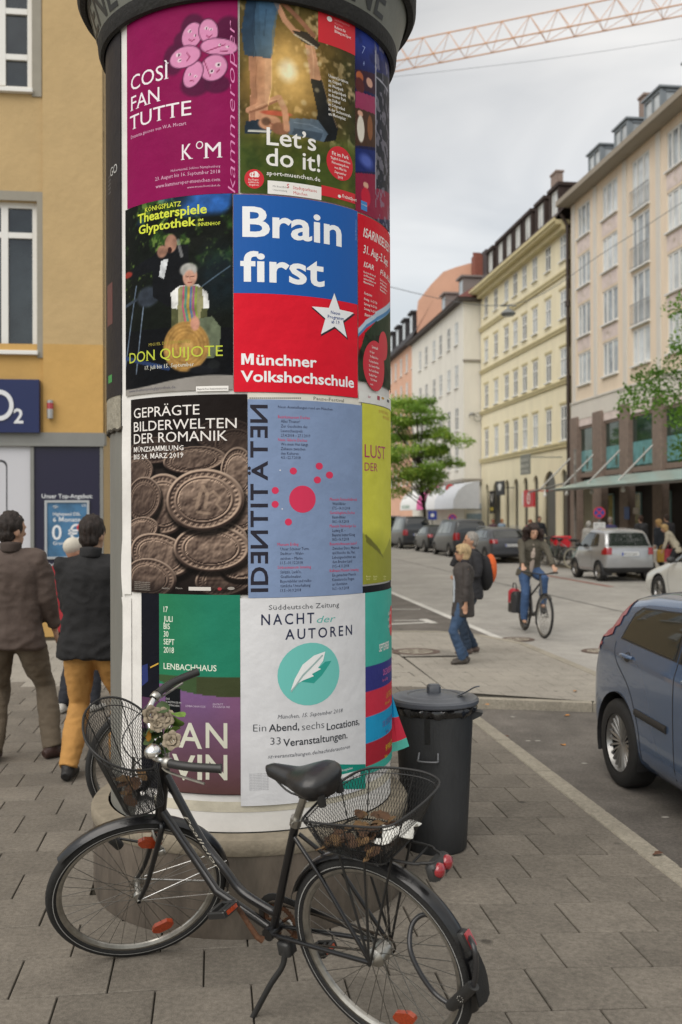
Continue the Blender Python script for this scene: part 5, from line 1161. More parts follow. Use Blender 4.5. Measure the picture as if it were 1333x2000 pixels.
for a, b, z0, z1, ci, ri in holes:
    fr = ci in frn and ri < 3
    window(pk, a, z0, b-a, z1-z0, .10, (.36, .72) if b-a > 1.2 else (.5,), (), .10, pm=random.choice(panes[:2]+[panes[0]]))
    if fr:
        mb = MB(); mb.box(-.10, -.07, a-.05, b+.05, z0+1.0, z0+1.04).box(-.10, -.07, a-.05, b+.05, z0+.08, z0+.11)
        for k in range(11): y = lp(a-.04, b+.04, k/10); mb.box(-.095, -.08, y-.008, y+.008, z0+.1, z0+1.0)
        mb.build('window_railing', mat('railing_grey', (.25, .25, .25), .5), pk)
    elif ri < 3: 
        pz0, pz1 = rows[ri+1][1]+.12, z0-.14
        MB().box(-.012, .0, a, b, pz0, pz1).build('decorated_panel', lilac, pk)
        mo = MB(); c = (a+b)/2; zc = (pz0+pz1)/2
        for k in range(3): mo.lathe([(0, .0), (.10, .0)], 10, (-.016, c+random.uniform(-.35, .35), zc+random.uniform(-.25, .25)), (-1, 0, 0))
        mo.build('painted_motif', mat('motif_pale', C('d8cbbd', .85), .9), pk)
mids = [U(1166), U(1224), U(1290)]; mids += [mids[-1]-pitch, U(1124)]
for y in mids: MB().box(-.05, -.002, y-.22, y+.22, 8.15, ztop-.05).build('pilaster_strip', palem, pk)
MB().box(-.05, .2, y0f, UE, zb-.45, 8.1).box(-.10, -.05, y0f, UE, 8.02, 8.12).build('fascia_band', palem, pk)
MB().box(-.03, .2, y0f, UE, 6.7, zb-.45).build('fascia_lower', lilac, pk)
MB().box(-.75, .1, y0f, UE+.2, ztop, ztop+.22).box(-.82, -.75, y0f, UE+.2, ztop+.02, ztop+.30).build('eave', mat('eave_beige', C('a59b8c', .8), .8), pk)
slate = mat('slate_roof', C('3c3a3e', .8), .75, var=.25, vs=3, bump=.5, bs=12)
MB().add([(-.7, y0f, ztop+.24), (-.7, UE+.2, ztop+.24), (3.5, UE+.2, ztop+3.6), (3.5, y0f, ztop+3.6), (12, UE+.2, ztop+.24), (12, y0f, ztop+.24)], [(0, 1, 2, 3), (3, 2, 4, 5), (0, 3, 5), (1, 4, 2)]).build('roof', slate, pk)
MB().box(2.0, 12, y0f, UE, 0, 6.6).box(.35, 12, y0f, UE, 6.6, ztop).build('rear_wall', pinkm, pk)
dg = mat('dormer_zinc', C('8f979c', .9), .4, .3); 
for (a, b, t) in ((1156, 1207, 293), (1207, 1263, 240), (1266, 1335, 178), (1345, 1430, 90)):
    ya, yb = U(a+(b-a)*.50), U(a)-.1; z0, z1 = ztop+.25, ztop+1.75
    d = MB().box(-.15, .0, ya, ya+.12, z0, z1).box(-.15, .0, yb-.12, yb, z0, z1).box(-.15, .0, ya+.12, yb-.12, z1-.14, z1).box(-.15, .0, ya+.12, yb-.12, z0, z0+.12).box(-.15, 0, (ya+yb)/2-.05, (ya+yb)/2+.05, z0+.12, z1-.14).box(0, .12, ya, ya+.12, z0, z1).box(1.4, 1.5, ya, ya+.12, z0, z1).box(0, 1.5, ya, ya+.10, z1-.15, z1).box(-.25, 2.2, ya-.1, yb+.1, z1, z1+.09).box(0, 2.2, yb-.1, yb, z0, z1).build('dormer', dg, pk)
    MB().quad((-.08, ya+.12, z0+.12), (-.08, ya+.12, z1-.14), (-.08, yb-.12, z1-.14), (-.08, yb-.12, z0+.12)).build('pane', panes[0], d)
    MB().quad((.1, ya+.05, z0), (1.4, ya+.05, z0), (1.4, ya+.05, z1-.1), (.1, ya+.05, z1-.1)).build('pane', panes[1], d)
chm = mat('chimney_render', C('9c8a80', .8), .9, var=.2, vs=4)
def chimney(root, px0, px1, py0, n, s0, m, h=3, dx=1.0, nm='chimney'):
    ya, yb = U(px1, n, s0), U(px0, n, s0); z = Zz((px0+px1)/2, py0, n); x = n-NF; b = MB().box(x, x+dx, ya, yb, z-h, z-.12).box(x-.06, x+dx+.06, ya-.06, yb+.06, z-.12, z); b.build(nm, m, root)
chimney(pk, 1252, 1263, 187, 22.5, S0, chm, 4, .5)
chimney(pk, 1079, 1090, 338, 22.0, S0, chm, 4, .45)
# shopfront: piers, upper glazing, canopy, recessed ground floor
stone = mat('brown_stone', C('8c7b70', .78), .75, var=.18, vs=5, bump=.4, bs=25, stain=.2)
pier = [(1119, 1133), (1163, 1181), (1216, 1233), (1281, 1299), (1358, 1380)]; py_ = []
for a, b in pier:
    ya, yb = U(b), U(a); py_.append((ya, yb)); MB().bbox(-.16, .22, ya, yb, 0, 7.25, .02).build('stone_pier', stone, pk)
glassm = mat('shop_glass', C('2c403a', .9), .05, var=.6, vs=.8, spec=.9); tealm = mat('teal_window_film', C('6c9fa3', .85), .2, var=.35, vs=1.5)
for (a0, a1), (b0, b1) in zip(py_, py_[1:]):
    ya, yb = b1, a0
    g = MB(); g.box(.02, .10, ya, yb, 3.9, 4.15).box(.02, .10, ya, yb, 6.55, 6.7).box(.03, .09, ya, ya+.08, 4.15, 6.55).box(.03, .09, yb-.08, yb, 4.15, 6.55); w = g.build('shop_window', stone, pk)
    MB().quad((.08, ya, 4.15), (.08, ya, 6.55), (.08, yb, 6.55), (.08, yb, 4.15)).build('pane', glassm, w)
    MB().quad((.075, ya+.1, 4.25), (.075, ya+.1, 5.35), (.075, yb-.1, 5.35), (.075, yb-.1, 4.25)).build('window_film', tealm, w)
    f = MB(); c = (ya+yb)/2+random.uniform(-.4, .4); f.ell((.07, c, 4.95), (.003, .10, .12), 8); f.ell((.07, c, 4.6), (.003, .16, .3), 8); f.build('printed_figure', mat('film_figure', C('4b5b4a', .8), .5, var=.4, vs=6), w)
    # ground floor recess with door and display window
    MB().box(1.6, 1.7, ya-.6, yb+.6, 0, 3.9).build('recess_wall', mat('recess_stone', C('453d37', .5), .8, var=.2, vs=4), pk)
    w2 = MB().box(1.5, 1.58, yb-1.0, yb-.94, .1, 3.0).box(1.5, 1.58, yb-.1, yb-.04, .1, 3.0).box(1.5, 1.58, yb-1.0, yb-.04, 2.95, 3.02).build('shop_door', mat('door_teal', C('8fb0ae', .8), .5), pk)
    MB().quad((1.53, yb-.94, .1), (1.53, yb-.94, 2.95), (1.53, yb-.1, 2.95), (1.53, yb-.1, .1)).build('pane', mat('door_glass', C('a39a5e', .6), .2, var=.5, vs=2), w2)
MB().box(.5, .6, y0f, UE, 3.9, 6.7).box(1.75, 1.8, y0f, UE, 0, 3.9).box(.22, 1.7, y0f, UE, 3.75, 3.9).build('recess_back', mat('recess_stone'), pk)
cy1, cy0 = U(1086, 17.3), y0f; canm = mat('canopy_glass', C('a9bdb6', .9), .25, var=.12, vs=2)
cn = MB(); cn.tube([(-2.7, cy0, 3.12), (-2.7, cy1, 3.12)], .06, 8).tube([(-.35, cy0, 3.72), (-.35, cy1, 3.72)], .05, 8)
cpy = thing('glass_canopy', 'long pale green glass canopy above the shopfront of the pink block', 'canopy', pk.location, TH)
k = 12
for i in range(k):
    ya, yb = lp(cy0, cy1, i/k)+.02, lp(cy0, cy1, (i+1)/k)-.02
    MB().add([(-2.8, ya, 3.17), (-2.8, yb, 3.17), (-.33, yb, 3.79), (-.33, ya, 3.79), (-2.8, ya, 3.19), (-2.8, yb, 3.19), (-.33, yb, 3.81), (-.33, ya, 3.81)], [(0, 1, 2, 3), (4, 7, 6, 5), (0, 4, 5, 1), (1, 5, 6, 2), (0, 3, 7, 4)]).build('glass_panel', canm, cpy)
stm = mat('canopy_steel', C('9a9a96', .8), .4, .5)
for i, (a, b) in enumerate(py_[:4]):
    y = (a+b)/2; f = MB(); f.tube([(-2.75, y, 3.12), (-.33, y, 3.70)], .05, 6).tube([(-2.0, y, 3.36), (-.33, y, 5.0)], .045, 6); f.build('tie_rod', stm, cpy); MB().tube([(-2.0, y-.6, 3.0), (-2.0, y-.6, 3.25)], .05, 8).lathe([(0, -.1), (.09, -.06), (.10, .04), (.04, .1)], 10, (-2.0, y-.6, 2.95)).build('spot_lamp', white, cpy)
cn.build('canopy_beam', stm, cpy)
dp = thing('drain_pipe', 'dark rainwater pipe between the pink and the yellow facade', 'pipe', pk.location, TH)
MB().tube([(-.12, UE+.25, 0), (-.12, UE+.25, 18.2), (-.5, UE+.25, 18.8)], .09, 10).tube([(-.12, UE+.25, 13.6), (-.12, UE+.25, 13.9)], .14, 10).build('pipe', mat('pipe_brown', C('4a3c36', .6), .6), dp)
# ---- yellow block
YS = Spx(1112, 20); YE = Spx(941, 20); yl = rb('corner_building', 'cream yellow four-storey building with tall arches and dormered roof', 20, YS)
yel = mat('yellow_render', C('ebe2c4', .95), .85, var=.07, vs=1, stain=.14, stretch=(1, 1, .25), bump=.2, bs=20); yeld = mat('yellow_trim', C('d0c49a', .88), .85, var=.08, vs=2)
Uy = lambda px: Spx(px, 20)-YS
LY = YE-YS; wc = [951.5, 970.5, 991, 1008.5, 1026.5, 1047, 1073, 1102]; ww = .95; rws = [(16.45, 17.95), (13.15, 14.75), (9.8, 11.45), (6.15, 8.15)]
hol = [(Uy(c)-ww/2, Uy(c)+ww/2, z0, z1) for c in wc for z0, z1 in rws]
arch = [(Uy(c)-w/2, Uy(c)+w/2, .0, t) for c, w, t in ((952, .8, 4.15), (970.5, 1.9, 4.3), (991, .95, 4.3), (1008.5, .95, 4.3), (1027, .95, 4.3), (1047, .95, 4.35), (1074, 2.1, 4.5), (1102, .95, 4.5))]
facade(yl, 'wall', yel, .0, LY, 0, 18.3, hol+arch, depth=.3)
for i, (a, b, z0, z1) in enumerate(hol):
    window(yl, a, z0, b-a, z1-z0, .07, (.5,), (.62,), .08, pm=random.choice(panes[1:])); 
    MB().box(-.05, -.002, a-.14, b+.14, z1+.08, z1+.2).build('window_cornice', yeld, yl)
for a, b, z0, z1 in arch: mb = MB(); r = min((b-a)/2, 1.0); arch_fill(mb, a, b, z1-r, z1, .0, yel, .3); mb.build('arch_head', yel, yl)
for i, (a, b, z0, z1) in enumerate(arch): MB().quad((.13, a, 0), (.13, a, z1), (.13, b, z1), (.13, b, 0)).build('arch_shade_sheet', mat('arch_dark', C('39342a', .6), .3, var=.5, vs=1), yl)  # flat sheet closing each arch, the interior's shade put into its dark colour
for z, d, h in ((5.75, .12, .3), (9.35, .10, .25), (12.4, .10, .25), (15.55, .12, .28)): MB().box(-d, -.002, 0, LY, z, z+h).box(-d-.05, -d, 0, LY, z+h*.6, z+h).build('string_course', yeld, yl)
MB().box(-.75, .1, -.1, LY+.4, 18.3, 18.55).box(-.4, 0, -.1, LY+.3, 18.0, 18.3).box(-.86, -.75, -.1, LY+.4, 18.45, 18.65).build('eave', yeld, yl)
brn = mat('brown_tile_roof', C('43342f', .7), .8, var=.3, vs=4, bump=.6, bs=10)
MB().add([(-.8, -.1, 18.6), (-.8, LY+.4, 18.6), (1.6, LY+.4, 21.4), (1.6, -.1, 21.4), (12, LY+.4, 21.8), (12, -.1, 21.8)], [(0, 1, 2, 3), (3, 2, 4, 5)]).build('roof', brn, yl)
MB().box(.3, 12, 0.02, LY-.02, 0, 18.3).build('rear_wall', yel, yl)
MB().add([(-.8, LY+.4, 18.6), (1.6, LY+.4, 21.4), (12, LY+.4, 21.8), (12, LY+.4, 18.6)], [(0, 1, 2, 3)]).build('roof_gable', brn, yl)
for px in (970, 990, 1007, 1025, 1045, 1071, 1099):
    c = Uy(px)+.5; d = MB().box(-.25, 1.6, c-.85, c-.6, 18.95, 20.75).box(-.25, 1.6, c+.6, c+.85, 18.95, 20.75).box(-.35, 1.8, c-.95, c+.95, 20.75, 20.95).box(-.2, .1, c-.6, c+.6, 18.95, 19.1).build('dormer', brn, yl)
    window(yl, c-.6, 19.1, 1.2, 1.6, -.1, (.5,), (), .08, pm=panes[0], sill=False)
# shop signs of the yellow block
sg = thing('hanging_sign', 'black and yellow banner sign with a white V in the wide arch', 'sign', yl.location, TH); c = Uy(970.5)
bs_ = MB().box(-.35, -.30, c-.62, c+.62, 2.0, 3.6).build('board', mat('sign_black', C('1b1c20', .8), .5), sg)
t_ = MB(); flat_text(t_, 'V', (-.353, c+.42, 2.75), (0, -1, 0), (0, 0, 1), w=.84, h=.68, st='b'); t_.build('lettering', white, bs_)
MB().box(-.356, -.352, c-.35, c+.35, 2.2, 2.42).build('yellow_bar', mat('sign_yellow', C('c9b640'), .5), bs_)
sg = thing('hanging_sign', 'small black shop sign with a white emblem between narrow arches', 'sign', yl.location, TH); c = Uy(1005); bs_ = MB().bbox(-1.0, -.92, c-.95, c+.95, 3.2, 4.15, .01).tube([(-1, c, 3.7), (0, c, 3.7)], .03, 6).build('board', mat('sign_black'), sg)
e_ = MB(); e_.add([(-1.003, c+.5*math.cos(a)*(1 if math.sin(a) > 0 else .7), 3.75+.25*math.sin(a)) for a in np.linspace(0, 2*PI, 24)[:-1]], [tuple(range(23))]); e_.build('emblem', white, bs_)
sg = thing('hanging_sign', 'red shop sign with a white ring beside the large arch', 'sign', yl.location, TH); c = Uy(1079); bs_ = MB().bbox(-1.45, -1.35, c-.95, c+.95, 2.35, 3.35, .01).tube([(-1.4, c, 3.3), (0, c, 3.3)], .03, 6).build('board', mat('sign_red', C('c4202e'), .45), sg)
MB().lathe([(.22, 0), (.34, 0)], 24, (-1.455, c, 2.85), (-1, 0, 0)).lathe([(0, 0), (.1, 0)], 16, (-1.455, c, 2.85), (-1, 0, 0)).build('ring', white, bs_)
MB().bbox(-1.46, -1.34, c+.97, c+1.25, 2.45, 3.25, .02).build('end_plate', white, bs_)
sg = thing('hanging_sign', 'grey three-line hotel sign board at the edge of the yellow facade', 'sign', yl.location, TH); c = Uy(1106); bs_ = MB().bbox(-2.2, -2.1, c-.1, c+1.5, 4.2, 5.35, .01).tube([(-2.1, c+.6, 5.2), (0, c+.6, 5.2)], .03, 6).build('board', mat('sign_greygreen', C('8a8d86', .8), .5), sg)
t_ = MB()
for i, q in enumerate(('INTERSPORT', 'BRILLEN', 'ÄRZTEHAUS')): t_.M = None; flat_text(t_, q, (-2.203, c+1.4, 4.95-i*.32), (0, -1, 0), (0, 0, 1), w=1.4, h=.17, st='b')
t_.build('lettering', mat('sign_pale', C('c9c9c2'), .5), bs_)
# ---- white block
nW = 18.7; WS = Spx(907, nW); WE = Spx(806, nW); wh = rb('corner_building', 'off-white building with hipped red-brown roof beside the yellow block', nW, WS)
whm = mat('white_render', C('e2dfd5', .92), .85, var=.07, vs=1, stain=.12, stretch=(1, 1, .25), bump=.2, bs=20); LW = WE-WS; Uw = lambda px: Spx(px, nW)-WS
hol = [(Uw(c)-.55, Uw(c)+.55, z0, z0+1.75) for c in (822, 834, 849, 862, 878, 893) for z0 in (15.0, 11.7, 8.4, 5.4)]
facade(wh, 'wall', whm, 0, LW, 0, 17.9, hol, depth=.2)
for a, b, z0, z1 in hol: window(wh, a, z0, b-a, z1-z0, .07, (.5,), (.6,), .06, pm=random.choice(panes[1:]))
MB().quad((0, 0, 0), (1.4, 0, 0), (1.4, 0, 17.9), (0, 0, 17.9)).build('side_wall', whm, wh)
MB().quad((1.4, 0, 0), (12, 0, 0), (12, 0, 17.9), (1.4, 0, 17.9)).build('side_wall', whm, wh)
MB().quad((0, LW, 0), (0, LW, 17.9), (12, LW, 17.9), (12, LW, 0)).build('end_wall', whm, wh)
MB().box(-.06, 1.4, -.12, -.003, 13.4, 13.55).box(-.25, 12, -.35, LW, 4.35, 4.6).build('ledge', mat('ledge_grey', C('9a948a', .8), .8), wh)
redr = mat('red_tile_roof', C('7a4640', .7), .8, var=.3, vs=4, bump=.6, bs=10)
MB().box(-.5, 12, -.5, LW+.3, 17.9, 18.15).build('eave', mat('dark_eave', C('4c4440', .7), .8), wh)
MB().add([(-.55, -.55, 18.15), (-.55, LW+.3, 18.15), (12, LW+.3, 18.15), (12, -.55, 18.15), (5.5, 5.5, 22.3), (5.5, LW-3, 22.3)], [(0, 1, 5, 4), (2, 3, 4, 5), (3, 0, 4), (1, 2, 5)]).build('roof', redr, wh)
for px in (855, 917):
    c = max(2.0, Uw(px) if px < 900 else 3.0); d = MB().box(.6, 2.5, c-.7, c+.7, 18.9, 20.3).box(.4, 2.7, c-.85, c+.85, 20.3, 20.45).build('dormer', mat('dormer_grey', C('8e8682', .8), .8), wh); MB().quad((.59, c-.5, 19.1), (.59, c-.5, 20.1), (.59, c+.5, 20.1), (.59, c+.5, 19.1)).build('pane', panes[1], d)
# awning with pink stripe and signs on the white block
aw = thing('shop_awning', 'white barrel awning with a pink stripe over the pavement cafe', 'awning', wh.location, TH)
y1, y0 = Spx(786, 17.0)-WS, Spx(891, 17.0)-WS
prof = [(-1.9+0, 2.35), (-1.85, 3.0), (-1.55, 3.6), (-1.0, 4.05), (-.3, 4.25), (0, 4.3)]
for i, (f0, f1, cc) in enumerate(((0, .30, 'c4c8cf'), (.30, .48, 'd9dadc'), (.48, .64, 'cf5c96'), (.64, 1.0, 'dfe0e0'))):
    ya, yb = lp(y0, y1, f0), lp(y0, y1, f1); mb = MB(); m_ = len(prof)
    mb.add([(x, y, z) for y in (ya, yb) for x, z in prof]+[(x+.02, y, z-.02) for y in (ya, yb) for x, z in prof], [(j, j+1, m_+j+1, m_+j) for j in range(m_-1)]+[(2*m_+j, 3*m_+j, 3*m_+j+1, 2*m_+j+1) for j in range(m_-1)])
    mb.build('awning_panel', mat('awning_'+cc, C(cc), .7, var=.05, vs=3), aw, smooth=60)
for y in (y0, y1):
    mb = MB(); mb.add([(x, y-.01, z) for x, z in prof]+[(0, y-.01, 2.35)], [tuple(range(len(prof)+1))]); mb.build('awning_end', mat('awning_c4c8cf'), aw)
t_ = MB(); flat_text(t_, 'BÄCKEREI', (-1.93, lp(y0, y1, .95), 2.5), (0, -1, 0), (0, 0, 1), w=3.4, h=.3, st='b'); t_.build('lettering', mat('awning_green', C('7fa08a'), .6), aw)
for i, (px, z0, z1, w, cc, lab) in enumerate(((918, 2.95, 3.6, .6, '4f7fb0', 'small blue square sign high on the white side wall'), (916, .9, 2.0, 1.3, '8fa3b0', 'blue and white framed poster on the white side wall'), (912, 2.35, 2.75, 1.3, 'a9b3bb', 'pale lettered strip sign on the white side wall'))):
    x0 = .18 if i else .35; o = MB().box(x0, x0+w, -.08, -.02, z0, z1).build('wall_sign', mat('wallsign'+cc, C(cc, .9), .5, var=.3, vs=3), None); o.location = wh.location; o.rotation_euler = (0, 0, TH); tag(o, lab, 'sign')
cs = thing('cantilever_sign', 'round red and grey emblem sign on a bracket at the white corner', 'sign', wh.location, TH); MB().lathe([(0, -.04), (.38, -.04), (.38, .04), (0, .04)], 20, (-1.1, -.1, 3.9), (0, 1, 0)).tube([(-1.1, -.1, 3.9), (0, -.1, 3.9)], .03, 6).box(-1.7, -.2, -.16, -.08, 3.2, 3.4).build('emblem', mat('emblem_grey', C('8d8782', .8), .5), cs); MB().lathe([(.18, 0), (.3, 0)], 20, (-1.1, -.15, 3.9), (0, -1, 0)).build('ring', mat('sign_red'), cs)
cl = thing('wall_lamp', 'small bracket lamp high on the white side wall', 'lamp', wh.location, TH); MB().tube([(.4, -.02, 9.3), (.4, -.6, 9.5), (.9, -.6, 9.2)], .04, 6).lathe([(.28, 0), (.34, 0)], 16, (1.0, -.3, 9.2), (0, 1, 0)).ell((.5, -.6, 9.4), (.22, .15, .15), 8).build('lamp', mat('canopy_steel'), cl)
# ---- salmon block beyond
nS = 19.2; SS = WE+.02; sm = rb('apartment_building', 'salmon pink building with tall blank gable and slate mansard roof', nS, SS)
sal = mat('salmon_render', C('e0b298', .88), .85, var=.07, vs=.6, bump=.2, bs=20); LS = 34
hol = [(2+3.0*i-.5, 2+3.0*i+.5, z0, z0+1.8) for i in range(10) for z0 in (4.9, 7.7, 10.5, 13.3, 16.1)]
facade(sm, 'wall', sal, 0, LS, 0, 18.6, hol, depth=.2)
for a, b, z0, z1 in hol: window(sm, a, z0, b-a, z1-z0, .07, (.5,), (), .07, pm=panes[1])
def gz(px, py, n_=None):  # point on the gable plane s=SS seen at a pixel
    d = ray(px, py); c, s_ = math.cos(TH), math.sin(TH); t = SS/(-d.x*s_+d.y*c); p = CAMLOC+d*t; return (p.x*c+p.y*s_-nS, 0, p.z+.05)
gpts = [(0, 0, 0), (0, 0, gz(805, 608)[2])]+[gz(*q) for q in ((817, 588), (842, 556), (866, 531), (890, 522), (918, 514))]; xe = gpts[-1][0]+4
gpts += [(xe, 0, gpts[-1][2]), (xe, 0, 0)]
MB().add(gpts, [tuple(range(len(gpts)))]).build('gable_wall', sal, sm)
ztm = gpts[-3][2]; MB().add([(-.5, -.1, 18.7), (-.5, LS, 18.7), (1.7, LS, 22.5), (1.7, 0, 22.5), (xe, 0, ztm), (xe, LS, ztm)], [(0, 1, 2, 3), (3, 2, 5, 4)]).box(-.6, 0, -.1, LS, 18.5, 18.7).build('roof', slate, sm)
for i in range(8):
    c = 2.2+3.6*i; d = MB().box(-.1, 1.8, c-.8, c+.8, 19.3, 21.3).box(-.3, 2.0, c-.95, c+.95, 21.3, 21.5).build('dormer', slate, sm); MB().quad((-.11, c-.55, 19.5), (-.11, c-.55, 21.1), (-.11, c+.55, 21.1), (-.11, c+.55, 19.5)).build('pane', panes[0], d)
MB().tube([(-.15, -.1, 0), (-.15, -.1, 18.5)], .12, 8).build('downpipe', mat('pipe_brown'), sm)
for (a, b, t, dx, m_, lab) in ((920, 935, 505, 1.2, mat('brick_red', C('9a5f50', .7), .9, var=.2, vs=6), 0), (935, 958, 500, 1.6, mat('chimney_dark', C('5a5254', .7), .9), 1)):
    p0, p1 = gz(a, t), gz(b, t); o = MB().box(p0[0], p1[0], -1.5-lab, -.2, 14, p0[2]).build('chimney', m_, sm)
    if not lab:
        for k in range(4): MB().lathe([(.10, 0), (.12, .35), (.0, .36)], 8, (lp(p0[0], p1[0], (k+.5)/4), -.8, p0[2])).build('chimney_pot', m_, o, smooth=60)
# beyond the salmon block the row goes on, plain
fr = rb('apartment_building', 'distant pale grey apartment block at the far end of the street', 19.5, SS+LS+.1)
hol = [(2+3.4*i-.6, 2+3.4*i+.6, z0, z0+1.8) for i in range(16) for z0 in (4.9, 8.2, 11.5, 14.8)]
facade(fr, 'wall', palem, 0, 60, 0, 18, hol); MB().box(.2, 12, 0, 60, 0, 18).build('rear_wall', palem, fr); MB().add([(-.5, 0, 18), (-.5, 60, 18), (5, 60, 22), (5, 0, 22), (12, 0, 18), (12, 60, 18)], [(0, 1, 2, 3), (3, 2, 5, 4), (0, 3, 4)]).build('roof', slate, fr)
for a, b, z0, z1 in hol: window(fr, a, z0, b-a, z1-z0, .12, (.5,), (), .07, pm=panes[1], sill=False)
# far footway
g = MB(); g.quad(*flatpoly([(13.1, 0), (20.4, 0), (20.4, 240), (13.1, 240)], -.045)); g.quad(*flatpoly([(13.1, 0), (13.1, 240), (13.1, 240.1), (13.1, 0)], -.045)); struct(g.build('far_pavement', slabfar))
g = MB(); r_ = [(*sw(n, s), z) for n, s, z in ((13.0, 0, -.2), (13.12, 0, -.2), (13.12, 240, -.2), (13.0, 240, -.2), (13.0, 0, -.04), (13.12, 0, -.04), (13.12, 240, -.04), (13.0, 240, -.04))]; g.add(r_, [(4, 5, 6, 7), (0, 4, 7, 3), (0, 1, 5, 4)]); struct(g.build('far_kerb', kerbm))
# ---- left building: front faces us (normal -s), corner at n=-1.64
pc = gp(203, 1242, 0); nC, sC = ns(pc.x, pc.y); lb = thing('shop_building', 'ochre corner building with a phone shop on the ground floor', 'building', pc, TH+PI/2)
# local: x = up the street (into the wall), y = away to the left
def L2(px, py, x=0.0):     # pixel -> (y, z) on the front plane
    n0, s_ = math.cos(TH), math.sin(TH); d = ray(px, py); t = ((sC+x)/(-d.x*s_+d.y*n0)); p = CAMLOC+d*t; return -(p.x*n0+p.y*s_-nC), p.z
def R2(x0, y0, x1, y1, x=0.0):
    a, za = L2(x0, y0, x); b, zb_ = L2(x1, y1, x); return min(a, b), max(a, b), min(za, zb_), max(za, zb_)
och = mat('ochre_render', C('cdb181', .78), .9, var=.06, vs=1.6, bump=.9, bs=9); ochd = mat('ochre_render_low', C('d3aa66', .80), .9, var=.06, vs=2, bump=.7, bs=9); gry = mat('grey_metal_trim', C('8d8e8a', .75), .55, var=.06, vs=4); surr = mat('stone_surround', C('a49f92', .75), .8, var=.06, vs=4)
zt = 14; zlow = L2(120, 672)[1]; zband1, zband0 = L2(120, 845)[1], L2(120, 868)[1]; yp = L2(84, 500)[0]
w1 = R2(-60, 168, 62, -40); w2 = R2(-60, 683, 72, 392); hol = [w1, w2]
for k in (1, 2, 3): hol += [(w1[0]+k*3.2, w1[1]+k*3.2, w1[2], w1[3]), (w2[0]+k*3.2, w2[1]+k*3.2, w2[2], w2[3])]
facade(lb, 'wall', och, yp, 14, zlow, zt, hol, x=.04, depth=.16)
facade(lb, 'wall_lower', ochd, yp, 14, zband1, zlow, [], x=.04)
MB().box(0, .3, 0, yp, zlow, zt).build('corner_pilaster', och, lb); MB().box(0, .3, 0, yp, zband1, zlow).build('corner_pilaster_low', ochd, lb)
for k, h in enumerate(hol):
    y, z, w, hh = h[0], h[2], h[1]-h[0], h[3]-h[2]
    window(lb, y, z, w, hh, .19, (.5,), (.78,) if k % 2 else (.32, .74), .085, pm=panes[2], sill=False)
    # stone surround, proud of the render; sill below
    b = .14; MB().box(.015, .04, y-b, y, z-.1, z+hh+b).box(.015, .04, y+w, y+w+b, z-.1, z+hh+b).box(.015, .04, y, y+w, z+hh, z+hh+b).build('window_surround', surr, lb)
    MB().bbox(-.05, .19, y-.02, y+w+.02, z-.06, z-.001, .008).build('sill', white, lb)
MB().box(-.02, .3, -.02, 14, zband0, zband1).box(-.045, -.02, -.02, 14, zband0-.03, zband0+.02).build('metal_band', gry, lb)
q = R2(-60, 1158, 196, 1158); zs_ = q[2]; MB().box(.0, .3, 0, 14, 0, zs_-.06).build('base_wall', ochd, lb); MB().box(-.04, .3, -.02, 14, zs_-.06, zs_).build('base_sill', gry, lb)
yg = [L2(196, 1000)[0], L2(67, 1000)[0], L2(60, 1000)[0]]
MB().box(-.015, .1, 0, yg[0], zs_, zband0-.03).box(-.015, .1, yg[1], yg[2], zs_, zband0-.03).build('window_post', gry, lb)
MB().box(.02, .08, yg[0], yg[1], zs_, zband0-.03).build('navy_panel', mat('navy_panel', C('1a1838', .8), .35), lb)
wp = MB().box(.02, .08, yg[2], 6, zs_, zband0-.03).build('white_panel', mat('white_poster_panel', C('c9cad0', .9), .45), lb)
ph = R2(-45, 1180, 14, 898); mb = MB(); y0, y1, z0, z1 = ph; r = .09
pr = [(y0+r-r*math.cos(a), z1-r+r*math.sin(a)) for a in np.linspace(0, PI/2, 6)]+[(y1-r+r*math.sin(a), z1-r+r*math.cos(a)) for a in np.linspace(0, PI/2, 6)]+[(y1, z0), (y0, z0)]
mb.add([(.016, *p) for p in pr], [tuple(range(len(pr)))]); mb.build('printed_phone', mat('phone_dark', C('2a2c33', .8), .3), wp)
mb = MB(); k_ = .022; pr2 = [(lp(p[0], (y0+y1)/2, .07), lp(p[1], (z0+z1)/2, .03)) for p in pr]; mb.add([(.012, *p) for p in pr2], [tuple(range(len(pr2)))]); mb.build('printed_screen', mat('white_poster_panel'), wp)
def wtext(par, s_, px0, py0, px1, cap, m, x, st='b'):
    a, z = L2(px0, py0, x); b, _ = L2(px1, py0, x); _, z2 = L2(px0, py0-cap, x); mb = MB(); flat_text(mb, s_, (x, a, z), (0, -1, 0), (0, 0, 1), w=a-b, h=z2-z, st=st); return mb.build('lettering', m, par)
wl = mat('letter_white', C('d5d8dc'), .5); nv = bpy.data.objects['navy_panel']
wtext(nv, 'Unser Top-Angebot:', 82, 973, 181, 8.5, wl, .012); wtext(nv, 'Weitere Infos im Shop', 88, 1107, 178, 8, wl, .012)
af = thing('framed_poster', 'framed blue offer poster reading 0 € on the navy panel', 'poster', pc, TH+PI/2)
y0, y1, z0, z1 = R2(88, 1092, 175, 977); MB().box(-.02, .018, y0, y0+.035, z0, z1).box(-.02, .018, y1-.035, y1, z0, z1).box(-.02, .018, y0+.035, y1-.035, z0, z0+.035).box(-.02, .018, y0+.035, y1-.035, z1-.035, z1).build('frame', mat('frame_silver', C('b0b4b8'), .35, .5), af)
pp = MB().box(.0, .018, y0+.035, y1-.035, z0+.035, z1-.035).build('poster_print', mat('offer_blue', C('3f6f95', .9), .4, var=.35, vs=3), af)
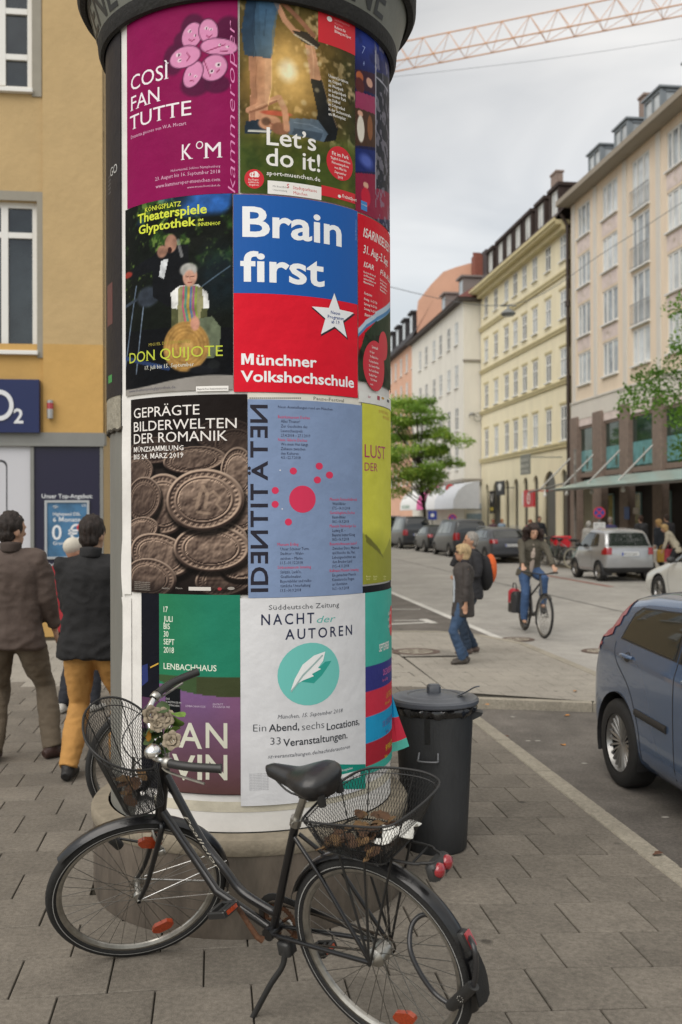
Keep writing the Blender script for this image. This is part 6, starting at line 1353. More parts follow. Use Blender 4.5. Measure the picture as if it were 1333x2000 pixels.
for a in (('Highspeed DSL', 104, 1007, 158, 6.5), ('6 Monate', 104, 1019, 158, 9), ('0 €', 102, 1054, 158, 30), ('Grundgebühr', 104, 1064, 158, 6.5)): wtext(pp, a[0], a[1], a[2], a[3], a[4], wl, -.003)
wtext(pp, 'O2', 160, 989, 168, 5, wl, -.003); mb = MB()
a, z = L2(157, 1030); mb.lathe([(0, 0), (.05, 0)], 20, (-.006, a, z), (-1, 0, 0)); mb.build('red_sticker', mat('sign_red'), pp)
a, z = L2(109, 992); mb = MB()
for r in (.022, .038, .054): mb.tube([(-.004, a+r*math.cos(t), z-.02+r*math.sin(t)) for t in np.linspace(.7, 2.44, 7)], .004, 4)
mb.build('wifi_symbol', wl, pp)
# O2 sign
os_ = thing('shop_sign', 'navy blue shop sign with white letters O2 at the left edge', 'sign', pc, TH+PI/2); y0, y1, z0, z1 = R2(-60, 845, 79, 743)
sb = MB().bbox(-.10, .035, y0, 6.0, z0, z1, .004).build('board', mat('sign_navy', C('12245a', .8), .35), os_)
a, z = L2(3, 793); mb = MB(); rO = (L2(-24, 793)[0]-L2(30, 793)[0])/2; hO = (L2(3, 763)[1]-L2(3, 823)[1])/2; ts = np.linspace(0, 2*PI, 41)[:-1]; yc = L2(3, 793)[0]
mb.add([(-.12, yc+rO*k*math.cos(t), z+hO*k*math.sin(t)) for k in (1, .70) for t in ts]+[(-.10, yc+rO*k*math.cos(t), z+hO*k*math.sin(t)) for k in (1, .70) for t in ts], [(i, (i+1) % 40, 40+(i+1) % 40, 40+i) for i in range(40)]+[(i, 80+i, 80+(i+1) % 40, (i+1) % 40) for i in range(40)]+[(40+i, 40+(i+1) % 40, 120+(i+1) % 40, 120+i) for i in range(40)]); mb.build('letter_o', wl, sb)
wtext(sb, '2', 27, 826, 46, 29, wl, -.104, 'x')
al = thing('alarm_beacon', 'small red and silver alarm beacon on the ochre wall', 'alarm beacon', pc, TH+PI/2); a, z = L2(100, 800); h_ = .14
MB().lathe([(0, -h_), (.045, -h_), (.048, -.02), (.048, .0)], 16, (-.07, a, z)).box(-.03, -.001, a-.03, a+.03, z-h_, z+h_).build('base', mat('beacon_silver', C('a9a9a9'), .3, .6), al, smooth=40); MB().lathe([(.049, -.0), (.049, .09)], 16, (-.07, a, z)).build('lens', mat('beacon_red', C('a01828'), .2, coat=1), al, smooth=40); MB().lathe([(.046, .09), (.046, .13), (0, .14)], 16, (-.07, a, z)).build('cap', mat('beacon_silver'), al, smooth=40)
# side facade running up the street
hol = [(2+3.2*i, 3.3+3.2*i, z, z+1.7) for i in range(14) for z in (4.4, 7.6, 10.7)]
sf = thing('side_wing', 'street side of the ochre corner building with awning boxes', 'building', pc, TH)
mb = MB()
for v in (): pass
f2 = facade(sf, 'wall', och, 0, 48, 0, zt, hol, x=0, depth=-.15)
for a, b, z0, z1 in hol: window(sf, a, z0, b-a, z1-z0, -.02, (.5,), (), .07, pm=panes[1], sill=False); MB().box(-.0, .12, a-.1, b+.1, z0-.08, z0).build('sill', white, sf)
MB().box(-12, -.31, .31, 48, 0, zt).build('rear_wall', och, sf)
MB().bbox(.001, .16, .6, .95, L2(210, 762)[1], L2(210, 720)[1], .02).build('alarm_box', white, sf)
MB().bbox(.001, .14, .5, .9, L2(210, 842)[1], L2(210, 790)[1], .02).build('lamp_box', white, sf)
MB().add([(.6, -.6, zt), (-14, -.6, zt), (-14, 50, zt), (.6, 50, zt), (-6, 5, zt+5), (-6, 50, zt+5)], [(0, 3, 5, 4), (1, 0, 4), (2, 1, 4, 5), (0, 1, 2, 3)]).build('roof', redr, sf)

# ================================================================= CRANE, WIRES, LAMP
cr = thing('tower_crane', 'yellow lattice tower crane whose jib crosses the sky behind the column', 'crane'); crm = mat('crane_yellow', C('dba06e', .85), .5)
def jp(px, py, D): return CAMLOC+ray(px, py)*(D/ray(px, py).y)
A, B = jp(770, 138, 56.2), jp(1333, 11, 50.0); d = (B-A); L_ = d.length; d.normalize(); zj = (A.z+B.z)/2; A.z = B.z = zj; d = (B-A).normalized()
sd_ = Vector((-d.y, d.x, 0)); a0, a1 = -14, 34; H_ = 1.30; W_ = .6
ch = MB()
for off in (sd_*W_, -sd_*W_, Vector((0, 0, H_))): ch.tube([A+d*a0+off, A+d*a1+off], .036, 6)
ch.build('jib_chords', crm, cr)
lc = MB(); nb = 32
for i in range(nb):
    p = A+d*lp(a0, a1, i/nb); q = A+d*lp(a0, a1, (i+.5)/nb); r = A+d*lp(a0, a1, (i+1)/nb); top = q+Vector((0, 0, H_))
    for s_ in (-1, 1): lc.tube([p+sd_*W_*s_, top], .018, 4, caps=False).tube([top, r+sd_*W_*s_], .018, 4, caps=False)
    lc.tube([p+sd_*W_, p-sd_*W_], .018, 4, caps=False).tube([p+sd_*W_, r-sd_*W_], .014, 4, caps=False)
lc.build('jib_lattice', crm, cr)
ms = MB(); Mx = A+d*a1
for u, v in ((-.8, -.8), (.8, -.8), (.8, .8), (-.8, .8)): ms.tube([(Mx.x+u, Mx.y+v, -.1), (Mx.x+u, Mx.y+v, Mx.z+5)], .09, 6)
for i in range(20):
    z0, z1 = i*1.6, i*1.6+1.6
    for (u, v), (w, x) in zip(((-.8, -.8), (.8, -.8), (.8, .8), (-.8, .8)), ((.8, -.8), (.8, .8), (-.8, .8), (-.8, -.8))): ms.tube([(Mx.x+u, Mx.y+v, z0), (Mx.x+w, Mx.y+x, z1)], .04, 4, caps=False)
ms.build('mast', crm, cr)
ll = thing('street_lamp', 'grey street lamp hanging from a wire across the street', 'lamp'); P = jp(993, 612, 43)
MB().lathe([(0, -.10), (.22, -.12), (.30, -.06), (.33, 0), (.20, .12), (.06, .20), (.04, .30)], 16, P).tube([P+Vector((-.35, 0, .33)), P+Vector((.35, 0, .33))], .03, 6).build('lamp_head', mat('lamp_grey', C('8b8f90', .8), .4, .3), ll, smooth=50)
MB().lathe([(0, -.16), (.18, -.12), (.22, -.115)], 16, P).build('lamp_glass', mat('lamp_glass', C('b8bcbc'), .2), ll, smooth=60)
wi = thing('span_wire', 'thin span wire carrying the street lamp across the street', 'wire'); wm = mat('wire_grey', C('6d7073', .8), .5)
Pw = P+Vector((0, 0, .36)); e0 = Vector((*sw(-1.6, 36), 12.2)); e1 = Vector((*sw(19.9, 36.6), Pw.z+4.2)); MB().tube(crv([e0, lp(e0, Pw, .5)-Vector((0, 0, .35)), Pw, lp(Pw, e1, .5)-Vector((0, 0, .2)), e1], 6), .014, 5).build('wire', wm, wi)
wi = thing('overhead_wire', 'faint overhead wire high in the sky below the crane jib', 'wire'); a_, b_ = jp(700, 158, 30), jp(1400, 66, 34); MB().tube(crv([a_-(b_-a_)*.3, a_, lp(a_, b_, .5)-Vector((0, 0, .1)), b_, b_+(b_-a_)*.4], 6), .006, 5).build('wire', wm, wi)
# ================================================================= DUSTBIN
bp_ = gp(846, 1664, 0); BCX = Vector((.508, 5.47, zg(1.2)-.004)); bn = thing('litter_bin', 'tall dark grey plastic dustbin with a round lid and black liner beside the column', 'dustbin', BCX)
binm = mat('bin_plastic', C('3a3c3e', .75), .55, var=.22, vs=6, bump=.3, bs=60, stain=.35, stretch=(1, 1, .3), dirt=C('66676a', .6)); lidm = mat('lid_plastic', C('5c6068', .8), .4, var=.12, vs=8, bump=.15)
MB().lathe([(0, 0), (.165, 0), (.175, .012), (.185, .2), (.212, .74), (.213, .755), (.204, .755), (.17, .02), (0, .02)], 56).build('body', binm, bn, smooth=40)
lid = MB().lathe([(.238, .788), (.243, .795), (.243, .812), (.232, .822), (.20, .824), (.185, .832), (.15, .834), (.14, .828), (.11, .838), (0, .846)], 56).build('lid', lidm, bn, smooth=30)
MB().bbox(-.04, .035, -.03, .03, .84, .888, .012).build('lid_handle', lidm, lid, smooth=40)
h = MB(); 
for i in range(9): 
    t = i/8; h.v and None
pts = crv([(.13, -.06, .838), (.17, -.085, .862), (.21, -.10, .888), (.235, -.105, .893)], 4); h.tube(pts, [.034, .033, .031, .028, .026, .024, .021, .018, .016, .014, .012, .010, .008], 8, rb=.004, side=(.5, .85, 0)); h.build('lid_tab', lidm, lid, smooth=50)
lb_ = MB(); n = 90; vs = []
for i in range(n):
    a = 2*PI*i/n; w = .006*math.sin(a*17)+.004*math.sin(a*31+1); vs += [(math.cos(a)*(.215+w*.5), math.sin(a)*(.215+w*.5), .790), (math.cos(a)*(.232+w), math.sin(a)*(.232+w), .772+w), (math.cos(a)*(.222+w*1.2), math.sin(a)*(.222+w*1.2), .745+.008*math.sin(a*9)+w), (math.cos(a)*.214, math.sin(a)*.214, .738)]
lb_.add(vs, [(4*i+j, 4*((i+1) % n)+j, 4*((i+1) % n)+j+1, 4*i+j+1) for i in range(n) for j in range(3)]); lb_.build('bin_liner', mat('liner_black', (.012, .012, .013), .22, spec=.8), bn, smooth=60)
for a, nm in ((-.12, 'side_handle'), (PI-.5, 'side_handle')):
    M = Matrix.Rotation(a, 4, 'Z'); MB(M).add([(.20, -.05, .755), (.20, .05, .755), (.265, .035, .742), (.265, -.035, .742), (.20, -.05, .70), (.20, .05, .70), (.255, .035, .725), (.255, -.035, .725)], [(0, 3, 2, 1), (3, 7, 6, 2), (7, 4, 5, 6), (0, 4, 7, 3), (1, 2, 6, 5)]).build(nm, binm, bn)
aH = -PI/2-.25; M = Matrix.Rotation(aH, 4, 'Z')
MB(M).tube(crv([(.196, -.05, .555), (.212, -.052, .525), (.228, -.045, .515), (.228, .045, .515), (.212, .052, .525), (.196, .05, .555)], 5), .006, 8).build('front_handle', mat('handle_grey', C('77797c', .8), .35, .4), bn, smooth=60)
q = MB(); v = []; 
for i in range(5):
    a = aH-.02+.075*(i-2)/2
    for z in (.60, .735): r = .1965+ (.0135)*(z-.5)/.25; v.append((math.cos(a)*(r+.0035), math.sin(a)*(r+.0035), z))
q.add(v, [(2*i, 2*i+2, 2*i+3, 2*i+1) for i in range(4)]); q.build('dark_sticker', mat('sticker_dark', C('232425', .7), .4, var=.4, vs=60), bn)

# ================================================================= TREES
def tree(name, lab, n, s, h, r, zc0, seed, leaf, count, off=(0, 0), nc=46, lsize=.17, droop=.25):
    rnd = random.Random(seed); x, y = sw(n, s); t = thing(name, lab, 'tree', (x, y, -.05))
    tk = MB(); bark = mat('bark', C('4d463c', .7), .9, var=.3, vs=6, bump=.8, bs=20); top = Vector((off[0]*.5, off[1]*.5, h*.86))
    P = crv([(0, 0, 0), (.03, 0, zc0*.6), (off[0]*.15, .05, zc0+.4), (off[0]*.35, 0, h*.6), top], 5); tk.tube(P, [lp(.13, .03, i/(len(P)-1)) for i in range(len(P))], 10)
    cl = []
    for k in range(nc):
        z = lp(zc0+.3, h-.35, (k+.5)/nc); u = (z-zc0)/(h-zc0); rr = r*(math.sin(PI*min(1, u*.86+.14))**.55)*rnd.uniform(.35, 1.02); a = k*2.4+rnd.uniform(-.5, .5); c = Vector((off[0]+rr*math.cos(a), off[1]+rr*math.sin(a), z+rnd.uniform(-.3, .3))); cl.append((c, rnd.uniform(.55, .95)*r*.33))
        j = min(len(P)-2, max(4, int(len(P)*(u*.8*(h-zc0)+zc0)/h)-2)); st = P[j]; tk.tube(crv([st, lp(st, c, .5)+Vector((0, 0, .15)), c], 3), [.045, .035, .028, .022, .016, .012, .008], 5)
    tk.build('trunk', bark, t, smooth=60)
    V = []; Fc = []; cols = []
    per = count//nc
    for c, cr_ in cl:
        g = rnd.uniform(.75, 1.25)
        for _ in range(per):
            d = Vector((rnd.gauss(0, 1), rnd.gauss(0, 1), rnd.gauss(0, .55))); d = d.normalized()*cr_*rnd.random()**.45 if d.length > 0 else d
            p = c+Vector((d.x*1.15, d.y*1.15, d.z*.62-droop*(d.x*d.x+d.y*d.y)/cr_*.5)); L = lsize*rnd.uniform(.6, 1.3); ax = Vector((rnd.gauss(0, 1), rnd.gauss(0, 1), rnd.gauss(-.5, .5))).normalized(); sd = ax.cross(Vector((rnd.gauss(0, .5), rnd.gauss(0, .5), 1))).normalized()*L*.26
            o = len(V); V += [p-ax*L*.5, p+sd, p+ax*L*.5, p-sd]; Fc.append((o, o+1, o+2, o+3)); cols.append(g*rnd.uniform(.8, 1.25))
    me = bpy.data.meshes.new('crown'); me.from_pydata([tuple(v) for v in V], [], Fc); at = me.color_attributes.new('Col', 'FLOAT_COLOR', 'POINT'); base = np.array(leaf)
    q = np.repeat(np.array(cols), 4)[:, None]; yl_ = np.clip((q-1)*.6, 0, .4); cc = base*q; cc[:, 0] *= (1+yl_[:, 0]*1.2); at.data.foreach_set('color', np.c_[np.clip(cc, 0, 1), np.ones(len(cc))].ravel())
    if 'foliage' not in MATS:
        m = mat('foliage', (.1, .2, .05), .55, attr=True, spec=.3); nt_ = m.node_tree; b = nt_.nodes['Principled BSDF']; tr_ = nt_.nodes.new('ShaderNodeBsdfTranslucent'); at_ = [x for x in nt_.nodes if x.type == 'ATTRIBUTE'][0]; nt_.links.new(at_.outputs['Color'], tr_.inputs[0]); mx = nt_.nodes.new('ShaderNodeMixShader'); mx.inputs[0].default_value = .4
        nt_.links.new(b.outputs[0], mx.inputs[1]); nt_.links.new(tr_.outputs[0], mx.inputs[2]); nt_.links.new(mx.outputs[0], [x for x in nt_.nodes if x.type == 'OUTPUT_MATERIAL'][0].inputs[0])
    me.materials.append(MATS['foliage']); obj('crown', me, t); return t
xt = ((829-CX)/F*62, 62); nT, sT = ns(*xt)
tree('street_tree', 'bright green young street tree beyond the column in front of the white block', nT, sT, 9.4, 3.3, 3.3, 3, C('86ab4c', .95), 24000, (-.9, 0), 50, .20)
tree('street_tree', 'leafy tree reaching in from the right edge before the pink block', *ns((1488-CX)/F*28, 28), 9.2, 3.5, 3.7, 11, C('5f8a30', .95), 24000, (.1, 0), 56, .15, .45)
# ================================================================= CARS
def carcol(n, h, rough=.3, metal=.3): return mat(n, C(h, .85), rough, metal, coat=.8, spec=.5)
tint = mat('car_glass', (.018, .022, .022), .04, spec=.9, coat=.3); trimb = mat('car_black_trim', (.02, .02, .021), .5); pillm = mat('tail_lamp_matt', C('a3222c', .8), .35, coat=.3); tailm = mat('tail_lamp_red', C('a31522', .8), .15, coat=1); whl = mat('number_plate_white', C('d2d4d4'), .4); blu = mat('plate_blue', C('2346a0'), .4); lampw = mat('lamp_clear', C('c9c9c9', .9), .1, .3, coat=1)
def car(name, lab, L, W, top, bot, belt, col, loc, rz, windows=(), rearwin=None, frontwin=None, tails=(), wheels=(.8, 3.2), wr=.31, plate=True, spokes=10, tum=.27, taper=.10, lower=None, det=70, handles=(), mold=None, shut=(), mirror=None, bumper_z=None, rails=False, group=None, plate_txt=None, rimfull=False, pillar=None, archr=1.13):
    """x = 0 at the rear, L at the nose; top/bot/belt are lists of (x,z)"""
    t = thing(name, lab, 'car', loc, rz, group); X = lambda P, x: interp(x, [p[0] for p in P], [p[1] for p in P])
    u = (1-np.cos(np.linspace(0, PI, det)))/2; xs = [float(lp(a, b, .35)*L) for a, b in zip(np.linspace(0, 1, det), u)]; xs = sorted({*xs, 0.0, L})
    def ring(x):
        T, B, Zb = X(top, x), X(bot, x), X(belt, x); Zb = min(Zb, T-.07); e = abs(x/L-.5)*2; w = W/2*(1-taper*e**3-.06*max(0, (e-.93)/.07)**2); wr_ = max(w*.5, w*.95-tum*(T-Zb)); c = min(.10, (T-Zb)*.6)
        K = [(w*.90, B), (w*.985, B+.10), (w, lp(B, Zb, .45)), (w*.99, Zb-.12), (w*.955, Zb), (lp(w*.955, wr_, .97), T-c), (wr_-c*1.3, T-c*.18), (wr_*.45, T+.012), (0, T+.018)]
        K = [Vector((0, *k)) for k in K]; C_ = crv(K, 4); return [(x, p.y, p.z) for p in C_]
    R_ = [ring(x) for x in xs]; m = len(R_[0]); bm = bmesh.new(); G = []
    for r in R_:
        row = [bm.verts.new(p) for p in r]; row += [bm.verts.new((p[0], -p[1], p[2])) for p in reversed(r[:-1])]; G.append(row)
    M2 = len(G[0])
    for a, b in zip(G, G[1:]):
        for j in range(M2-1): bm.faces.new((a[j], a[j+1], b[j+1], b[j]))
    bm.faces.new(G[0]); bm.faces.new(list(reversed(G[-1])))
    for a, b in zip(G, G[1:]): bm.faces.new((a[0], b[0], b[-1], a[-1]))
    bmesh.ops.recalc_face_normals(bm, faces=bm.faces[:]); bm.normal_update()
    base = bm.copy(); bvh = BVHTree.FromBMesh(base)
    for wx in wheels:                                   # wheel arches
        cz = wr; rr = wr*archr; nseg = 28
        for sy in (1, -1):
            g = [f for f in bm.faces if abs(f.calc_center_median().x-wx) < rr*1.6 and f.calc_center_median().z < cz+rr*1.5 and f.calc_center_median().y*sy > W*.25]
            for k in range(nseg):
                a = 2*PI*k/nseg; gg = [f for f in bm.faces if abs(f.calc_center_median().x-wx) < rr*1.7 and f.calc_center_median().z < cz+rr*1.7 and f.calc_center_median().y*sy > W*.22]
                geo = list({*gg, *[e for f in gg for e in f.edges], *[v for f in gg for v in f.verts]}); bmesh.ops.bisect_plane(bm, geom=geo, plane_co=(wx+rr*math.cos(a), 0, cz+rr*math.sin(a)), plane_no=(math.cos(a), 0, math.sin(a)))
            dl = [f for f in bm.faces if f.calc_center_median().y*sy > W*.22 and math.hypot(f.calc_center_median().x-wx, f.calc_center_median().z-cz) < rr]; bmesh.ops.delete(bm, geom=dl, context='FACES')
    me = bpy.data.meshes.new('body'); bm.to_mesh(me); bm.free(); me.materials.append(col); me.polygons.foreach_set('use_smooth', [True]*len(me.polygons)); me.set_sharp_from_angle(angle=rad(50)); obj('body', me, t)
    def patch(nm, poly, mt, off, ax='side', sy=1, parent=None, cond=None):
        b = base.copy(); fs = []
        for f in b.faces:
            c, n_ = f.calc_center_median(), f.normal
            ok = (n_.y*sy > .25 and c.y*sy > 0) if ax == 'side' else (n_.x < -.12 and c.x < L*.5 if ax == 'rear' else (n_.x > .12 and c.x > L*.4) if ax == 'front' else (n_.z > .6))
            if not ok or (cond and not cond(c)): fs.append(f)
        bmesh.ops.delete(b, geom=fs, context='FACES'); k = len(poly); A = sum((poly[i-1][0]*poly[i][1]-poly[i][0]*poly[i-1][1]) for i in range(k)); pl = poly if A > 0 else poly[::-1]
        for i in range(k):
            p, q = pl[i], pl[(i+1) % k]; e = (q[0]-p[0], q[1]-p[1]); nn = (e[1], -e[0])
            co, no = ((p[0], 0, p[1]), (nn[0], 0, nn[1])) if ax == 'side' else (((0, p[0], p[1]), (0, nn[0], nn[1])) if ax != 'top' else ((p[0], p[1], 0), (nn[0], nn[1], 0)))
            bmesh.ops.bisect_plane(b, geom=b.verts[:]+b.edges[:]+b.faces[:], plane_co=co, plane_no=no, clear_outer=True)
        if not b.faces: b.free(); return None
        b.normal_update(); nn = [(v, v.normal.copy()) for v in b.verts]
        for v, n_ in nn: v.co += n_*off
        me = bpy.data.meshes.new(nm); b.to_mesh(me); b.free(); me.materials.append(mt); me.polygons.foreach_set('use_smooth', [True]*len(me.polygons)); return obj(nm, me, parent or t)
    def grow(P, d):
        c = Vector((sum(p[0] for p in P)/len(P), sum(p[1] for p in P)/len(P))); return [tuple(c+(Vector(p)-c)*(1+d/max(.05, (Vector(p)-c).length))) for p in P]
    for P in windows:
        for sy in (1, -1):
            w = patch('side_window', grow(P, .035), trimb, .002, sy=sy); 
            if w: patch('pane', P, tint, .0045, sy=sy, parent=w)
    for P, ax in ((rearwin, 'rear'), (frontwin, 'front')):
        if P:
            w = patch(ax+'_window', grow(P, .03), trimb, .002, ax)
            if w: patch('pane', P, tint, .0045, ax, parent=w)
    for P in tails:
        for sy in (1, -1):
            patch('tail_lamp', [(p[0]*sy, p[1]) for p in P], tailm, .010, 'rear')
            x0 = min(.22, .16); patch('tail_lamp_side', [(-.1, min(q[1] for q in P)), (x0, min(q[1] for q in P)+.03), (x0, max(q[1] for q in P)-.02), (-.1, max(q[1] for q in P))], tailm, .010, sy=sy) if False else None
    if pillar:
        for sy in (1, -1): patch('tail_lamp', pillar, pillm, .007, sy=sy); patch('tail_lamp', [(sy*.60, .93), (sy*.86, .93), (sy*.86, 1.33), (sy*.60, 1.33)], pillm, .007, 'rear')
    if lower:
        for sy in (1, -1): patch('lower_bumper', [(-.1, -.1), (L+.1, -.1), (L+.1, lower*.7), (-.1, lower*.7)], trimb, .003, sy=sy)
        patch('rear_bumper', [(-W, 0), (W, 0), (W, lower), (-W, lower)], trimb, .004, 'rear')
    def onside(x, z, sy): 
        h = bvh.ray_cast(Vector((x, sy*3, z)), Vector((0, -sy, 0))); return h[0] if h[0] else Vector((x, sy*W/2, z))
    for pts in shut:
        for sy in (1, -1):
            P = [onside(x, z, sy)+Vector((0, sy*.0005, 0)) for x, z in [tuple(v)[:2] for v in crv([(a, b, 0) for a, b in pts], 5)]]; MB().tube(P, .0035, 4).build('door_gap', trimb, t)
    for x, z in handles:
        for sy in (1, -1):
            P = [onside(x+dx, z+dz, sy)+Vector((0, sy*oo, 0)) for dx, dz, oo in ((-.10, -.005, .006), (-.06, 0, .03), (0, .004, .036), (.06, 0, .03), (.10, -.005, .006))]; MB().tube(crv(P, 3), .014, 8, rb=.009).build('door_handle', col, t, smooth=60)
            P = [onside(x+.055*math.cos(a), z-.012+.035*math.sin(a), sy)+Vector((0, sy*.001, 0)) for a in np.linspace(0, 2*PI, 13)[:-1]]; MB().add(P, [tuple(range(12))]).build('handle_recess', trimb, t)
    if mold:
        for sy in (1, -1):
            P = [onside(lp(mold[0], mold[2], k/8), lp(mold[1], mold[3], k/8), sy)+Vector((0, sy*.004, 0)) for k in range(9)]; MB().tube(P, .026, 6, rb=.012, side=(0, 0, 1)).build('side_moulding', trimb, t, smooth=60)
    if mirror:
        for sy in (1, -1):
            p = onside(mirror[0], mirror[1], sy); MB().ell(p+Vector((.02, sy*.13, .04)), (.07, .10, .075), 12).tube([p, p+Vector((.02, sy*.08, .01))], .02, 6).build('wing_mirror', trimb if len(mirror) > 2 else col, t, smooth=180)
    zp = bumper_z or .55
    if plate:
        h = bvh.ray_cast(Vector((-2, 0, zp)), Vector((1, 0, 0)))[0]; x = h.x if h else 0
        pl = MB().box(x-.03, x+.01, -.26, .26, zp-.055, zp+.055).build('number_plate', whl, t); MB().box(x-.032, x-.0301, .215, .258, zp-.05, zp+.05).build('plate_band', blu, pl)
        tt_ = MB(); flat_text(tt_, plate_txt or 'M TX 4071', (x-.033, .19, zp-.03), (0, -1, 0), (0, 0, 1), w=.40, h=.06, st='bq'); tt_.build('lettering', trimb, pl)
    rimm = mat('wheel_alloy', C('9b9a98', .9), .3, .8)
    for wx in wheels:
        for sy in (1, -1):
            y = sy*(W/2-.115); w = MB(); n_ = 36; tw = .10
            w.lathe([(wr*.66, -tw), (wr*.80, -tw*1.05), (wr*.95, -tw*.95), (wr, -tw*.7), (wr, tw*.7), (wr*.95, tw*.95), (wr*.80, tw*1.05), (wr*.66, tw)], n_, (wx, y, wr), (0, sy, 0)).build('tyre', rubber, (wo := MB().lathe([(0, tw*.45), (wr*.15, tw*.48), (wr*.16, tw*.35)], 20, (wx, y, wr), (0, sy, 0)).build('wheel', rimm, t, smooth=50)), smooth=50)
            r_ = MB().lathe([(wr*.60, tw*.55), (wr*.65, tw*.92), (wr*.685, tw*.9), (wr*.66, tw*.2)], n_, (wx, y, wr), (0, sy, 0)).lathe([(wr*.68, -tw*.6), (0, -tw*.5)], n_, (wx, y, wr), (0, sy, 0))
            r_.build('rim', rimm, wo, smooth=40); MB().lathe([(wr*.62, tw*.15), (0, tw*.1)], n_, (wx, y, wr), (0, sy, 0)).build('brake_disc', trimb, wo)
            sp = MB(); 
            for k in range(spokes):
                a = 2*PI*k/spokes; d = Vector((math.cos(a), 0, math.sin(a))); c_ = Vector((wx, y, wr)); sp.tube([c_+d*wr*.10+Vector((0, sy*tw*.42, 0)), c_+d*wr*.35+Vector((0, sy*tw*.60, 0)), c_+d*wr*.62+Vector((0, sy*tw*.66, 0))], [wr*.02*40/spokes**.9, wr*.026*40/spokes**.9*.6, wr*.03*40/spokes**.9*.6], 6, rb=.008)
            sp.build('spokes', rimm, wo, smooth=50)
            ar = MB(); A_ = np.linspace(-.35, PI+.35, 20); rr = wr*archr; ar.add([(wx+rr*math.cos(a), sy*W*q, wr+rr*math.sin(a)) for a in A_ for q in (.492, .30)], [(2*i, 2*i+2, 2*i+3, 2*i+1) for i in range(19)]); ar.add([(wx+rr*math.cos(a), sy*W*.30, wr+rr*math.sin(a)) for a in A_]+[(wx, sy*W*.30, wr)], [tuple(range(21))]); ar.build('arch_liner', trimb, t)
    if rails:
        for sy in (1, -1): P = [Vector((x, sy*(W/2-.25), X(top, x)+.05)) for x in np.linspace(rails[0], rails[1], 6)]; MB().tube([P[0]-Vector((.06, 0, .06))]+P+[P[-1]+Vector((.06, 0, -.06))], .015, 6).build('roof_rail', mat('rail_alu', (.4, .4, .4), .3, .9), t)
    base.free(); return t
# blue hatchback parked nose towards us: rear wheel at (2.0, 7.16)
sC_ = 7.54; nC_ = 2.88+.845
bx, by = sw(nC_, sC_); RZC = TH-PI/2
bluem = carcol('car_paint_blue', '566c8c', .2, .25)
car('parked_car', 'slate blue hatchback parked at the kerb on the right, cut by the frame', 4.03, 1.69,
    [(0, .86), (.03, .90), (.10, .96), (.22, 1.12), (.40, 1.31), (.52, 1.375), (.8, 1.405), (1.5, 1.425), (2.2, 1.395), (2.7, 1.24), (3.2, 1.02), (3.6, .94), (3.9, .80), (4.03, .62)],
    [(0, .34), (.15, .24), (.5, .20), (3.5, .20), (3.85, .22), (4.03, .30)], [(0, 1.00), (.5, 1.03), (1.5, .99), (2.6, .93), (3.2, .88), (4.03, .60)], bluem, (bx, by, RZ), RZC,
    windows=([(.62, 1.07), (.72, 1.25), (.80, 1.285), (1.48, 1.315), (1.50, 1.03)], [(1.58, 1.025), (1.56, 1.315), (2.0, 1.295), (2.55, 1.10), (2.60, .975)]), rearwin=[(-.50, 1.0), (.50, 1.0), (.44, 1.32), (-.44, 1.32)], frontwin=[(-.6, 1.0), (.6, 1.0), (.48, 1.38), (-.48, 1.38)],
    pillar=[(-.05, .90), (.10, .92), (.52, 1.32), (.40, 1.40), (-.05, 1.02)], wheels=(.65, 3.16), wr=.315, spokes=22, tum=.30, det=84, handles=((.80, .965), (1.78, .93)), mold=(.98, .60, 1.48, .58),
    shut=([(.52, 1.03), (.60, .90), (.86, .74), (1.02, .50), (1.06, .28)], [(1.55, 1.03), (1.56, .8), (1.58, .28)], [(2.58, .99), (2.66, .7), (2.62, .28)]), mirror=(2.45, 1.0), archr=1.16)
# silver two-seater
p = gp(1160, 1139, RZ)
silm = carcol('car_paint_silver', 'b4b6b9', .25, .5)
n_, s_ = 12.15, None
ys_ = 29.2; xs_ = (n_-.1283*ys_)/.9917; sx_ = ns(xs_, ys_)
car('parked_car', 'small silver two-seater city car with its rear towards us on the far side', 2.75, 1.66,
    [(0, .98), (.03, 1.02), (.10, 1.12), (.28, 1.44), (.42, 1.52), (.9, 1.56), (1.4, 1.54), (1.75, 1.42), (2.15, 1.10), (2.45, .95), (2.68, .80), (2.75, .6)], [(0, .36), (.12, .26), (2.5, .22), (2.75, .3)], [(0, 1.0), (1.2, .98), (2.1, .95), (2.75, .55)], silm, (*sw(n_, sx_[1]), RZ), TH+PI/2,
    windows=([(.55, 1.06), (.62, 1.36), (.85, 1.40), (.88, 1.04)], [(.96, 1.03), (.94, 1.42), (1.42, 1.41), (1.86, 1.16), (1.95, 1.0)]), rearwin=[(-.60, 1.06), (.60, 1.06), (.50, 1.42), (-.50, 1.42)], tails=([(.56, .80), (.80, .80), (.80, 1.0), (.56, 1.0)],), wheels=(.45, 2.32), wr=.30, spokes=8, lower=.42, tum=.22, det=56, handles=((1.05, .9),), shut=([(.92, 1.0), (.90, .7), (.93, .3)], [(1.95, .98), (1.98, .6), (1.9, .3)]), mirror=(1.75, 1.02, 1), bumper_z=.82, plate_txt='M DX 2204')
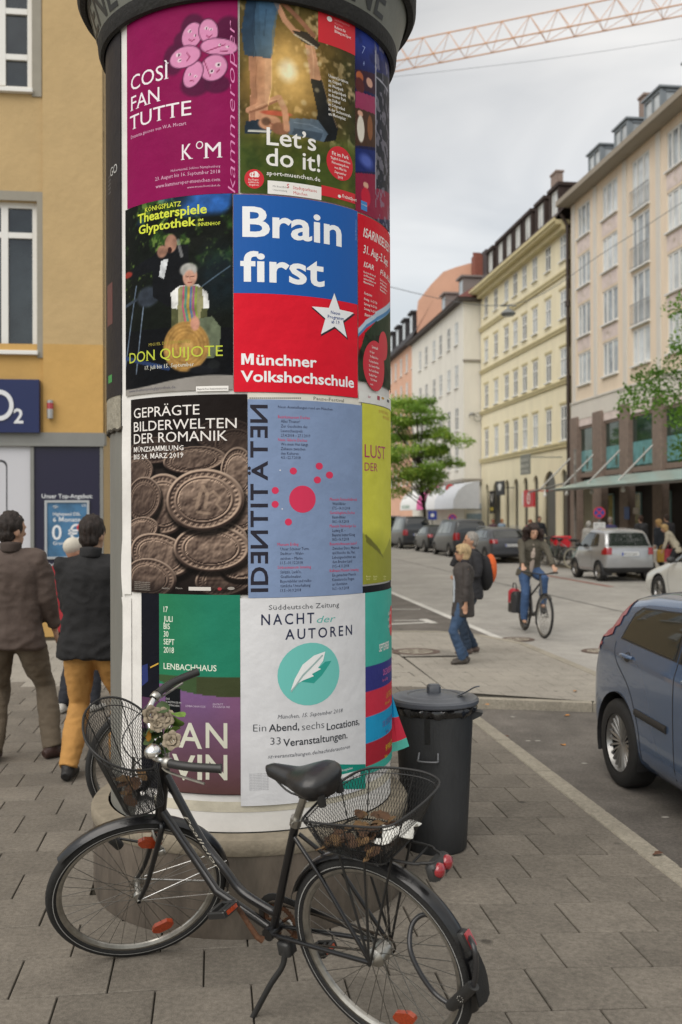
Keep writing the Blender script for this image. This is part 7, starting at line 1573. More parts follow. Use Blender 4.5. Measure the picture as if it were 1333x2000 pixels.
# white coupe, front half in view at the right edge
car('driving_car', 'white coupe at the right edge seen from behind its left front wheel', 4.4, 1.78,
    [(0, .85), (.1, .95), (.6, 1.08), (1.4, 1.36), (2.0, 1.40), (2.5, 1.30), (3.05, 1.0), (3.3, .93), (3.9, .82), (4.3, .70), (4.4, .55)], [(0, .34), (.3, .2), (4.1, .2), (4.4, .28)], [(0, .9), (1.5, .98), (3.0, .90), (4.4, .6)], carcol('car_paint_white', 'cfd0cc', .3, .0), (*sw(10.45, 17.0), RZ), TH+PI/2,
    windows=([(1.2, 1.02), (1.55, 1.26), (2.0, 1.30), (2.45, 1.20), (2.9, .98)],), frontwin=[(-.62, .96), (.62, .96), (.5, 1.3), (-.5, 1.3)], rearwin=[(-.5, 1.02), (.5, 1.02), (.45, 1.3), (-.45, 1.3)], tails=([(.5, .7), (.84, .7), (.84, .85), (.5, .85)],), wheels=(.8, 3.5), wr=.33, spokes=10, det=56, handles=((1.75, .80),), shut=([(3.0, .88), (3.05, .6), (2.95, .3)], [(1.5, .95), (1.5, .5), (1.55, .3)]), mirror=(2.72, .98, 1))
# dark cars in the far row
def farcar(lab, Y, n, L, W, H, h, kind, **k):
    x = (n-.1283*Y)/.9917; s = ns(x, Y)[1]; cm = mat('car_paint_'+h, C(h, .8), .35, 0, coat=.25, spec=.4)
    if kind == 'van': top = [(0, .9), (.05, 1.2), (.22, H-.08), (.5, H), (L-1.5, H), (L-.95, 1.35), (L-.6, 1.1), (L-.1, .85), (L, .6)]
    elif kind == 'estate': top = [(0, .85), (.06, .98), (.2, 1.06), (.55, H-.08), (.9, H-.02), (2.2, H), (3.0, H-.15), (3.6, .98), (4.5, .85), (L, .6)]
    else: top = [(0, .85), (.08, .98), (.40, H-.08), (.7, H), (1.8, H), (2.4, H-.18), (2.9, .98), (3.6, .85), (L, .6)]
    b = .98 if H < 1.6 else 1.08; hw = W/2
    return car('parked_car', lab, L, W, top, [(0, .36), (.2, .24), (L-.3, .22), (L, .3)], [(0, b+.04), (L*.7, b-.05), (L, .6)], cm, (*sw(n, s), RZ), TH+PI/2,
        windows=([(.75, b+.05), (.85, H-.14), (1.25, H-.12), (1.28, b+.04)], [(1.36, b+.04), (1.34, H-.12), (L*.48, H-.14), (L*.49, b+.03)], [(L*.51, b+.03), (L*.50, H-.14), (L*.56, H-.2), (L*.68, b+.02)]), rearwin=[(-hw*.74, b+.06), (hw*.74, b+.06), (hw*.66, H-.13), (-hw*.66, H-.13)],
        tails=([(hw*.62, .82), (hw*.97, .82), (hw*.97, .98 if kind != 'van' else 1.15), (hw*.62, .98 if kind != 'van' else 1.15)],), wheels=(.85, L-.9), wr=.32, spokes=8, lower=.38, det=40, **k)
farcar('dark grey estate car with roof rails, nearest of the dark parked row', 40.6, 12.1, 4.7, 1.84, 1.46, '4b4e54', 'estate', bumper_z=.74, rails=(.9, 2.8), group='cars parked along the far kerb', mirror=(3.1, 1.0, 1), plate_txt='M FK 819')
farcar('dark grey people carrier second in the row of parked cars', 46.6, 12.05, 4.8, 1.88, 1.78, '3f4145', 'van', bumper_z=.8, group='cars parked along the far kerb', plate_txt='M HT 553')
farcar('small black hatchback parked between the people carrier and the van', 52.5, 12.05, 3.9, 1.70, 1.46, '26282b', 'hatch', bumper_z=.75, group='cars parked along the far kerb', plate_txt='M LB 72')
farcar('charcoal van farthest along the row of parked cars, next to the column edge', 58.6, 12.0, 5.0, 1.92, 1.92, '3a3c40', 'van', bumper_z=.85, group='cars parked along the far kerb', plate_txt='M VA 610')
farcar('dark van peeping out behind the column edge at the end of the row', 65.5, 12.0, 5.0, 1.92, 1.95, '1e2024', 'van', bumper_z=.85, group='cars parked along the far kerb', plate_txt='M QR 18')
# ================================================================= SIGNS, STREET FURNITURE
galv = mat('galvanised', C('8d8f8f', .8), .45, .6, var=.1)
def post_sign(px, base_py, lab, Y, r=.30, zc=None, kind='nostop', plate=True):
    x = (px-CX)/F*Y; t = thing('traffic_sign', lab, 'traffic sign', (x, Y, -.05), -math.atan2(x, Y)); zc = zc
    MB().tube([(0, .03, 0), (0, .03, zc+r*.6)], .03, 8).build('post', galv, t, smooth=60)
    if kind == 'nostop':
        d = MB().lathe([(0, 0), (r, 0), (r, .02), (0, .02)], 32, (0, 0, zc), (0, -1, 0)).build('disc', mat('sign_red'), t); MB().lathe([(0, .021), (r*.84, .021)], 32, (0, 0, zc), (0, -1, 0)).build('blue_field', mat('sign_blue', C('2b3f93', .9), .45), d)
        for a in (PI/4, -PI/4): c, s_ = math.cos(a), math.sin(a); u, v = Vector((c, 0, s_)), Vector((-s_, 0, c)); o_ = Vector((0, -.0225-.0005*(a > 0), zc)); MB().quad(o_-u*r*.84-v*r*.085, o_+u*r*.84-v*r*.085, o_+u*r*.84+v*r*.085, o_-u*r*.84+v*r*.085).build('red_bar', mat('sign_red'), d)
    else: MB().bbox(-r, r, -.02, 0, zc-r, zc+r, .005).build('board', mat('sign_blue'), t); MB().lathe([(0, .021), (r*.4, .021)], 16, (0, 0, zc), (0, -1, 0)).build('symbol', white, t)
    if plate:
        pl = MB().bbox(-.20, .20, -.02, 0, zc-r-.50, zc-r-.14, .005).build('plate', whl, t); tt_ = MB()
        for i, q in enumerate(('Mo–Sa', '7–18 h', 'Taxi frei')): flat_text(tt_, q, (-.15, -.0215, zc-r-.24-i*.10), (1, 0, 0), (0, 0, 1), w=.30, h=.06, st='bq')
        tt_.build('lettering', trimb, pl)
post_sign(1171, 1080, 'round blue and red no-stopping sign with a white plate behind the silver car', 34.5, .20, zpx(1003, 34.5)+.05)
post_sign(884, 1060, 'small distant no-stopping sign with a white plate near the cafe awning', 56, .24, zpx(1013, 56)+.05)
post_sign(845, 1060, 'small blue square sign beside the tree trunk under the awning', 58, .26, zpx(1007, 58)+.05, 'blue', False)
# cluster of parked bicycles on the far footway
cmap = {}
def plain(col, lab, n, s, yaw, lean=.05, grp='bicycles parked on the far pavement', tm=rubber):
    b, _ = make_bike('bicycle', lab, grp, random.uniform(-.4, .4), col, wires=16, upright_bar=True, tyrem=tm); x, y = sw(n, s); b.matrix_world = Matrix.Translation((0, 0, -.045)) @ bikeM(x, y, yaw, lean); return b
fr_c = [mat('frame_red', C('8e2a2c', .8), .35), mat('frame_teal', C('5b8f8c', .8), .35), mat('frame_silver2', C('a0a4a6', .8), .35, .5), mat('frame_black', (.03, .03, .03), .35), mat('frame_green', C('3f5f48', .8), .35)]
labs = ['red-framed bicycle leftmost in the rack behind the cyclist', 'black bicycle second from the left in the rack', 'silver bicycle in the middle of the rack', 'green-framed bicycle right of the middle of the rack', 'black bicycle near the right end of the rack', 'teal bicycle with cream tyres at the right end of the rack beside the silver car', 'silver bicycle partly behind the silver car', 'red bicycle half hidden behind the cyclist']
for i, (px, Y, c, yw) in enumerate(((1066, 38.5, 0, -1.1), (1076, 38, 3, -1.3), (1086, 37.4, 2, -1.2), (1096, 36.8, 4, -1.35), (1106, 36, 3, -1.1), (1117, 34.6, 1, 3.5), (1128, 35.5, 2, -1.2), (1056, 39.5, 0, -1.4))):
    n, s = ns((px-CX)/F*Y, Y); plain(fr_c[c], labs[i], n, s, TH+yw+1.5+PI/2, random.uniform(-.1, .15), tm=mat('cream_tyre', C('c9c0a4', .8), .7) if i == 5 else rubber)
x = (1096-CX)/F*41; t = thing('cargo_trailer', 'red box trailer standing behind the parked bicycles', 'trailer', (x, 41, -.05), .2); MB().bbox(-.35, .35, -.3, .3, .55, 1.0, .04).build('box', mat('sign_red'), t); 
for y in (-.35, .35): MB().lathe([(0, -.02), (.25, -.02), (.27, 0), (.25, .02), (0, .02)], 16, (0, y, .27), (0, 1, 0)).build('wheel', rubber, t)
MB().bbox(-.3, .3, -.25, .25, .40, .55, .02).build('chassis', trimb, t)
for i, (px, py, w, h, c, lab) in enumerate(((1124, 1005, .3, .8, 'a9a9a5', 'sticker-covered pole at the corner of the pink block'),)):
    Y = Ypx(px, 18.2); x = (px-CX)/F*Y; t = thing('pole', lab, 'pole', (x, Y, -.05)); MB().tube([(0, 0, 0), (0, 0, 5.2)], .07, 10).build('shaft', mat('pole_dirty', C('8c8680', .8), .6, var=.5, vs=4), t, smooth=60)
for px, z, cc, lab in ((1225, 1.9, '3f5fa5', 'small blue plate on the stone pier'), (1243, 2.0, 'b7ada2', 'pale name plate in the recess behind the walking man')):
    Y = Ypx(px, 19.66); x = (px-CX)/F*Y; o = MB().bbox(-.02, .0, -.3, .3, z-.3 if cc[0] == '3' else z-.15, z+.3 if cc[0] == '3' else z+.15, .003).build('wall_plate', mat('plate'+cc, C(cc, .8), .5, var=.2, vs=8), None); o.location = (x, Y, 0); o.rotation_euler = (0, 0, TH); tag(o, lab, 'sign')
# ================================================================= PEOPLE
skin = mat('skin', C('c49a80', .8), .5, var=.06, vs=12); skint = mat('skin_tanned', C('b98c70', .8), .5, var=.06, vs=12)
def cloth(h, k=.8, r=.85, nm=None): return mat(nm or 'cloth_'+h, C(h, k), r, var=.10, vs=9, bump=.3, bs=45)
def hairm(h, nm): return mat(nm, C(h, .7), .6, var=.55, vs=60, bump=1, bs=150, stretch=(1, 1, .18))
def ik(a, b, l1, l2, pole):
    a, b = Vector(a), Vector(b); d = b-a; L = min(d.length, (l1+l2)*.999); u = d.normalized(); x = (l1*l1-l2*l2+L*L)/(2*L); h = math.sqrt(max(0, l1*l1-x*x)); p = Vector(pole)-u*u.dot(Vector(pole)); p.normalize(); return a+u*x+p*h, a+u*L
def person(lab, loc, rz, H, feet, hands, lean=0.0, hip=(0, 0, .93), head=(0, 0), top=None, legs=None, shoe='2a2624', hair=None, hairst='short', vox=.014, hem=.74, sleeve=True, thick=1.0, group=None, inner=None, handpose=('relax', 'relax'), elbow=((-.6, .5, -.5), (-.6, -.5, -.5)), knee=((1, .1, 0), (1, -.1, 0)), face=True, legk=1.0, turn=0.0, collar=None, skm=None, flare=0, footyaw=(0.15, -.15), twist=0):
    """x forward, y left, z up in metres for a 1.75 m figure; scaled to H"""
    skm = skm or skin; k = H/1.75; rl = Matrix.Rotation(lean, 3, 'Y'); hp = Vector(hip); tw = Matrix.Rotation(twist, 3, 'Z')
    T = lambda p: hp+rl @ (tw @ (Vector(p)-Vector((0, 0, .93))))
    sh = [T((-.01, .185, 1.44)), T((-.01, -.185, 1.44))]; nk = T((-.005, 0, 1.50)); hc = T((.015, 0, 1.60)); Hm = Matrix.Rotation(head[0], 3, 'Z') @ Matrix.Rotation(head[1]+lean*.35, 3, 'Y')
    hd = lambda p: hc+Hm @ Vector(p)
    arms = []
    for i in (0, 1):
        e, w = ik(sh[i], hands[i], .29, .265, elbow[i]); arms.append((sh[i], e, w))
    lg = []
    for i in (0, 1):
        h0 = hp+Vector((0, (.092, -.092)[i], -.03)); kn, an = ik(h0, feet[i], .45, .43, knee[i]); lg.append((h0, kn, an))
    b = MB(); b.ell(hd((0, 0, .045)), (.094, .076, .112), 18, Hm); b.ell(hd((.022, 0, -.028)), (.064, .056, .072), 14, Hm); b.ell(hd((.058, 0, -.062)), (.028, .03, .024), 10, Hm)
    b.tube([hd((.088, 0, .038)), hd((.098, 0, .015)), hd((.108, 0, -.002)), hd((.092, 0, -.012))], [.009, .012, .0145, .010], 8)
    for y in (.075, -.075): b.ell(hd((-.008, y, .01)), (.018, .009, .03), 8, Hm)
    for y in (.03, -.03): b.ell(hd((.082, y, .052)), (.014, .024, .008), 8, Hm)
    b.ell(hd((.083, 0, -.038)), (.012, .022, .009), 8, Hm)
    b.tube([T((-.005, 0, 1.42)), nk, hd((-.005, 0, -.03))], [.062, .054, .056], 12)
    b.tube([T((0, 0, .90)), T((.01, 0, 1.08)), T((.012, 0, 1.28)), T((0, 0, 1.40)), T((0, 0, 1.46))], [.14, .125, .155, .14, .07], 16, side=rl @ Vector((0, 1, 0)), rb=[.10, .09, .11, .09, .06])
    for s_, e, w in arms: b.tube([s_, lp(s_, e, .5), e, lp(e, w, .4), w], [.05, .045, .036, .036, .025], 10)
    for (h0, kn, an) in lg: b.tube([h0, lp(h0, kn, .4), kn, lp(kn, an, .35), an], [.085, .078, .052, .052, .036], 12); b.ell(an+Vector((.04, 0, -.04)), (.09, .035, .035), 10)
    for i, (s_, e, w) in enumerate(arms):
        d = (w-e).normalized(); sd = 1 if i == 0 else -1; up = Vector((0, 0, 1)) if abs(d.z) < .8 else Vector((1, 0, 0))
        n_ = d.cross(up).normalized(); f_ = n_.cross(d).normalized()      # n_: across the palm thickness, f_: across the fingers
        if handpose[i] == 'grip': f_, n_ = (Vector((0, 1, 0))-d*d.y).normalized(), None; n_ = d.cross(f_).normalized(); n_ = n_ if n_.z > 0 else -n_
        pc_ = w+d*.045; b.tube([w, w+d*.03, w+d*.085], [.026, .037, .038], 10, side=f_, rb=[.02, .015, .014])
        for q, (o_, ln) in enumerate(((-.030, .068), (-.010, .078), (.010, .073), (.029, .058))):
            r0 = w+d*.082+f_*o_*(1 if f_.x < 0 or f_.z < 0 else -1); cu = (.55 if handpose[i] == 'relax' else 1.25); P = [r0]; dd = d.copy(); 
            for m_ in range(3):
                P.append(P[-1]+dd*ln/3); dd = (dd*math.cos(cu)-(n_ if handpose[i] == 'grip' else n_*sd)*math.sin(cu)).normalized()
            b.tube(P, [.0092, .0088, .0082, .0074], 7)
        th_ = w+d*.03+f_*.03; b.tube([th_, th_+f_*.022+d*.022, th_+f_*.026+d*.05], [.012, .0105, .0088], 7)
    sc = Matrix.Diagonal((k, k, k)).to_4x4()
    def fin(mb, nm, m, par, v=vox, **kk):
        mb.v = [tuple(Vector(p)*k) for p in mb.v]; return fuse(mb, v, nm, m, par, **kk)
    root = fin(b, 'person', skm, None, min(vox, .011) if vox < .02 else vox, smooth=1); root.name = 'person'; root.location = loc; root.rotation_euler = (0, 0, rz); tag(root, lab, 'person', group)
    def folds(amp, sc_, seed):
        return lambda p: amp*(mnoise.noise(Vector((p.x*sc_, p.y*sc_, p.z*sc_*.55+seed)))+.8*(.25-abs(mnoise.noise(Vector((p.x*sc_*1.3+p.z*3+5, p.y*sc_*1.3, p.z*sc_*1.9+seed))))))
    t = MB()
    for (h0, kn, an) in lg:
        t.tube([h0+Vector((0, 0, .05)), lp(h0, kn, .3), lp(h0, kn, .8), kn, lp(kn, an, .45), an+(kn-an)*.05, an+(an-kn).normalized()*.01], [x*legk for x in (.105, .098, .074, .07, .068, .062, .064)], 14)
    t.tube([hp+Vector((0, 0, -.10)), hp+Vector((0, 0, .03)), T((0, 0, 1.02)), T((0, 0, 1.06))], [.13, .165, .155, .14], 16, side=(0, 1, 0), rb=[.10, .125, .115, .10])
    fin(t, 'trousers', legs, root, disp=folds(.016, 9, 3))
    j = MB(); th = thick; hz = hem; Td = T
    if abs(hip[2]-.93) > 0: pass
    zz_ = [hz, hz+.09, .98, 1.10, 1.22, 1.34, 1.42, 1.475, 1.51]; ra = [(.205+flare)*th, (.20+flare*.6)*th, .182*th, .172*th, .182*th, .192*th, .175*th, .10*th, .072]; rb_ = [(.145+flare)*th, (.143+flare*.6)*th, .132*th, .125*th, .132*th, .135*th, .118*th, .082*th, .07]
    if hz > .9: zz_, ra, rb_ = [hz]+zz_[3:], [.17*th]+ra[3:], [.125*th]+rb_[3:]
    def Tj(z): p = T((0, 0, z)); return p if z > .95 else Vector((lp(p.x, hp.x, .6), p.y, p.z if abs(lean) < .5 else p.z))
    j.tube([Tj(z) for z in zz_], ra, 20, side=rl @ (tw @ Vector((0, 1, 0))), rb=rb_)
    for i, (s_, e, w) in enumerate(arms): j.ell(lp(s_, e, .06)+Vector((0, 0, -.012)), (.072*th, .062*th, .066*th), 12); j.tube([lp(s_, nk, .55)+Vector((0, 0, -.03)), s_+Vector((0, 0, -.012)), lp(s_, e, .4), lp(s_, e, .85), e, lp(e, w, .3), lp(e, w, .9 if sleeve else .1)], [.055*th, .066*th, .064*th, .058*th, .056*th, .053*th, .045*th], 12)
    jk = fin(j, 'jacket', top, root, smooth=8, disp=folds(.021, 8, random.random()*9))
    if collar: c = MB(); c.tube([T((-.03, 0, 1.47)), T((-.02, 0, 1.545))], [.078, .082], 14, rb=[.072, .076]); fin(c, 'collar', collar, root)
    if inner: c = MB(); c.tube([T((.085*th, 0, 1.44)), T((.122*th, 0, 1.28)), T((.120*th, 0, 1.02)), T((.125*th, 0, .90))], [.03, .045, .04, .03], 10, side=rl @ Vector((0, 1, 0)), rb=[.02, .016, .016, .014]); fin(c, 'shirt_front', inner, root, max(.009, vox*.7))
    for i, (h0, kn, an) in enumerate(lg):
        c = MB(); Rf = Matrix.Rotation(footyaw[i], 3, 'Z'); pitch = -an.z+.085; a0 = Vector((an.x, an.y, an.z-.085)); tilt = max(-.7, min(.7, (feet[i][2]-.085)*3)); Rf = Rf @ Matrix.Rotation(tilt, 3, 'Y'); F_ = lambda p: a0+Vector((0, 0, .085))+Rf @ (Vector(p)-Vector((0, 0, .085)))
        c.tube([F_((-.075, 0, .035)), F_((-.03, 0, .05)), F_((.05, 0, .045)), F_((.13, 0, .035)), F_((.185, 0, .028))], [.034, .042, .045, .05, .030], 12, side=Rf @ Vector((0, 1, 0)), rb=[.034, .048, .042, .034, .022]); c.tube([F_((0, 0, .05)), F_((-.005, 0, .11))], [.045, .048], 10)
        fin(c, 'shoe', cloth(shoe, .8, .6), root, max(.010, vox*.8)); 
    if hair:
        h_ = MB(); 
        if hairst == 'short': h_.ell(hd((-.014, 0, .066)), (.100, .084, .106), 16, Hm); h_.ell(hd((-.045, 0, .0)), (.062, .072, .07), 12, Hm)
        elif hairst == 'bob': h_.ell(hd((-.018, 0, .065)), (.112, .100, .110), 16, Hm); h_.ell(hd((-.045, 0, -.02)), (.075, .092, .085), 12, Hm); h_.ell(hd((.045, 0, .115)), (.06, .075, .035), 10, Hm)
        elif hairst == 'wild':
            h_.ell(hd((-.03, 0, .075)), (.115, .115, .110), 16, Hm)
            for q in range(16): a = rad(100+q*10.6) if q % 2 else rad(95+q*11.2); h_.ell(hd((.06+.11*math.cos(a)-.03, .155*math.sin(a+.0) if q % 2 else -.155*math.sin(a), .06-.014*(q % 7)-.03*(q % 3))), (.055, .055, .07), 8, Hm)
            for y in (.13, -.13):
                for q in range(4): h_.ell(hd((-.02, y*(1.0+.13*(q % 2)), .03-.045*q)), (.05, .05, .05), 8, Hm)
        elif hairst == 'cap': h_.ell(hd((-.008, 0, .075)), (.108, .092, .095), 16, Hm); h_.tube([hd((.08, 0, .075)), hd((.15, 0, .055))], [.06, .05], 10, side=Hm @ Vector((0, 1, 0)), rb=.008)
        elif hairst == 'hood': h_.ell(hd((-.02, 0, .03)), (.125, .115, .145), 16, Hm)
        o = fin(h_, 'cap' if hairst == 'cap' else ('hood' if hairst == 'hood' else 'hair'), hair, root, max(.010, vox*.8), disp=(lambda p: .012*mnoise.noise(Vector((p.x*60, p.y*60, p.z*14)))+(.02*mnoise.noise(p*16) if hairst == 'wild' else 0)) if hairst not in ('cap', 'hood') else folds(.005, 12, 1))
    if face:
        for y in (.030, -.030):
            e_ = MB(); e_.ell(hd((.0855, y, .032)), (.008, .015, .008), 8, Hm); e_.v = [tuple(Vector(p)*k) for p in e_.v]; e_.build('eye', mat('eye_dark', (.03, .02, .015), .2), root, smooth=180)
            e_ = MB(); e_.ell(hd((.088, y, .055)), (.005, .016, .0035), 8, Hm); e_.v = [tuple(Vector(p)*k) for p in e_.v]; e_.build('eyebrow', hair if hair and hairst != 'cap' else mat('eye_dark'), root, smooth=180)
        e_ = MB(); e_.ell(hd((.0925, 0, -.040)), (.008, .022, .0065), 8, Hm); e_.v = [tuple(Vector(p)*k) for p in e_.v]; e_.build('lips', mat('lips', C('a0604f', .8), .5), root, smooth=180)
    root['k'] = k
    return root, dict(T=lambda p: T(p)*k, hd=lambda p: hd(p)*k, k=k, arms=arms, lg=lg)
def at_px(px, py, z): p = gp(px, py, z); return p
UPY = PI/2    # facing straight up the street
# man in the brown jacket, back to us
p = gp(48, 1488, 0); P1, _ = person('man seen from behind in a brown jacket and khaki trousers at the left edge', (p.x-.09, p.y, 0), UPY+.05, 1.83, ((-.02, .13, .085), (.10, -.26, .085)), ((.10, .27, .93), (.12, -.27, .92)), head=(-.65, .0), top=cloth('5d4f48', .75), legs=cloth('6e6252', .75), shoe='3c2620', hair=hairm('2c201a', 'hair_dark_brown'), vox=.013, hem=.80, thick=1.16, footyaw=(.1, -.75), legk=1.10, face=False, collar=cloth('4a3e38', .7), elbow=((-.9, .25, -.1), (-.9, -.25, -.1)))
# man in the black jacket and ochre trousers
p = gp(165, 1520, 0); person('man seen from behind in a black jacket and ochre trousers beside the column', (p.x+.045, p.y+.05, 0), UPY-.12, 1.80, ((-.10, .13, .085), (.16, -.13, .085)), ((.26, .15, 1.06), (.26, -.13, 1.06)), head=(-.2, .05), top=cloth('1b1b1d', .8), legs=cloth('c2904e', .8), shoe='1c1b1b', hair=hairm('2a1c15', 'hair_brown2'), vox=.013, hem=.80, thick=1.18, legk=1.12, face=False, collar=cloth('232325', .8), elbow=((-.9, .05, -.6), (-.9, -.05, -.6)))
# woman with red jacket and pale cap mostly hidden
p = gp(140, 1392, 0); person('person in a red jacket and pale knitted cap behind the black-jacketed man', (p.x+.02, p.y, 0), UPY-.3, 1.60, ((-.05, .10, .085), (.10, -.16, .085)), ((.05, .28, .95), (.30, -.36, 1.50)), head=(-.3, -.1), top=cloth('a3202c', .8), legs=cloth('22252e', .8), shoe='d0cdc6', hair=cloth('cfc9bb', .8), hairst='cap', vox=.014, hem=.82, thick=1.05)
# couple on the pavement extension
p = gp(906, 1296, zg(3.2)); W1, W1d = person('blonde woman in a dark grey jacket and jeans standing in front of the grey-haired man', (p.x, p.y, zg(3.2)), PI+.1, 1.50, ((.03, .08, .085), (-.04, -.09, .085)), ((.03, .27, .80), (.0, -.26, .80)), head=(.0, -.12), top=cloth('45403e', .75), legs=cloth('3f5878', .75), shoe='4b453f', hair=hairm('cfb387', 'hair_blonde'), hairst='bob', vox=.013, hem=.70, thick=1.12, inner=cloth('b9c3cc', .85), collar=cloth('38343a', .7), skm=skint, elbow=((-.8, .4, 0), (-.8, -.4, 0)))
gl = MB()
for y in (.032, -.032): gl.ell(W1d['hd']((.098, y, .036)), (.004, .024, .017), 10)
gl.tube([W1d['hd']((.10, .05, .04)), W1d['hd']((-.01, .086, .035))], .003, 4); gl.build('sunglasses', trimb, W1, smooth=60)
p = gp(925, 1277, zg(3.4)); M1, M1d = person('grey-haired man in jeans with an orange and black backpack behind the blonde woman', (p.x-.01, p.y+.05, zg(3.4)), PI+.15, 1.64, ((.10, .10, .085), (-.06, -.10, .085)), ((.20, .10, 1.12), (.13, -.10, 1.50)), head=(-.1, -.05), top=cloth('2a2a2e', .8), legs=cloth('2f4055', .7), shoe='6a5a52', hair=hairm('a29d96', 'hair_grey'), vox=.013, hem=.80, thick=1.1, skm=skint)
bpk = thing('backpack', 'orange and black backpack on the back of the grey-haired man', 'backpack', M1.location, PI+.15); k_ = 1.64/1.75
def sb(mb, nm, m, par, sm=60): mb.v = [tuple(Vector(v)*k_) for v in mb.v]; return mb.build(nm, m, par, smooth=sm)
sb(MB().ell((-.20, 0, 1.16), (.13, .17, .26), 18), 'main_bag', cloth('1f1f22', .8), bpk, 180); sb(MB().ell((-.28, 0, 1.22), (.09, .145, .22), 18), 'front_pocket', cloth('d9622a', .85), bpk, 180)
for y in (.12, -.12): sb(MB().tube(crv([(-.14, y, 1.40), (-.02, y, 1.50), (.13, y, 1.36), (.13, y*1.1, 1.15), (-.12, y*1.2, 1.02)], 5), .022, 8, rb=.006, side=(0, 1, 0)), 'shoulder_strap', cloth('1f1f22', .8), bpk)
# cyclist
cyY = 16.6; pf, pr_ = gp(1058, 1246, RZ), gp(1022, 1234, RZ); dv = Vector((pf.x-pr_.x, pf.y-pr_.y)); yaw = math.atan2(-1.0, .09)
cb, CS = make_bike('bicycle', 'black bicycle ridden towards us by the curly-haired woman', None, 0.08, mat('frame_black', (.03, .03, .03), .35), upright_bar=True, wires=24)
mid = Vector((pf.x, pf.y)); rear = mid-Vector((math.cos(yaw), math.sin(yaw)))*BK['WB']; MC = Matrix.Translation((0, 0, RZ)) @ bikeM(rear.x+.03, rear.y-.05, yaw, .03); cb.matrix_world = MC
sd_ = Vector((.02, 0, 0)); hipz = 1.02
pl_, pr2 = Vector((.57, .13, .455)), Vector((.371, -.13, .166))
cyc, cd = person('curly brown-haired woman in an olive jacket and jeans riding a bicycle towards us', (0, 0, 0), 0, 1.72, ((.60-.15, .13, .52), (.40-.15, -.13, .235)), ((.80-.15-.02, .27, 1.10), (.80-.15-.02, -.27, 1.10)), lean=.30, hip=(.05, 0, 1.05), head=(.05, .05), top=cloth('595448', .75), legs=cloth('3c5880', .8), shoe='33322f', hair=hairm('32201a', 'hair_curly'), hairst='wild', vox=.013, hem=.84, thick=1.02, handpose=('grip', 'grip'), inner=cloth('c9b9ac', .8), collar=cloth('2c2a28', .7), flare=.03, elbow=((-.2, .8, -.6), (-.2, -.8, -.6)), footyaw=(0, 0))
cyc.matrix_world = MC @ Matrix.Translation((.15, 0, 0))
pn = thing('pannier', 'red and black pannier bag hanging on the rear of the ridden bicycle', 'pannier bag'); pn.matrix_world = MC
MB(Matrix.Translation((-.06, -.16, 0))).bbox(-.17, .17, -.085, .085, .30, .66, .05).build('bag', mat('pannier_black', (.02, .02, .022), .5), pn, smooth=40)
MB(Matrix.Translation((-.06, -.16, 0))).bbox(-.172, .06, -.09, .09, .46, .70, .05).build('flap', mat('pannier_red', C('b02434', .8), .5), pn, smooth=40)
MB().tube(crv([(-.2, -.16, .68), (-.2, -.16, .78), (-.02, -.16, .78), (-.0, -.16, .68)], 4), .01, 6).build('handle', trimb, pn); MB().lathe([(.0, 0), (.03, 0)], 12, (-.06, -.247, .48), (0, -1, 0)).build('reflector', whl, pn)
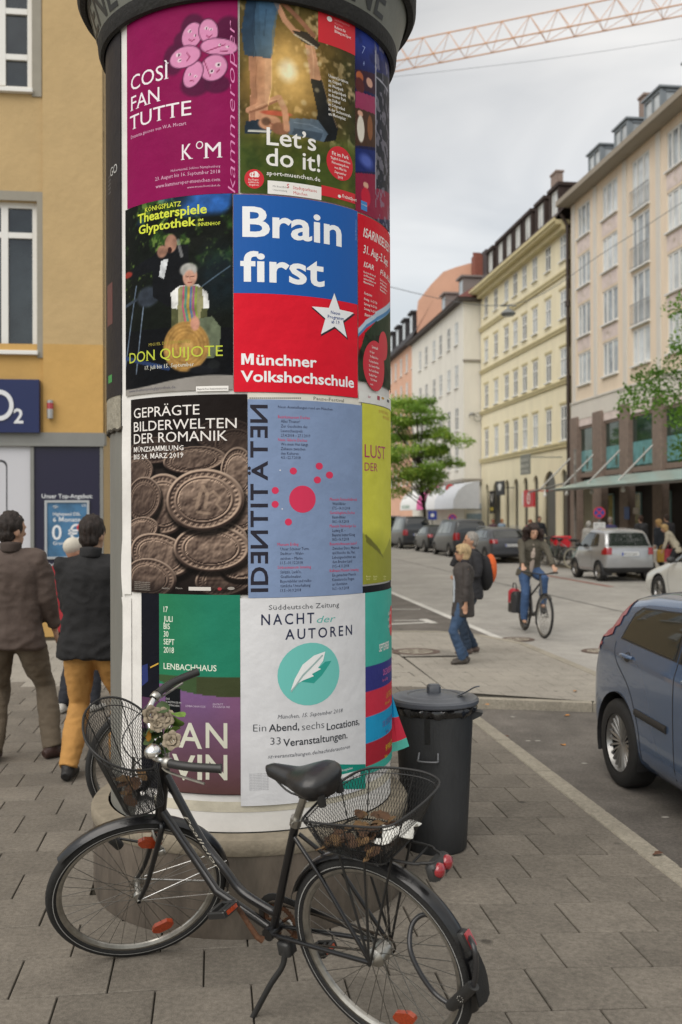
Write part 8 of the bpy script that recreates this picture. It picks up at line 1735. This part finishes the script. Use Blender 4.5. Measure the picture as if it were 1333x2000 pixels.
# pedestrians on the far pavement
def far(lab, px, py, H, face_, top, legs, hair, st='short', top_z=None, **k):
    """py: pixel row of the top of the head; distance from that is given by Y"""
    Y = k.pop('Y'); x = (px-CX)/F*Y; hd_ = {}
    return person(lab, (x, Y, -.045), face_, H, k.pop('feet', ((.12, .08, .085), (-.12, -.09, .11))), k.pop('hands', ((-.05, .27, .84), (.10, -.27, .86))), top=cloth(top), legs=cloth(legs), hair=cloth(hair, .75, .85), hairst=st, vox=.024, face=k.pop('face', False), **k)
far('man in a black jacket and blue jeans walking away near the recess', 1252, 1008, 1.82, UPY+.3, '2b2b2e', '4a6080', '3a2418', Y=35.5, thick=1.1)
far('blonde woman in a long dark coat with shopping bags at the right', 1287, 1022, 1.70, UPY+.6, '1f232b', '1a1a1c', 'b08d5c', 'bob', Y=31.5, hem=.60, thick=1.1)
far('tall man in dark clothes walking just right of the blonde woman', 1303, 1010, 1.86, UPY+.2, '222024', '26262a', '33241c', Y=33.5, thick=1.15)
far('blonde woman in a beige jacket stooping over a bag at the right edge', 1322, 1032, 1.66, PI-.3, 'b9b09c', '222226', 'b99a6a', 'bob', Y=29.5, lean=.55, hands=((.42, .12, .85), (.42, -.12, .80)))
far('person in a pale grey hood behind the silver car', 1150, 1030, 1.62, UPY, 'a9a7a2', '3a3a40', 'a9a7a2', 'hood', Y=36.5)
far('man in a purple and black jacket behind the silver car', 1192, 1016, 1.76, UPY-.5, '3b3760', '222226', '8c8178', Y=36.2)
far('man in a dark top with white print standing before the arches', 1054, 1018, 1.80, PI*1.5, '20242a', '2a2c33', '3a241c', Y=43, hands=((.05, .30, .85), (.05, -.30, .85)))
far('red-haired woman in a rose top near the arches', 1036, 1030, 1.66, PI*1.4, '8f5a5c', '4a3a3a', '9a5b3c', 'bob', Y=44)
far('red-haired woman seated left of the cafe arch behind the parked cars', 963, 1028, 1.62, PI*1.3, '5a4048', '33333a', '9a4f38', 'bob', Y=56)
far('fair woman in a pale blue top beside the red-haired woman at the cafe arch', 981, 1026, 1.64, PI*1.6, '8fa3b8', '4a4a52', 'b07a50', 'bob', Y=56)
for i, (px, Y, c, lab) in enumerate(((1279, 31.3, 'd0cdc6', 'white and red shopping bag held by the woman in the long coat'), (1293, 31.2, 'b58f3c', 'yellow and black shopping bag held by the woman in the long coat'), (1308, 29.6, 'a8404c', 'small red bag in front of the stooping woman'))):
    x = (px-CX)/F*Y; b_ = thing('shopping_bag', lab, 'bag', (x, Y, -.045), .3); z0 = .38 if i < 2 else .45
    MB().bbox(-.16, .16, -.07, .07, z0, z0+.38, .03).build('bag', cloth(c), b_); MB().tube(crv([(-.08, 0, z0+.37), (-.05, 0, z0+.50), (.05, 0, z0+.50), (.08, 0, z0+.37)], 3), .01, 5).build('handles', cloth(c), b_)
